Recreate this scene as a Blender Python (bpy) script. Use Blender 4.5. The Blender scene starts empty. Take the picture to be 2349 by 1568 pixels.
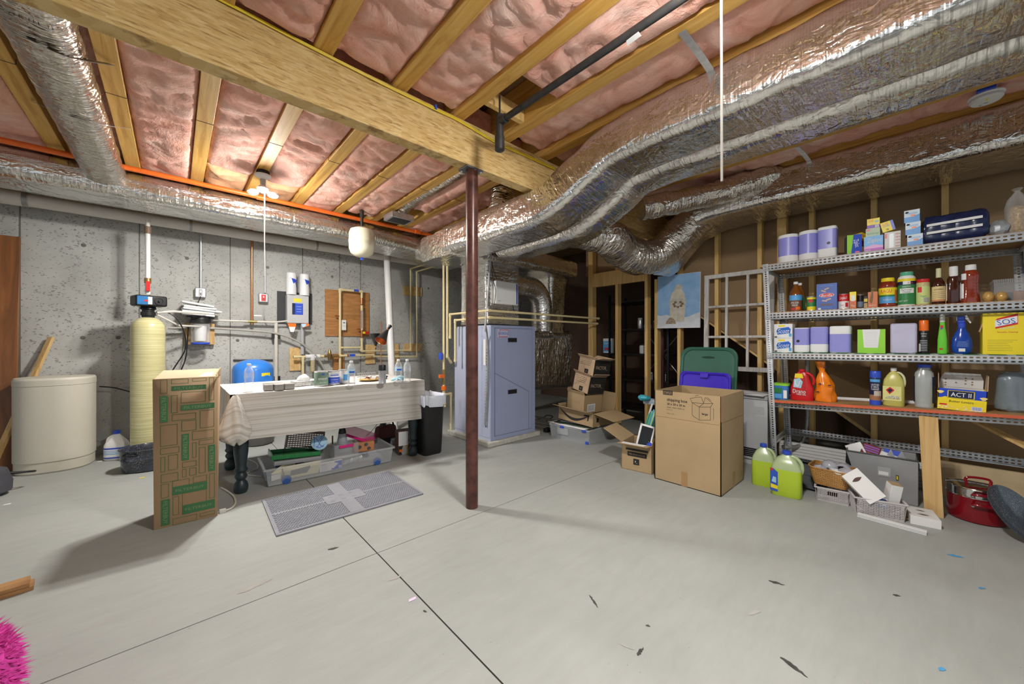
import bpy, bmesh, math, random
from mathutils import Vector as V, Matrix, noise
# ---------------------------------------------------------------- camera, world, exposure
sc = bpy.context.scene
C = sc.collection
YAW = math.radians(47.7)          # the room runs along X (right, far) and Y (left, far)
FPX, CX, CY, CAMH = 851.0, 1174.5, 784.0, 1.13
cam_d = bpy.data.cameras.new('camera')
cam_d.sensor_width = 36.0
cam_d.lens = 36.0 * FPX / 2349.0
cam_d.clip_start = 0.02
cam = bpy.data.objects.new('camera', cam_d)
C.objects.link(cam)
cam.location = (0, 0, CAMH)
cam.rotation_euler = (math.pi / 2, 0, YAW - math.pi / 2)
sc.camera = cam
world = bpy.data.worlds.new('world')
sc.world = world
world.use_nodes = True
world.node_tree.nodes['Background'].inputs[0].default_value = (0.86, 0.94, 1.0, 1)
world.node_tree.nodes['Background'].inputs[1].default_value = 0.75
sc.view_settings.view_transform = 'Standard'
sc.view_settings.look = 'None'
sc.view_settings.gamma = 1
sc.view_settings.exposure = 0.0
sc.view_settings.use_curve_mapping = False
sc.cycles.max_bounces = 6
sc.cycles.diffuse_bounces = 4
sc.cycles.glossy_bounces = 4
sc.cycles.use_adaptive_sampling = True
sc.cycles.adaptive_threshold = 0.03
sc.cycles.transparent_max_bounces = 12
LAMPS = [(0.56, 3.78), (1.20, 0.41)]   # ceiling lamp holders
BULB_WATT = 1700.0
# ---------------------------------------------------------------- helpers
_c, _s = math.cos(YAW), math.sin(YAW)
def ray(x, y):
 u = x - CX
 return (_c * FPX + _s * u, _s * FPX - _c * u, CY - y)
def at(x, y, X=None, Y=None, Z=None):
 """photo position seen on a known plane of the room -> point in the room"""
 r = ray(x, y)
 k = X / r[0] if X is not None else (Y / r[1] if Y is not None else (Z - CAMH) / r[2])
 return V((r[0] * k, r[1] * k, CAMH + r[2] * k))
_M = {}
def mat(name, col, rough=0.6, metal=0.0, var=0.06, vscale=9.0, bump=0.0, bscale=60.0, trans=0.0, alpha=1.0, emit=0.0, spec=0.5, coat=0.0, ior=1.45):
 if name in _M:
  return _M[name]
 m = bpy.data.materials.new(name)
 m.use_nodes = True
 nt = m.node_tree
 b = nt.nodes['Principled BSDF']
 b.inputs['Roughness'].default_value = rough
 b.inputs['Metallic'].default_value = metal
 b.inputs['Specular IOR Level'].default_value = spec
 b.inputs['IOR'].default_value = ior
 b.inputs['Coat Weight'].default_value = coat
 if trans:
  b.inputs['Transmission Weight'].default_value = trans
 if alpha < 1:
  b.inputs['Alpha'].default_value = alpha
 c4 = (*col, 1)
 b.inputs['Base Color'].default_value = c4
 if emit:
  b.inputs['Emission Color'].default_value = c4
  b.inputs['Emission Strength'].default_value = emit
 tc = None
 if var or bump:
  tc = nt.nodes.new('ShaderNodeTexCoord')
 if var:
  n = nt.nodes.new('ShaderNodeTexNoise')
  n.inputs['Scale'].default_value = vscale
  n.inputs['Detail'].default_value = 3
  nt.links.new(tc.outputs['Object'], n.inputs['Vector'])
  r = nt.nodes.new('ShaderNodeValToRGB')
  r.color_ramp.elements[0].position = 0.3
  r.color_ramp.elements[1].position = 0.7
  r.color_ramp.elements[0].color = (*[max(0, v * (1 - var)) for v in col], 1)
  r.color_ramp.elements[1].color = (*[min(1, v * (1 + var)) for v in col], 1)
  nt.links.new(n.outputs['Fac'], r.inputs['Fac'])
  nt.links.new(r.outputs['Color'], b.inputs['Base Color'])
 if bump:
  n2 = nt.nodes.new('ShaderNodeTexNoise')
  n2.inputs['Scale'].default_value = bscale
  n2.inputs['Detail'].default_value = 4
  nt.links.new(tc.outputs['Object'], n2.inputs['Vector'])
  bp = nt.nodes.new('ShaderNodeBump')
  bp.inputs['Strength'].default_value = bump
  bp.inputs['Distance'].default_value = 0.01
  nt.links.new(n2.outputs['Fac'], bp.inputs['Height'])
  nt.links.new(bp.outputs['Normal'], b.inputs['Normal'])
 _M[name] = m
 return m
def nodes_mat(name):
 m = bpy.data.materials.new(name)
 m.use_nodes = True
 _M[name] = m
 nt = m.node_tree
 def N(t, **kw):
  n = nt.nodes.new(t)
  for k, v in kw.items():
   if k in n.inputs:
    n.inputs[k].default_value = v
   else:
    setattr(n, k, v)
  return n
 def L(a, b):
  nt.links.new(a, b)
 def ramp(src, stops):
  r = N('ShaderNodeValToRGB')
  els = r.color_ramp.elements
  while len(els) < len(stops):
   els.new(0.5)
  for e, (p, c) in zip(els, stops):
   e.position = p
   e.color = (*c, 1) if len(c) == 3 else c
  L(src, r.inputs['Fac'])
  return r
 def coords(kind='Object', scale=(1, 1, 1), rot=(0, 0, 0)):
  t = N('ShaderNodeTexCoord')
  mp = N('ShaderNodeMapping')
  mp.inputs['Scale'].default_value = scale
  mp.inputs['Rotation'].default_value = rot
  L(t.outputs[kind], mp.inputs['Vector'])
  return mp.outputs['Vector']
 def mix(f, a, b, mode='MIX'):
  x = N('ShaderNodeMix', data_type='RGBA', blend_type=mode)
  for sock, val in ((x.inputs[0], f), (x.inputs[6], a), (x.inputs[7], b)):
   if hasattr(val, 'is_linked'):
    L(val, sock)
   else:
    sock.default_value = val if not isinstance(val, tuple) else (*val, 1)
  return x.outputs[2]
 return m, nt, nt.nodes['Principled BSDF'], N, L, ramp, coords, mix
def bump(N, L, b, src, strength, dist=0.01, chain=None):
 bp = N('ShaderNodeBump')
 bp.inputs['Strength'].default_value = strength
 bp.inputs['Distance'].default_value = dist
 L(src, bp.inputs['Height'])
 if chain:
  L(chain, bp.inputs['Normal'])
 L(bp.outputs['Normal'], b.inputs['Normal'])
 return bp.outputs['Normal']
_T = {}
def glyphs(s):
 """outline mesh of a string, 1 unit high caps, cached"""
 if s in _T:
  return _T[s]
 cu = bpy.data.curves.new('t', 'FONT')
 cu.body = s
 cu.size = 1.38
 cu.resolution_u = 2
 ob = bpy.data.objects.new('t', cu)
 C.objects.link(ob)
 me = bpy.data.meshes.new_from_object(ob)
 vs = [tuple(v.co) for v in me.vertices]
 fs = [tuple(p.vertices) for p in me.polygons]
 bpy.data.objects.remove(ob)
 bpy.data.curves.remove(cu)
 bpy.data.meshes.remove(me)
 xs = [v[0] for v in vs] or [0]
 x0, x1 = min(xs), max(xs)
 vs = [(v[0] - x0, v[1]) for v in vs]
 _T[s] = (vs, fs, x1 - x0)
 return _T[s]
class MB:
 """collects geometry for ONE mesh"""
 def __init__(self):
  self.v, self.f, self.m, self.uv = [], [], [], {}
  self.mats = []
  self.T = Matrix()
 def mi(self, m):
  if m not in self.mats:
   self.mats.append(m)
  return self.mats.index(m)
 def add(self, vs, fs, m, uvs=None):
  o = len(self.v)
  T = self.T
  self.v += [tuple(T @ V(p)) for p in vs]
  i = self.mi(m)
  for k, f in enumerate(fs):
   if uvs:
    self.uv[len(self.f)] = [uvs[a] for a in f]
   self.f.append([a + o for a in f])
   self.m.append(i)
  return self
 def box(self, x0, x1, y0, y1, z0, z1, m, taper=0.0):
  t = taper
  vs = [(x0, y0, z0), (x1, y0, z0), (x1, y1, z0), (x0, y1, z0), (x0 + t, y0 + t, z1), (x1 - t, y0 + t, z1), (x1 - t, y1 - t, z1), (x0 + t, y1 - t, z1)]
  return self.add(vs, [(3, 2, 1, 0), (4, 5, 6, 7), (0, 1, 5, 4), (1, 2, 6, 5), (2, 3, 7, 6), (3, 0, 4, 7)], m)
 def quad(self, a, b, c, d, m):
  return self.add([a, b, c, d], [(0, 1, 2, 3)], m)
 def slab(self, pts, th, m):
  """thin plate from a planar polygon, thickness along its normal"""
  P = [V(p) for p in pts]
  n = (P[1] - P[0]).cross(P[2] - P[0]).normalized() * th
  k = len(P)
  vs = P + [p + n for p in P]
  fs = [tuple(range(k))[::-1], tuple(range(k, 2 * k))] + [(i, (i + 1) % k, (i + 1) % k + k, i + k) for i in range(k)]
  return self.add(vs, fs, m)
 def prism(self, poly, a, b, m, axis='y'):
  """2D polygon extruded; axis y: poly in xz; z: poly in xy; x: poly in yz"""
  k = len(poly)
  f3 = {'y': lambda p, t: (p[0], t, p[1]), 'z': lambda p, t: (p[0], p[1], t), 'x': lambda p, t: (t, p[0], p[1])}[axis]
  vs = [f3(p, a) for p in poly] + [f3(p, b) for p in poly]
  fs = [tuple(range(k)), tuple(range(k, 2 * k))[::-1]] + [((i + 1) % k, i, i + k, (i + 1) % k + k) for i in range(k)]
  return self.add(vs, fs, m)
 def lathe(self, prof, m, n=24, cx=0, cy=0, sx=1, sy=1, p=2.0, caps=True, a0=0, a1=360):
  """profile [(r,z)], p = superellipse power"""
  vs, fs = [], []
  full = abs(a1 - a0 - 360) < 1e-6
  cols = n if full else n + 1
  for r, z in prof:
   for i in range(cols):
    a = math.radians(a0 + (a1 - a0) * i / n)
    ca, sa = math.cos(a), math.sin(a)
    if p != 2:
     ca = math.copysign(abs(ca) ** (2 / p), ca)
     sa = math.copysign(abs(sa) ** (2 / p), sa)
    vs.append((cx + r * sx * ca, cy + r * sy * sa, z))
  for j in range(len(prof) - 1):
   for i in range(n):
    i2 = (i + 1) % cols
    fs.append((j * cols + i, j * cols + i2, (j + 1) * cols + i2, (j + 1) * cols + i))
  if caps and full:
   if prof[0][0] > 1e-5:
    fs.append(tuple(range(cols))[::-1])
   if prof[-1][0] > 1e-5:
    k = (len(prof) - 1) * cols
    fs.append(tuple(range(k, k + cols)))
  return self.add(vs, fs, m)
 def tube(self, pts, r, m, n=10, smooth=0, close=True, ref=None):
  pts = [V(p) for p in pts]
  if smooth:
   pts, r = crom(pts, smooth, r)
  rs = r if isinstance(r, (list, tuple)) else [r] * len(pts)
  sec = [(math.cos(2 * math.pi * i / n), math.sin(2 * math.pi * i / n)) for i in range(n)]
  return self.sweep(pts, sec, m, rs, close, ref)
 def sweep(self, pts, sec, m, rs=None, close=True, ref=None, wob=0.0, wsc=6.0, seed=0.0):
  pts = [V(p) for p in pts]
  rs = rs or [1.0] * len(pts)
  k = len(sec)
  n = len(pts)
  tans = []
  for i in range(n):
   a = pts[max(0, i - 1)]
   b = pts[min(n - 1, i + 1)]
   t = (b - a)
   tans.append(t.normalized() if t.length > 1e-9 else V((0, 0, 1)))
  up = V(ref) if ref else V((0, 0, 1))
  if abs(tans[0].dot(up)) > 0.95:
   up = V((0, 1, 0))
  side = tans[0].cross(up).normalized()
  vs, uvs = [], []
  acc = [0]
  for a, b in zip(sec, sec[1:] + sec[:1]):
   acc.append(acc[-1] + math.dist(a, b))
  d = 0.0
  for i in range(n):
   if i:
    d += (pts[i] - pts[i - 1]).length
   t = tans[i]
   side = (side - t * side.dot(t)).normalized()
   u2 = side.cross(t).normalized()
   for j, (a, b) in enumerate(sec):
    o = side * (a * rs[i]) + u2 * (b * rs[i])
    q = pts[i] + o
    if wob:
     w = noise.noise((q + V((seed, seed, 0))) * wsc) + 0.5 * noise.noise((q + V((seed, 3, 1))) * wsc * 2.7)
     q = q + o.normalized() * (w * wob)
    vs.append(q)
    uvs.append((acc[j] * rs[i], d))
  fs = []
  for i in range(n - 1):
   for j in range(k):
    j2 = (j + 1) % k
    fs.append((i * k + j, i * k + j2, (i + 1) * k + j2, (i + 1) * k + j))
  if close:
   fs.append(tuple(range(k))[::-1])
   fs.append(tuple(range((n - 1) * k, n * k)))
  fs = [f[::-1] for f in fs]
  return self.add(vs, fs, m, uvs)
 def sphere(self, c, r, m, n=12, sz=1.0):
  prof = [(r * math.sin(math.pi * i / (n // 2 + 2)), c[2] - r * sz * math.cos(math.pi * i / (n // 2 + 2))) for i in range(n // 2 + 3)]
  prof[0] = (1e-6, prof[0][1])
  prof[-1] = (1e-6, prof[-1][1])
  return self.lathe(prof, m, n, c[0], c[1])
 def text(self, s, x, z, h, m, y=0.0, w=None, wrap=None, rot=0, align='c', shear=0.0, face='-y', weight=0.0):
  """flat lettering facing -y, cap height h; w = squeeze to width; wrap = radius of the cylinder it lies on"""
  vs, fs, wd = glyphs(s)
  if not fs:
   return self
  sx = h if w is None else w / wd
  W = wd * sx
  ox = {'c': -W / 2, 'l': 0, 'r': -W}[align]
  out = []
  cr, sr = math.cos(math.radians(rot)), math.sin(math.radians(rot))
  for a, b in vs:
   px, pz = ox + a * sx + shear * b * h, b * h - h / 2
   px, pz = px * cr - pz * sr, px * sr + pz * cr
   px += x
   pz += z
   if wrap:
    an = px / wrap
    out.append((wrap * math.sin(an), -wrap * math.cos(an), pz))
   elif face == 'x+':
    out.append((y, px, pz))
   elif face == 'z+':
    out.append((px, pz, y))
   else:
    out.append((px, y, pz))
  return self.add(out, fs, m)
 def grid(self, fn, nu, nv, m, uvs=None):
  vs = [fn(i / nu, j / nv) for j in range(nv + 1) for i in range(nu + 1)]
  uu = [uvs(i / nu, j / nv) for j in range(nv + 1) for i in range(nu + 1)] if uvs else None
  return self.add(vs, [(j * (nu + 1) + i, j * (nu + 1) + i + 1, (j + 1) * (nu + 1) + i + 1, (j + 1) * (nu + 1) + i) for j in range(nv) for i in range(nu)], m, uu)
 def band(self, r, z0, z1, m, a0=-180, a1=180, n=24):
  """curved label round a jar, angle 0 faces -y"""
  vs = []
  for z in (z0, z1):
   for i in range(n + 1):
    a = math.radians(a0 + (a1 - a0) * i / n)
    vs.append((r * math.sin(a), -r * math.cos(a), z))
  fs = [(i, i + 1, i + n + 2, i + n + 1) for i in range(n)]
  return self.add(vs, fs, m)
 def rect(self, x0, x1, z0, z1, m, y=0.0):
  return self.add([(x0, y, z0), (x1, y, z0), (x1, y, z1), (x0, y, z1)], [(0, 1, 2, 3)], m)
 def build(self, name, parent=None, bev=0.0, angle=35, solid=0.0, sub=0, label=None):
  me = bpy.data.meshes.new(name)
  me.from_pydata(self.v, [], self.f)
  for m in self.mats:
   me.materials.append(m)
  me.polygons.foreach_set('material_index', self.m)
  if self.uv:
   ul = me.uv_layers.new(name='UVMap')
   for p in me.polygons:
    if p.index in self.uv:
     for li, q in zip(p.loop_indices, self.uv[p.index]):
      ul.data[li].uv = q
  me.polygons.foreach_set('use_smooth', [True] * len(me.polygons))
  me.set_sharp_from_angle(angle=math.radians(angle))
  me.update()
  o = bpy.data.objects.new(name, me)
  C.objects.link(o)
  if parent:
   o.parent = parent
  if solid:
   md = o.modifiers.new('s', 'SOLIDIFY')
   md.thickness = solid
   md.offset = 0
  if bev:
   md = o.modifiers.new('b', 'BEVEL')
   md.width = bev
   md.segments = 2
   md.limit_method = 'ANGLE'
   md.angle_limit = math.radians(40)
  if sub:
   md = o.modifiers.new('u', 'SUBSURF')
   md.levels = sub
   md.render_levels = sub
  if label:
   o['label'] = label
  return o
def crom(pts, k, r):
 rs = list(r) if isinstance(r, (list, tuple)) else [r] * len(pts)
 out, ro = [], []
 n = len(pts)
 for i in range(n - 1):
  p0, p1, p2, p3 = pts[max(0, i - 1)], pts[i], pts[i + 1], pts[min(n - 1, i + 2)]
  for j in range(k):
   t = j / k
   out.append(0.5 * ((2 * p1) + (p2 - p0) * t + (2 * p0 - 5 * p1 + 4 * p2 - p3) * t * t + (3 * p1 - p0 - 3 * p2 + p3) * t ** 3))
   ro.append(rs[i] * (1 - t) + rs[i + 1] * t)
 out.append(pts[-1])
 ro.append(rs[-1])
 return out, ro
def thing(name, label, cat, loc=(0, 0, 0), rz=0.0, group=None, rot=None):
 o = bpy.data.objects.new(name, None)
 o.empty_display_size = 0.1
 C.objects.link(o)
 o.location = loc
 o.rotation_euler = rot or (0, 0, rz)
 return tag(o, label, cat, group)
def tag(o, label, cat, group=None, loc=None, rz=None, kind=None):
 o['label'] = label
 o['category'] = cat
 if group:
  o['group'] = group
 if loc is not None:
  o.location = loc
 if rz is not None:
  o.rotation_euler = (0, 0, rz)
 if kind:
  o['kind'] = kind
 return o
def struct(name, mb, label=None, **kw):
 o = mb.build(name, **kw)
 o['kind'] = 'structure'
 if label:
  o['label'] = label
 return o
def dup(root, label, loc, rz=None, group=None, rot=None, scale=None):
 r = root.copy()
 C.objects.link(r)
 r.location = loc
 if rz is not None:
  r.rotation_euler = (0, 0, rz)
 if rot is not None:
  r.rotation_euler = rot
 if scale:
  r.scale = scale
 r['label'] = label
 if group:
  r['group'] = group
 for ch in list(root.children):
  c = ch.copy()
  C.objects.link(c)
  c.parent = r
  for g in list(ch.children):
   d = g.copy()
   C.objects.link(d)
   d.parent = c
 return r
def rrect(w, h, r, n=5):
 """rounded rectangle section, centred"""
 out = []
 for cx, cy, a in ((w / 2 - r, h / 2 - r, 0), (-w / 2 + r, h / 2 - r, 90), (-w / 2 + r, -h / 2 + r, 180), (w / 2 - r, -h / 2 + r, 270)):
  for i in range(n + 1):
   t = math.radians(a + 90 * i / n)
   out.append((cx + r * math.cos(t), cy + r * math.sin(t)))
 return out
def densify(sec, step):
 out = []
 for a, b in zip(sec, sec[1:] + sec[:1]):
  k = max(1, int(math.dist(a, b) / step))
  for i in range(k):
   out.append((a[0] + (b[0] - a[0]) * i / k, a[1] + (b[1] - a[1]) * i / k))
 return out
R90 = -math.pi / 2      # for things on the right-hand side: their front looks towards -X
# ---------------------------------------------------------------- materials
def make_floor_mat():
 m, nt, b, N, L, ramp, coords, mix = nodes_mat('floor_concrete')
 co = coords('Object')
 n1 = N('ShaderNodeTexNoise', Scale=1.1, Detail=6, Roughness=0.6)
 L(co, n1.inputs['Vector'])
 base = ramp(n1.outputs['Fac'], [(0.3, (0.305, 0.318, 0.295)), (0.55, (0.343, 0.355, 0.332)), (0.75, (0.385, 0.395, 0.367))])
 # long trowel streaks
 c2 = coords('Object', (1.2, 6, 1), (0, 0, 0.5))
 n2 = N('ShaderNodeTexNoise', Scale=3, Detail=7, Roughness=0.7)
 L(c2, n2.inputs['Vector'])
 st = ramp(n2.outputs['Fac'], [(0.35, (0.95, 0.95, 0.945)), (0.62, (1.02, 1.02, 1.02))])
 col = mix(1.0, base.outputs[0], st.outputs[0], 'MULTIPLY')
 # small dark specks
 vo = N('ShaderNodeTexVoronoi', Scale=26)
 L(co, vo.inputs['Vector'])
 sp = ramp(vo.outputs['Distance'], [(0.035, (0.45, 0.43, 0.4)), (0.06, (1, 1, 1))])
 nm = N('ShaderNodeTexNoise', Scale=4, Detail=2)
 L(co, nm.inputs['Vector'])
 mk = ramp(nm.outputs['Fac'], [(0.55, (0, 0, 0)), (0.66, (1, 1, 1))])
 col = mix(mk.outputs[0], col, mix(1.0, col, sp.outputs[0], 'MULTIPLY'))
 L(col, b.inputs['Base Color'])
 b.inputs['Roughness'].default_value = 0.62
 b.inputs['Specular IOR Level'].default_value = 0.35
 bump(N, L, b, n2.outputs['Fac'], 0.05, 0.01)
 return m
def make_wall_mat():
 m, nt, b, N, L, ramp, coords, mix = nodes_mat('wall_concrete')
 co = coords('Object')
 n1 = N('ShaderNodeTexNoise', Scale=1.6, Detail=7, Roughness=0.65)
 L(co, n1.inputs['Vector'])
 base = ramp(n1.outputs['Fac'], [(0.3, (0.33, 0.33, 0.305)), (0.5, (0.43, 0.43, 0.40)), (0.72, (0.52, 0.52, 0.49))])
 # little air holes and flecks, stretched sideways
 c2 = coords('Object', (1, 1, 1.9), (0, 0.5, 0))
 vo = N('ShaderNodeTexVoronoi', Scale=40, Randomness=1.0)
 L(c2, vo.inputs['Vector'])
 n3 = N('ShaderNodeTexNoise', Scale=2.6, Detail=3)
 L(co, n3.inputs['Vector'])
 th = N('ShaderNodeMath', operation='MULTIPLY')
 L(n3.outputs['Fac'], th.inputs[0])
 th.inputs[1].default_value = 0.62
 lt = N('ShaderNodeMath', operation='LESS_THAN')
 L(vo.outputs['Distance'], lt.inputs[0])
 L(th.outputs[0], lt.inputs[1])
 n4 = N('ShaderNodeTexNoise', Scale=22, Detail=2)
 L(co, n4.inputs['Vector'])
 k4 = ramp(n4.outputs['Fac'], [(0.47, (0, 0, 0)), (0.54, (1, 1, 1))])
 fm = N('ShaderNodeMath', operation='MULTIPLY')
 L(lt.outputs[0], fm.inputs[0])
 L(k4.outputs[0], fm.inputs[1])
 col = mix(fm.outputs[0], base.outputs[0], (0.22, 0.215, 0.195))
 L(col, b.inputs['Base Color'])
 b.inputs['Roughness'].default_value = 0.85
 bump(N, L, b, n1.outputs['Fac'], 0.25, 0.02)
 return m
def make_foil(name='foil_wrap', tint=(0.80, 0.78, 0.74), ribs=False):
 m, nt, b, N, L, ramp, coords, mix = nodes_mat(name)
 uv = coords('UV')
 ob = coords('Object')
 b.inputs['Metallic'].default_value = 0.96
 nz = N('ShaderNodeTexNoise', Scale=3.5, Detail=5, Roughness=0.6)
 L(ob, nz.inputs['Vector'])
 cc = ramp(nz.outputs['Fac'], [(0.3, tuple(v * 0.82 for v in tint)), (0.7, tint)])
 # scrim threads: fine square net in the facing
 br = N('ShaderNodeTexBrick')
 br.offset = 0
 br.inputs['Scale'].default_value = 1
 br.inputs['Brick Width'].default_value = 0.016
 br.inputs['Row Height'].default_value = 0.011
 br.inputs['Mortar Size'].default_value = 0.0011
 br.inputs['Mortar Smooth'].default_value = 0.6
 br.inputs['Color1'].default_value = (0, 0, 0, 1)
 br.inputs['Color2'].default_value = (0, 0, 0, 1)
 br.inputs['Mortar'].default_value = (1, 1, 1, 1)
 L(uv, br.inputs['Vector'])
 col = mix(0.5, cc.outputs[0], mix(br.outputs['Color'], cc.outputs[0], (0.95, 0.95, 0.92)))
 L(col, b.inputs['Base Color'])
 rr = ramp(nz.outputs['Fac'], [(0.3, (0.08,) * 3), (0.7, (0.19,) * 3)])
 L(rr.outputs[0], b.inputs['Roughness'])
 # crumples: crossing creases
 w1 = N('ShaderNodeTexNoise', Scale=1.0, Detail=2.5, Roughness=0.55, Distortion=0.9)
 L(coords('Object', (9, 9, 16)), w1.inputs['Vector'])
 w2 = N('ShaderNodeTexVoronoi', Scale=15, feature='DISTANCE_TO_EDGE')
 wv = N('ShaderNodeVectorMath', operation='ADD')
 wn = N('ShaderNodeTexNoise', Scale=7, Detail=2)
 L(ob, wn.inputs['Vector'])
 ws = N('ShaderNodeVectorMath', operation='SCALE')
 ws.inputs['Scale'].default_value = 0.22
 L(wn.outputs['Color'], ws.inputs[0])
 L(ob, wv.inputs[0])
 L(ws.outputs[0], wv.inputs[1])
 L(wv.outputs[0], w2.inputs['Vector'])
 s = N('ShaderNodeMath', operation='MULTIPLY_ADD')
 L(w2.outputs['Distance'], s.inputs[0])
 s.inputs[1].default_value = 0.12
 w3 = N('ShaderNodeTexNoise', Scale=1.0, Detail=2, Roughness=0.5, Distortion=0.6)
 L(coords('UV', (5, 34, 1) if not ribs else (9, 45, 1)), w3.inputs['Vector'])
 w4 = N('ShaderNodeMath', operation='MULTIPLY_ADD')
 L(w3.outputs['Fac'], w4.inputs[0])
 w4.inputs[1].default_value = 0.55 if not ribs else 1.0
 w7 = N('ShaderNodeMath', operation='MULTIPLY')
 L(w1.outputs['Fac'], w7.inputs[0])
 w7.inputs[1].default_value = 0.75 if not ribs else 1.0
 L(w7.outputs[0], w4.inputs[2])
 w5 = N('ShaderNodeTexVoronoi', Scale=34)
 L(wv.outputs[0], w5.inputs['Vector'])
 w6 = N('ShaderNodeMath', operation='MULTIPLY_ADD')
 L(w5.outputs['Distance'], w6.inputs[0])
 w6.inputs[1].default_value = 0.08
 L(w4.outputs[0], w6.inputs[2])
 L(w6.outputs[0], s.inputs[2])
 c1 = bump(N, L, b, s.outputs[0], 0.55 if not ribs else 0.7, 0.025)
 bump(N, L, b, br.outputs['Color'], 0.10, 0.003, c1)
 return m
def make_insul():
 m, nt, b, N, L, ramp, coords, mix = nodes_mat('pink_fibreglass')
 co = coords('Object')
 n1 = N('ShaderNodeTexNoise', Scale=3.2, Detail=7, Roughness=0.68, Distortion=1.2)
 L(co, n1.inputs['Vector'])
 c = ramp(n1.outputs['Fac'], [(0.26, (0.55, 0.22, 0.16)), (0.42, (0.75, 0.39, 0.30)), (0.55, (0.82, 0.49, 0.40)), (0.74, (0.90, 0.68, 0.58))])
 n5 = N('ShaderNodeTexNoise', Scale=0.9, Detail=2)
 L(co, n5.inputs['Vector'])
 k5 = ramp(n5.outputs['Fac'], [(0.55, (0, 0, 0)), (0.75, (0.6, 0.6, 0.6))])
 col = mix(k5.outputs[0], c.outputs[0], (0.72, 0.44, 0.26))
 L(col, b.inputs['Base Color'])
 b.inputs['Roughness'].default_value = 0.95
 b.inputs['Specular IOR Level'].default_value = 0.1
 n2 = N('ShaderNodeTexNoise', Scale=34, Detail=6, Roughness=0.7, Distortion=1.0)
 L(coords('Object', (1, 0.45, 1)), n2.inputs['Vector'])
 c1 = bump(N, L, b, n1.outputs['Fac'], 0.5, 0.05)
 bump(N, L, b, n2.outputs['Fac'], 0.5, 0.01, c1)
 return m
def make_wood(name, c0, c1, c2, scale=(22, 1.3, 22), rough=0.6, knots=True):
 m, nt, b, N, L, ramp, coords, mix = nodes_mat(name)
 co = coords('Object', scale)
 n1 = N('ShaderNodeTexNoise', Scale=1.0, Detail=6, Roughness=0.6, Distortion=1.3)
 L(co, n1.inputs['Vector'])
 c = ramp(n1.outputs['Fac'], [(0.32, c0), (0.5, c1), (0.68, c2)])
 col = c.outputs[0]
 if knots:
  vo = N('ShaderNodeTexVoronoi', Scale=3.1)
  L(coords('Object'), vo.inputs['Vector'])
  k = ramp(vo.outputs['Distance'], [(0.03, (1, 1, 1)), (0.055, (0, 0, 0))])
  col = mix(k.outputs[0], col, tuple(v * 0.4 for v in c0))
 L(col, b.inputs['Base Color'])
 b.inputs['Roughness'].default_value = rough
 bump(N, L, b, n1.outputs['Fac'], 0.15, 0.005)
 return m
def make_osb():
 m, nt, b, N, L, ramp, coords, mix = nodes_mat('strand_board')
 nz = N('ShaderNodeTexNoise', Scale=5, Detail=3)
 L(coords('Object'), nz.inputs['Vector'])
 outs = []
 for sc_, ro in (((9, 9, 64), (0, 0.18, 0)), ((13, 13, 56), (0, -0.4, 0))):
  vo = N('ShaderNodeTexVoronoi', Scale=1.6, Randomness=1)
  L(coords('Object', sc_, ro), vo.inputs['Vector'])
  outs.append(ramp(vo.outputs['Color'], [(0.1, (0.55, 0.35, 0.12)), (0.4, (0.63, 0.43, 0.16)), (0.8, (0.72, 0.53, 0.24))]).outputs[0])
 f = ramp(nz.outputs['Fac'], [(0.42, (0, 0, 0)), (0.56, (1, 1, 1))])
 col = mix(f.outputs[0], outs[0], outs[1])
 st = N('ShaderNodeTexNoise', Scale=1.0, Detail=6, Roughness=0.7)
 L(coords('Object', (8, 8, 90)), st.inputs['Vector'])
 dk = ramp(st.outputs['Fac'], [(0.36, (0.40, 0.28, 0.16)), (0.47, (1, 1, 1))])
 col = mix(0.75, col, mix(1.0, col, dk.outputs[0], 'MULTIPLY'))
 L(col, b.inputs['Base Color'])
 b.inputs['Roughness'].default_value = 0.7
 bump(N, L, b, st.outputs['Fac'], 0.3, 0.01)
 return m
def make_speckle(name, base, dot, scale=90, thr=0.2):
 m, nt, b, N, L, ramp, coords, mix = nodes_mat(name)
 vo = N('ShaderNodeTexVoronoi', Scale=scale)
 L(coords('Object'), vo.inputs['Vector'])
 n = N('ShaderNodeTexNoise', Scale=12)
 L(coords('Object'), n.inputs['Vector'])
 th = N('ShaderNodeMath', operation='MULTIPLY')
 L(n.outputs['Fac'], th.inputs[0])
 th.inputs[1].default_value = thr * 2
 lt = N('ShaderNodeMath', operation='LESS_THAN')
 L(vo.outputs['Distance'], lt.inputs[0])
 L(th.outputs[0], lt.inputs[1])
 L(mix(lt.outputs[0], base, dot), b.inputs['Base Color'])
 b.inputs['Roughness'].default_value = 0.22
 b.inputs['Coat Weight'].default_value = 0.4
 return m
def make_cloth():
 m, nt, b, N, L, ramp, coords, mix = nodes_mat('striped_cloth')
 n = N('ShaderNodeTexNoise', Scale=1.0, Detail=5, Roughness=0.75)
 L(coords('UV', (0.35, 38, 1)), n.inputs['Vector'])
 c = ramp(n.outputs['Fac'], [(0.36, (0.40, 0.365, 0.31)), (0.5, (0.60, 0.57, 0.52)), (0.62, (0.68, 0.65, 0.61))])
 L(c.outputs[0], b.inputs['Base Color'])
 b.inputs['Roughness'].default_value = 0.9
 b.inputs['Specular IOR Level'].default_value = 0.15
 n2 = N('ShaderNodeTexNoise', Scale=7, Detail=3)
 L(coords('Object'), n2.inputs['Vector'])
 bump(N, L, b, n2.outputs['Fac'], 0.35, 0.015)
 return m
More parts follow.
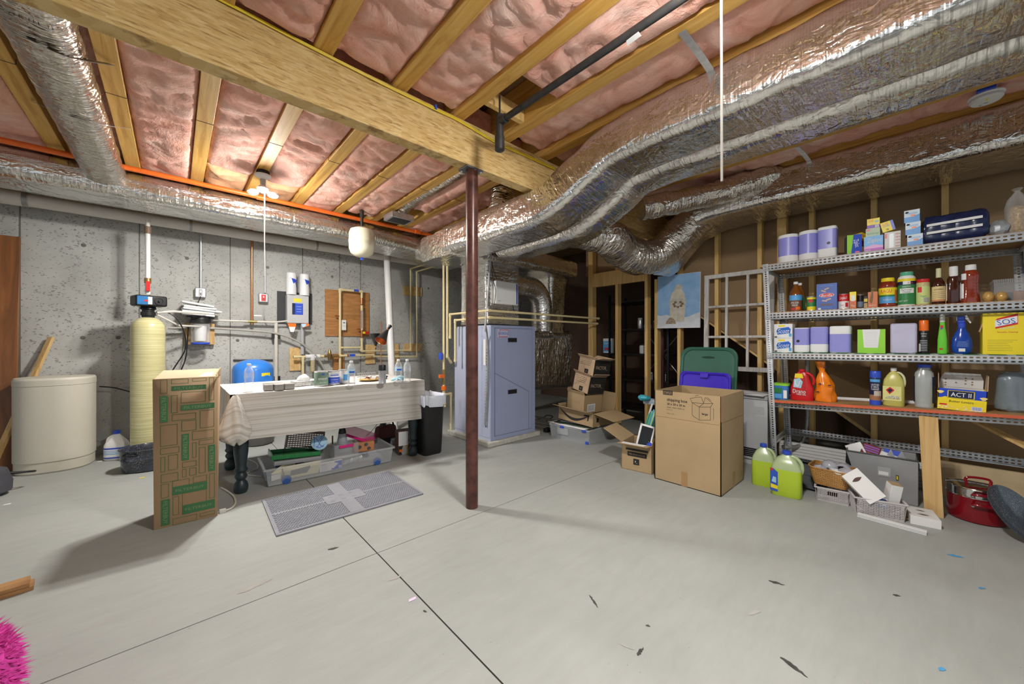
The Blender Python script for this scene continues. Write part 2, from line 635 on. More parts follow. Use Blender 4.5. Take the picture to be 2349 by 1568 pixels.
def make_tank():
 m, nt, b, N, L, ramp, coords, mix = nodes_mat('wound_fibreglass')
 w = N('ShaderNodeTexNoise', Scale=1, Detail=4)
 L(coords('Object', (2, 2, 110)), w.inputs['Vector'])
 c = ramp(w.outputs['Fac'], [(0.35, (0.48, 0.44, 0.20)), (0.65, (0.64, 0.60, 0.34))])
 L(c.outputs[0], b.inputs['Base Color'])
 b.inputs['Roughness'].default_value = 0.28
 bump(N, L, b, w.outputs['Fac'], 0.2, 0.004)
 return m
def make_painting_sky():
 m, nt, b, N, L, ramp, coords, mix = nodes_mat('painted_sky')
 n = N('ShaderNodeTexNoise', Scale=9, Detail=5)
 L(coords('Object'), n.inputs['Vector'])
 c = ramp(n.outputs['Fac'], [(0.3, (0.20, 0.40, 0.68)), (0.7, (0.33, 0.52, 0.76))])
 L(c.outputs[0], b.inputs['Base Color'])
 b.inputs['Roughness'].default_value = 0.45
 return m
FLOOR = make_floor_mat()
WALLC = make_wall_mat()
FOIL = make_foil()
FLEX = make_foil('flex_duct_foil', (0.72, 0.66, 0.58), True)
PINK = make_insul()
OSB = make_osb()
JOIST = make_wood('joist_pine', (0.47, 0.24, 0.045), (0.63, 0.36, 0.08), (0.70, 0.45, 0.14), (24, 1.6, 24))
STUD = make_wood('stud_pine', (0.58, 0.35, 0.11), (0.74, 0.49, 0.18), (0.80, 0.58, 0.26), (20, 20, 1.2))
PLANKW = make_wood('fir_plank', (0.46, 0.27, 0.09), (0.60, 0.38, 0.15), (0.66, 0.45, 0.2), (26, 26, 1.0))
DOORW = make_wood('stained_door', (0.13, 0.045, 0.012), (0.22, 0.08, 0.02), (0.33, 0.13, 0.03), (9, 9, 0.8), 0.4, False)
BROWNW = make_wood('brown_board', (0.30, 0.14, 0.05), (0.40, 0.20, 0.08), (0.46, 0.25, 0.11), (12, 12, 2), 0.6, False)
PLY = make_wood('plywood_panel', (0.30, 0.13, 0.035), (0.40, 0.18, 0.05), (0.48, 0.24, 0.08), (3, 3, 18), 0.55, False)
OSBW = make_wood('strand_block', (0.50, 0.30, 0.10), (0.64, 0.42, 0.17), (0.74, 0.54, 0.27), (30, 30, 12), 0.7, False)
SHELFW = make_wood('particle_board', (0.34, 0.19, 0.07), (0.42, 0.25, 0.10), (0.46, 0.29, 0.12), (6, 6, 30), 0.6, False)
CARD = mat('cardboard', (0.40, 0.285, 0.155), 0.85, var=0.05, vscale=5, bump=0.08, bscale=90)
CARDL = mat('cardboard_light', (0.52, 0.37, 0.235), 0.85, var=0.05, vscale=5)
CARDD = mat('cardboard_edge', (0.30, 0.18, 0.09), 0.9, var=0.05)
TAPE = mat('packing_tape', (0.36, 0.215, 0.095), 0.35, var=0.04)
CLOTH = make_cloth()
TANK = make_tank()
SKYP = make_painting_sky()
ENAMEL = make_speckle('speckled_enamel', (0.035, 0.04, 0.055), (0.55, 0.57, 0.62), 150, 0.19)
ENAMEL2 = make_speckle('speckled_enamel_lid', (0.045, 0.06, 0.08), (0.5, 0.55, 0.6), 210, 0.17)
BLACK = mat('black_plastic', (0.013, 0.013, 0.014), 0.4, var=0.1)
BLACKM = mat('black_metal', (0.012, 0.012, 0.013), 0.35, 0.3, var=0.1)
INK = mat('black_ink', (0.02, 0.018, 0.016), 0.7, var=0)
WHITE = mat('white_plastic', (0.76, 0.76, 0.75), 0.4, var=0.02)
PAPER = mat('white_paper', (0.80, 0.80, 0.79), 0.8, var=0.02)
WCARD = mat('white_card', (0.74, 0.73, 0.71), 0.6, var=0.02)
GREY = mat('grey_plastic', (0.40, 0.41, 0.42), 0.45, var=0.03)
DGREY = mat('dark_grey', (0.09, 0.095, 0.10), 0.5, var=0.05)
STEEL = mat('galvanized_steel', (0.60, 0.61, 0.62), 0.38, 0.85, var=0.14, vscale=30)
RACKM = mat('rack_steel', (0.66, 0.69, 0.72), 0.42, 0.55, var=0.10, vscale=40)
CHROME = mat('chrome', (0.8, 0.8, 0.8), 0.08, 1.0, var=0)
COPPER = mat('copper', (0.62, 0.26, 0.12), 0.3, 0.9, var=0.12)
BRASS = mat('brass', (0.42, 0.28, 0.11), 0.35, 0.85, var=0.12, vscale=30)
CPVC = mat('cream_pipe', (0.72, 0.61, 0.34), 0.4, var=0.04)
PVC = mat('white_pipe', (0.62, 0.58, 0.52), 0.4, var=0.03)
PVCW = mat('bright_pipe', (0.78, 0.77, 0.74), 0.35, var=0.02)
ORANGEP = mat('orange_pipe', (0.80, 0.155, 0.02), 0.35, var=0.06)
GALV = mat('dull_strap', (0.36, 0.36, 0.35), 0.45, 0.6, var=0.15, vscale=30)
IRON = mat('black_iron_pipe', (0.045, 0.043, 0.042), 0.42, 0.5, var=0.25, vscale=20)
BEIGE = mat('beige_plastic', (0.56, 0.53, 0.44), 0.5, var=0.03, vscale=2)
CREAM = mat('cream_enamel', (0.70, 0.66, 0.50), 0.25, var=0.02, coat=0.3)
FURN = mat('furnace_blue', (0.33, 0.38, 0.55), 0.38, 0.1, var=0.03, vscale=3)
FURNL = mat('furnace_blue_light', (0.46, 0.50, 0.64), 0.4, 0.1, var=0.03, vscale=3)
POLE = mat('rusty_red_paint', (0.095, 0.036, 0.027), 0.3, 0.1, var=0.45, vscale=14, bump=0.05, bscale=40)
NAVY = mat('navy_plastic', (0.012, 0.02, 0.07), 0.25, var=0.3, vscale=12, bump=0.25, bscale=18)
BLUE = mat('blue_plastic', (0.03, 0.08, 0.55), 0.35, var=0.04)
BTANK = mat('blue_tank', (0.03, 0.19, 0.62), 0.3, var=0.03, coat=0.3)
RED = mat('red_plastic', (0.62, 0.02, 0.02), 0.35, var=0.03)
MAROON = mat('red_enamel', (0.22, 0.005, 0.012), 0.12, var=0.05, coat=0.5)
CARDK = mat('dark_kraft', (0.27, 0.178, 0.095), 0.85, var=0.05, vscale=5)
GREEN = mat('green_print', (0.045, 0.15, 0.055), 0.7, var=0.05)
GREENP = mat('green_label', (0.03, 0.22, 0.06), 0.4, var=0.05)
LIME = mat('lime_card', (0.30, 0.68, 0.05), 0.5, var=0.04)
LILAC = mat('lilac_print', (0.30, 0.29, 0.70), 0.35, var=0.04)
YELLOW = mat('yellow_print', (0.86, 0.68, 0.02), 0.4, var=0.03)
ORANGE = mat('orange_plastic', (0.85, 0.16, 0.01), 0.3, var=0.03)
LBLUE = mat('light_blue_print', (0.10, 0.38, 0.75), 0.4, var=0.06)
CYAN = mat('pale_blue', (0.38, 0.62, 0.78), 0.5, var=0.06)
PURPLE = mat('purple_lid', (0.07, 0.035, 0.58), 0.3, var=0.03)
DGREEN = mat('green_tote_lid', (0.045, 0.145, 0.10), 0.45, var=0.06)
MAGENTA = mat('magenta_plastic', (0.65, 0.02, 0.20), 0.3, var=0.03)
LEGP = mat('dark_painted_leg', (0.022, 0.036, 0.04), 0.4, var=0.12)
CABLEY = mat('yellow_cable', (0.80, 0.62, 0.03), 0.4, var=0.04)
BROWNB = mat('brown_backing_board', (0.31, 0.205, 0.11), 0.9, var=0.12, vscale=1.4)
MATG = mat('grey_rubber', (0.20, 0.21, 0.235), 0.7, var=0.12, vscale=14)
FUZZ = mat('pink_fuzz', (0.60, 0.05, 0.33), 0.9, var=0.22, vscale=40)
TAN = mat('tan_bread', (0.62, 0.40, 0.15), 0.5, var=0.2, vscale=30)
CORDW = mat('white_cord', (0.62, 0.60, 0.54), 0.5, var=0.02)
SHROUD = mat('grey_felt', (0.30, 0.305, 0.31), 0.9, var=0.05, vscale=10)
def glassy(name, col, alpha, rough=0.08, spec=0.6):
 """thin clear plastic: mostly see-through, with highlights"""
 m, nt, b, N, L, ramp, coords, mix = nodes_mat(name)
 b.inputs['Base Color'].default_value = (*col, 1)
 b.inputs['Roughness'].default_value = rough
 b.inputs['Specular IOR Level'].default_value = spec
 fr = N('ShaderNodeLayerWeight')
 fr.inputs['Blend'].default_value = 0.45
 mr = N('ShaderNodeMapRange')
 mr.inputs['To Min'].default_value = alpha
 mr.inputs['To Max'].default_value = min(1, alpha + 0.55)
 L(fr.outputs['Facing'], mr.inputs['Value'])
 L(mr.outputs[0], b.inputs['Alpha'])
 return m
CLEAR = glassy('clear_plastic', (0.85, 0.9, 0.95), 0.12)
FROST = glassy('frosted_plastic', (0.72, 0.75, 0.77), 0.13, 0.2)
LIMELIQ = mat('green_liquid_jug', (0.60, 0.80, 0.05), 0.3, var=0.03, trans=0.25)
YLIQ = mat('yellow_liquid_jug', (0.66, 0.62, 0.16), 0.3, var=0.03, trans=0.2)
BROWNG = mat('dark_sauce', (0.055, 0.012, 0.006), 0.1, var=0.1, coat=0.5)
SAUCE = mat('red_sauce', (0.25, 0.03, 0.01), 0.12, var=0.1, coat=0.5)
AMBER = mat('amber_liquid', (0.22, 0.07, 0.01), 0.1, var=0.1, coat=0.4)
BAGGREY = mat('grey_bag', (0.20, 0.24, 0.27), 0.22, var=0.1, bump=0.5, bscale=9)
BAGW = glassy('clear_bag', (0.8, 0.8, 0.78), 0.10, 0.2)
# ---------------------------------------------------------------- the room
mb = MB()
JX, JY, G = 0.803, 1.956, 0.003
for x0, x1 in ((-6, JX - G), (JX + G, 6.6)):
 for y0, y1 in ((-5, JY - G), (JY + G, 5.6)):
  mb.box(x0, x1, y0, y1, -0.1, 0, FLOOR)
mb.box(-6, 6.6, -5, 5.6, -0.12, -0.012, mat('joint_dirt', (0.09, 0.08, 0.06), 0.95))
floor = struct('floor', mb)
# scuffs and dried drips on the slab
SC = mat('floor_scuff', (0.05, 0.05, 0.045), 0.8, var=0.4, vscale=60)
SCL = mat('floor_stain', (0.36, 0.35, 0.32), 0.8, var=0.1)
SCB = mat('blue_paint_drip', (0.08, 0.30, 0.55), 0.7)
def scuff(pix, m, label):
 b = MB()
 ps = [at(x, y, Z=0.0012) for x, y in pix]
 b.add(ps, [tuple(range(len(ps)))], m)
 o = b.build('scuff', floor, label=label)
 o['kind'] = 'stuff'
def streak(x0, y0, x1, y1, w, m, label, seed):
 rnd = random.Random(seed)
 n = 9
 up, dn = [], []
 for i in range(n + 1):
  t = i / n
  hw = w * (0.25 + 0.9 * math.sin(math.pi * t) * rnd.uniform(0.5, 1.1)) * (1 - 0.55 * t)
  x, y = x0 + (x1 - x0) * t, y0 + (y1 - y0) * t
  L_ = math.hypot(x1 - x0, y1 - y0)
  nx, ny = -(y1 - y0) / L_, (x1 - x0) / L_
  j = rnd.uniform(-0.25, 0.25) * w
  up.append((x + nx * (hw + j), y + ny * (hw + j)))
  dn.append((x - nx * (hw - j), y - ny * (hw - j)))
 scuff(up + dn[::-1], m, label)
for i, (a, b_, c_, d_, w, m, lb) in enumerate([
  (1790, 1506, 1853, 1552, 5, SC, 'long black scuff'), (1462, 1502, 1476, 1484, 6, SC, 'black smear'), (1420, 1475, 1455, 1490, 2, SCL, 'thin grey trail'),
  (1352, 1364, 1372, 1393, 3, SC, 'short black scuff'), (1763, 1331, 1800, 1341, 3, SC, 'small black mark'), (1718, 1406, 1745, 1402, 6, SCL, 'grey drip'),
  (752, 1260, 777, 1254, 3, SC, 'curled dark fleck'), (545, 1361, 625, 1325, 7, SCL, 'pale grey stain'), (890, 1330, 925, 1318, 5, SCL, 'pale stain by the joint'),
  (2172, 1270, 2212, 1279, 3, SCB, 'blue paint streak'), (2152, 1532, 2170, 1536, 6, SCB, 'blue paint dot'), (2244, 1347, 2262, 1349, 3, SCB, 'small blue drip'),
  (2048, 1363, 2066, 1366, 3, SC, 'tiny black mark'), (1481, 1433, 1492, 1436, 3, SC, 'black dot'), (971, 1399, 979, 1403, 3, SC, 'tiny speck'), (1980, 1563, 2000, 1567, 5, SCL, 'grey dot')]):
 streak(a, b_, c_, d_, w, m, lb, i)
for x0, x1 in ((-6, 6.6),):
 struct('wall_far', MB().box(x0, x1, 5.55, 5.8, 0, 2.88, WALLC))
# form lines and tie holes in the concrete, real grooves' dark lips
LINE = mat('form_line', (0.15, 0.145, 0.125), 0.9, var=0.2, vscale=8)
b = MB()
for px_ in (46, 320, 528, 694, 779, 827):
 p = at(px_, 600, Y=5.55)
 b.box(p.x - 0.004, p.x + 0.004, 5.546, 5.551, 0, 2.6, LINE)
for x, y in ((192, 562), (190, 774), (43, 774), (271, 774), (429, 592), (614, 613), (762, 634), (983, 661), (762, 784), (433, 780), (545, 780)):
 p = at(x, y, Y=5.546)
 b.T = Matrix.Translation(p) @ Matrix.Rotation(math.pi / 2, 4, 'X')
 b.lathe([(0.001, 0.002), (0.014, 0.002), (0.018, 0)], LINE, 8)
 b.T = Matrix()
struct('trim_1', b)
struct('ceiling', MB().box(-6, 6.6, -5, 5.6, 2.88, 2.95, mat('subfloor_deck', (0.22, 0.13, 0.06), 0.9)))
# right-hand stud wall: brown backing sheet behind the studs, the stair stringer beyond
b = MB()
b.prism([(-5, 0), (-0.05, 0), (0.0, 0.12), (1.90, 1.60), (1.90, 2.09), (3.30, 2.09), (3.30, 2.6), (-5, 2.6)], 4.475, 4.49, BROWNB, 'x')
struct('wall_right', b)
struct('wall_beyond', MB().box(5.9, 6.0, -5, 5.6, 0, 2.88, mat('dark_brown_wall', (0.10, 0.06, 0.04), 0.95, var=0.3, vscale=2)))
b = MB()
b.prism([(-0.42, 0.0), (-0.10, 0.0), (2.0, 1.64), (2.0, 1.88)], 4.50, 4.54, STUD, 'x')
tag(b.build('stair_stringer', bev=0.002), 'pine stair stringer sloping behind the open studs', 'stair stringer')
studY = [(-1.35, 0), (-0.945, 0), (-0.538, 0), (-0.131, 0), (0.262, 0), (0.677, 0), (0.905, 1), (1.09, 0), (1.493, 0), (1.900, 0), (2.31, 0), (2.73, 0), (3.15, 1)]
names = {-0.131: 'pine wall stud behind the popcorn box', 0.262: 'pine wall stud behind the middle of the shelf rack, left of the blue-topped spray can', 0.677: 'pine wall stud with a knot behind the wicker basket',
   0.905: 'wide pine stud behind the left paper towel rolls', 1.09: 'pine wall stud behind the right columns of the old window frame', 1.493: 'pine wall stud behind the left column of the old window frame',
   1.900: 'pine stud showing above and below the snow picture', 2.31: 'short cut pine stud left of the snow picture', 2.73: 'pine stud in front of the black storage shelves',
   3.15: 'thick double pine post beside the foil return duct', -0.538: 'pine wall stud hidden behind the navy bag', -0.945: 'pine wall stud at the far right', -1.35: 'last pine wall stud beyond the right edge'}
for y, wide in studY:
 if y < -0.5:
  continue
 w = 0.038 if not wide else 0.075
 top = 2.5
 b = MB().box(0, 0.089, -w / 2, w / 2, 0.038, top, STUD)
 tag(b.build('wall_stud', bev=0.002), names[y], 'wall stud', 'studs of the right-hand wall', (4.373, y, 0))
 if y == 2.31:
  tag(MB().box(0, 0.089, -0.019, 0.019, 0.038, 1.90, STUD).build('wall_stud', bev=0.002), 'pine jack stud between the black shelves and the snow picture', 'wall stud', 'studs of the right-hand wall', (4.373, 2.18, 0))
tag(MB().box(4.373, 4.462, -1.6, 3.2, 2.5, 2.59, STUD).build('top_plate', bev=0.002), 'double pine plate along the top of the stud wall', 'wall plate')
tag(MB().box(4.373, 4.462, -1.6, 0.4, 0, 0.038, STUD).build('bottom_plate', bev=0.002), 'pine plate along the floor under the studs behind the rack', 'wall plate')
tag(MB().box(4.368, 4.41, 2.33, 3.11, 1.90, 2.09, STUD).build('door_header', bev=0.002), 'pine header board across the top of the framed opening', 'header')
# ceiling joists over the beam
ords = ['first', 'second', 'third', 'fourth', 'fifth', 'sixth', 'seventh', 'eighth', 'ninth', 'tenth', 'eleventh', 'twelfth', 'thirteenth', 'fourteenth', 'fifteenth', 'sixteenth']
jx = [0.15 + 0.406 * k for k in range(-4, 11)]
for i, x in enumerate(jx):
 b = MB()
 b.box(-0.044, 0.044, -4.9, 5.5, 0, 0.285, JOIST)
 b.box(-0.046, 0.046, 3.2, 3.207, -0.002, 0.03, IRON)
 tag(b.build('ceiling_joist', bev=0.003), 'yellow pine ceiling joist, %s from the left' % ords[i], 'joist', 'ceiling joists', (x, 0, 2.59))
b = MB().box(-4, 4.36, 2.02, 2.11, 2.31, 2.589, OSB)
tag(b.build('main_beam', bev=0.003), 'deep strand-lumber main beam across the whole ceiling', 'beam')
b = MB().box(1.41, 1.73, 0, 0.038, 0, 0.09, STUD)
tag(b.build('joist_blocking', bev=0.002), 'pale block of wood nailed between two joists above the black pipe end', 'blocking', loc=(0, 1.78, 2.60))
def batt(x0, x1, y0, y1, seed, z=2.600, sag=0.035, m=PINK, ends=0.05):
 b = MB()
 st = 0.03
 nx, ny = max(4, int((x1 - x0) / st)), max(4, int((y1 - y0) / st))
 vs = []
 for j in range(ny + 1):
  for i in range(nx + 1):
   u, v = i / nx, j / ny
   x, y = x0 + (x1 - x0) * u, y0 + (y1 - y0) * v
   q = V((x * 2.6, y * 1.7, seed * 7.3))
   n1 = noise.fractal(q, 0.9, 2.1, 3)
   n2 = abs(noise.noise(V((x * 5 + n1, y * 9, seed * 3.1))))
   n3 = noise.fractal(V((x * 16, y * 12, seed)), 0.8, 2, 2)
   e = (4 * u * (1 - u)) ** 0.2
   d = min(1, min(v, 1 - v) * (y1 - y0) / 0.06) ** 0.5
   hz = z - sag * e * d - 0.020 * n1 * e + 0.030 * (1 - n2) * e * (1 if n2 < 0.12 else 0.5) + 0.006 * n3 + (1 - e * d) * 0.014
   y += ends * noise.noise(V((x * 6, seed, j * 0.01))) * (1 if j in (0, ny) else 0)
   vs.append((x, y, max(hz, z - sag - 0.055)))
 fs = [(j * (nx + 1) + i, (j + 1) * (nx + 1) + i, (j + 1) * (nx + 1) + i + 1, j * (nx + 1) + i + 1) for j in range(ny) for i in range(nx)]
 # closed top so that the batt has its real thickness
 k = len(vs)
 vs += [(x0, y0, 2.80), (x1, y0, 2.80), (x1, y1, 2.80), (x0, y1, 2.80)]
 a0, a1, a2, a3 = 0, nx, (ny + 1) * (nx + 1) - 1, ny * (nx + 1)
 fs.append((k, k + 1, k + 2, k + 3))
 fs.append(tuple([k + 1, k] + list(range(a0, a1 + 1))))
 fs.append(tuple([k + 3, k + 2] + list(range(a2, a3 - 1, -1))))
 fs.append(tuple([k, k + 3] + list(range(a3, -1, -(nx + 1)))))
 fs.append(tuple([k + 2, k + 1] + list(range(a1, a2 + 1, nx + 1))))
 b.add(vs, fs, m)
 return b.build('insulation_batt', angle=80)
BATB = mat('tan_fibreglass', (0.62, 0.36, 0.20), 0.95, var=0.4, vscale=7, bump=0.8, bscale=22)
for i in range(len(jx) - 1):
 a, c2 = jx[i] + 0.046, jx[i + 1] - 0.046
 far_y0 = 2.13 if not 2.2 < a < 2.3 else 2.9
 if i == 12:
  continue
 y1 = 4.75
 if 1.3 < a < 1.6:
  y1 = 4.35
 if i in (4, 5):
  y1 = 3.98 if i == 4 else 4.02
 if 1.75 < a < 1.9:       # bay with the register: two short pieces
  tag(batt(1.985, c2, far_y0 + 0.1, 3.80, i + 20), 'narrow pink insulation batt beside the flexible duct above the register', 'insulation', 'insulation batts beyond the beam')
  continue
 tag(batt(a, c2, far_y0, y1, i + 20, 2.70 if i == 3 - 1 else 2.605), 'pink insulation batt beyond the beam, right of the %s joist' % ords[i], 'insulation', 'insulation batts beyond the beam')
 if i in (4, 5):
  tag(batt(a, c2, y1 + 0.05, 4.7, i + 55, 2.63, 0.05, BATB), 'tan insulation stuffed by the orange pipe, %s of two' % ('left' if i == 4 else 'right'), 'insulation', 'tan insulation at the wall end')
for i in range(3, len(jx) - 1):
 a, c2 = jx[i] + 0.046, jx[i + 1] - 0.046
 y1 = 2.018
 if 1.4 < a < 1.5:
  y1 = 1.50
 tag(batt(a, c2, -1.6, y1, i + 40, 2.602 if i < 8 else 2.635, 0.03), 'pink insulation batt before the beam, right of the %s joist' % ords[i], 'insulation', 'insulation batts before the beam')
# steel columns
def column(x, y, label):
 t = thing('steel_column', label, 'column', (x, y, 0))
 MB().lathe([(0.042, 0.0), (0.042, 2.298)], POLE, 28).build('post', t)
 b = MB().box(-0.072, 0.062, -0.045, 0.058, 2.298, 2.308, DGREY)
 b.lathe([(0.008, 2.292), (0.008, 2.298)], STEEL, 8, 0.0, -0.036)
 b.lathe([(0.008, 2.292), (0.008, 2.298)], STEEL, 8, 0.052, -0.03)
 b.lathe([(0.008, 2.292), (0.008, 2.298)], STEEL, 8, -0.058, 0.04)
 b.build('cap_plate', t, label='dark steel cap plate')
 return t
column(1.508, 2.066, 'rusty red steel column holding up the main beam')
column(4.62, 2.24, 'second dark red steel column behind the snow picture')
# ---------------------------------------------------------------- ducts
def duct(name, label, pts, w, h, r, group=None, m=None, wob=0.007, parent=None, smooth=8, step=0.035, ref=None, cat='duct', rs=None, seed=1.0):
 b = MB()
 P = [V(p) for p in pts]
 P, RS = crom(P, smooth, rs or 1.0)
 # even spacing
 Q, RQ, acc = [P[0]], [RS[0]], 0
 for (p, q, r0, r1) in zip(P, P[1:], RS, RS[1:]):
  n = max(1, int((q - p).length / step))
  for k in range(1, n + 1):
   Q.append(p.lerp(q, k / n))
   RQ.append(r0 + (r1 - r0) * k / n)
 sec = densify(rrect(w, h, r, 5), 0.035)
 b.sweep(Q, sec, m or FOIL, RQ, True, ref, wob, 5.0, seed)
 o = b.build(name, parent, angle=60)
 if parent is None:
  tag(o, label, cat, group)
 return o
duct('foil_duct', 'large foil-wrapped supply duct from upper right, dipping under the beam', [(2.27, -3, 2.448), (2.27, 0.2, 2.448), (2.27, 1.28, 2.448), (2.235, 1.6, 2.33), (2.17, 1.92, 2.16), (2.155, 2.3, 2.14), (2.155, 3.2, 2.14)], 0.37, 0.275, 0.06, 'foil-wrapped trunk ducts', wob=0.007, rs=[1.03, 1.03, 1.02, 1, 1, 1.02, 1.02])
duct('foil_duct', 'narrower foil-wrapped return duct running right beside the large one', [(2.64, -3, 2.435), (2.64, 0.3, 2.435), (2.64, 1.35, 2.435), (2.63, 1.65, 2.30), (2.60, 1.95, 2.15), (2.60, 2.3, 2.13), (2.62, 2.95, 2.13)], 0.33, 0.27, 0.10, 'foil-wrapped trunk ducts', wob=0.007, seed=4)
duct('foil_duct', 'foil-wrapped duct along the top of the stud wall above the shelf rack', [(4.01, -3, 2.447), (4.01, -0.5, 2.447), (4.01, 0.8, 2.447), (4.01, 1.3, 2.44), (3.98, 1.52, 2.40)], 0.60, 0.275, 0.055, 'foil-wrapped trunk ducts', wob=0.007, seed=8)
duct('foil_duct', 'foil-wrapped duct along the concrete wall under the orange pipe', [(-4, 4.70, 2.455), (-1, 4.70, 2.455), (1.4, 4.70, 2.455), (2.0, 4.70, 2.43), (3.1, 4.66, 2.33)], 0.50, 0.215, 0.07, 'foil-wrapped trunk ducts', wob=0.007, seed=12)
# furnace plenum: vertical trunk, cross box, return head and drops
t = thing('duct_plenum', 'foil-wrapped plenum boxes and drops on top of the blue furnace', 'duct', (0, 0, 0))
duct('plenum_trunk', '', [(2.76, 3.42, 1.33), (2.76, 3.42, 1.7), (2.76, 3.42, 2.02)], 0.50, 0.50, 0.03, parent=t, ref=(0, 1, 0), wob=0.008, seed=20)
duct('plenum_box', '', [(1.98, 3.35, 2.12), (2.4, 3.35, 2.12), (3.05, 3.35, 2.12)], 0.62, 0.26, 0.07, parent=t, wob=0.014, seed=22)
duct('plenum_box', '', [(3.0, 3.42, 2.13), (3.5, 3.45, 2.13), (4.10, 3.5, 2.13)], 0.62, 0.24, 0.07, parent=t, wob=0.014, seed=24)
duct('duct_drop', '', [(4.0, 3.62, 2.05), (4.0, 3.62, 1.85), (4.0, 3.62, 1.5), (4.0, 3.62, 1.26)], 0.36, 0.42, 0.06, parent=t, ref=(0, 1, 0), wob=0.007, seed=26, rs=[1.25, 1.0, 0.95, 0.95])
b = MB()
b.tube([(3.0, 3.36, 1.84), (3.2, 3.36, 1.84), (3.42, 3.36, 1.82), (3.56, 3.36, 1.70), (3.60, 3.36, 1.50), (3.60, 3.36, 1.27)], 0.135, FOIL, 22, 6)
b.build('duct_elbow', t)
duct('return_box', '', [(3.30, 3.86, 0.88), (3.8, 3.86, 0.88), (4.33, 3.86, 0.88)], 0.80, 0.82, 0.07, parent=t, wob=0.022, seed=28, m=FLEX)
duct('duct_arm', '', [(2.65, 3.6, 2.14), (2.65, 4.0, 2.2), (2.6, 4.5, 2.33)], 0.5, 0.22, 0.06, parent=t, seed=30)
t = thing('flexible_duct', 'fat silver flexible duct bending up behind the pole to the joists', 'duct', (0, 0, 0), group='flexible ducts')
MB().sweep(crom([V(p) for p in [(2.25, 2.66, 2.22), (2.30, 2.70, 2.34), (2.33, 2.72, 2.46), (2.36, 2.73, 2.60), (2.38, 2.74, 2.75)]], 12, 1)[0], densify(rrect(0.22, 0.22, 0.109, 6), 0.03), FLEX, None, True, None, 0.012, 14, 3).build('duct_run', t, angle=60)
b = MB()
b.box(-0.13, 0.13, -0.11, 0.11, 0, 0.06, STEEL)
b.box(-0.105, 0.105, -0.085, 0.085, -0.004, 0.0, BLACK)
tag(b.build('duct_register', bev=0.003), 'square metal register boot with a dark opening between the joists', 'vent', loc=(1.88, 3.97, 2.50))
b = MB()
b.sweep(crom([V(p) for p in [(1.90, 3.96, 2.58), (1.90, 3.80, 2.66), (1.895, 3.3, 2.67), (1.895, 2.3, 2.68)]], 8, 1)[0], rrect(0.15, 0.15, 0.074, 6), FLEX, None, True, None, 0.01, 14, 5)
tag(b.build('flexible_duct', angle=60), 'silver flexible duct running between joists to the dark register', 'duct', 'flexible ducts')
b = MB()
b.sweep(crom([V(p) for p in [(-0.45, 2.16, 2.66), (-0.445, 2.40, 2.55), (-0.44, 3.2, 2.54), (-0.43, 4.0, 2.53), (-0.42, 4.52, 2.50)]], 14, 1)[0], densify(rrect(0.25, 0.19, 0.094, 7), 0.03), FLEX, None, True, None, 0.008, 14, 7)
fd = tag(b.build('flexible_duct', angle=60), 'silver insulated duct hanging between joists at upper left', 'duct', 'flexible ducts')
b = MB()
for i, ch in enumerate('CORNING'):
 x = -0.075 + i * 0.025
 gv, gf, gw = glyphs(ch)
 dz = 0.094 - math.sqrt(max(0, 0.094 ** 2 - max(0, abs(x) - 0.031) ** 2))
 b.add([(-0.441 + x + a_ * 0.016, 2.46 - c_ * 0.020, 2.444 + dz) for a_, c_ in gv], gf, INK)
b.build('printing', fd)
b = MB()
pts = [at(1610, 490, X=3.95), at(1560, 538, X=3.90), at(1513, 583, X=3.80), at(1462, 590, X=3.58), at(1425, 572, X=3.36), at(1402, 550, X=3.12), V((2.88, 2.12, 2.15)), V((2.62, 2.30, 2.14))]
Pf, Rf = crom(pts, 9, [1, 1, 1, 1, 1, 0.95, 0.8, 0.6])
b.sweep(Pf, densify(rrect(0.36, 0.36, 0.178, 7), 0.04), FLEX, Rf, True, None, 0.014, 12, 9)
tag(b.build('flexible_duct', angle=60), 'large silver duct looping down in a U below the end of the beam', 'duct', 'flexible ducts')
b = MB()
b.sweep(crom([at(1470, 480, X=3.1), at(1520, 470, X=3.25), at(1590, 455, X=3.5), at(1680, 432, X=3.65), at(1750, 412, X=3.75), at(1800, 408, X=3.85)], 9, 1)[0], densify(rrect(0.22, 0.20, 0.098, 7), 0.03), FLEX, None, True, None, 0.016, 12, 11)
tag(b.build('flexible_duct', angle=60), 'crumpled silver flexible duct joining the top of the wall duct', 'duct', 'flexible ducts')
# foil shoulder below the wall duct where it turns down behind the studs
duct('foil_duct', 'foil elbow turning down from the wall duct beside the snow picture', [(4.08, 1.42, 2.40), (4.08, 1.66, 2.30), (4.08, 1.90, 2.06), (4.09, 2.02, 1.98)], 0.50, 0.24, 0.08, 'foil-wrapped trunk ducts', wob=0.007, seed=33)
def strap(name, label, pts, w, m=GALV, group=None, r=None):
 b = MB()
 b.sweep(crom([V(p) for p in pts], 5, 1)[0], [(w / 2, 0.001), (-w / 2, 0.001), (-w / 2, -0.001), (w / 2, -0.001)], m, None, True, r)
 return tag(b.build(name), label, 'strap', group)
strap('hanger_strap', 'thick grey strap across the upper left flexible duct', [at(-20, 50, Z=2.58), at(75, 95, Z=2.44), at(150, 128, Z=2.46), at(256, 148, Z=2.58)], 0.03, GALV, 'duct hanger straps')
strap('hanger_strap', 'thin grey strap across the left flexible duct nearer the wall', [at(75, 233, Z=2.585), at(120, 252, Z=2.47), at(190, 276, Z=2.44), at(245, 288, Z=2.47), at(300, 295, Z=2.585)], 0.012, GALV, 'duct hanger straps')
strap('hanger_strap', 'flat metal strap from a joist to the large supply duct', [(1.757, 0.75, 2.583), (1.95, 0.745, 2.575), (2.13, 0.74, 2.55)], 0.035, STEEL, 'duct hanger straps')
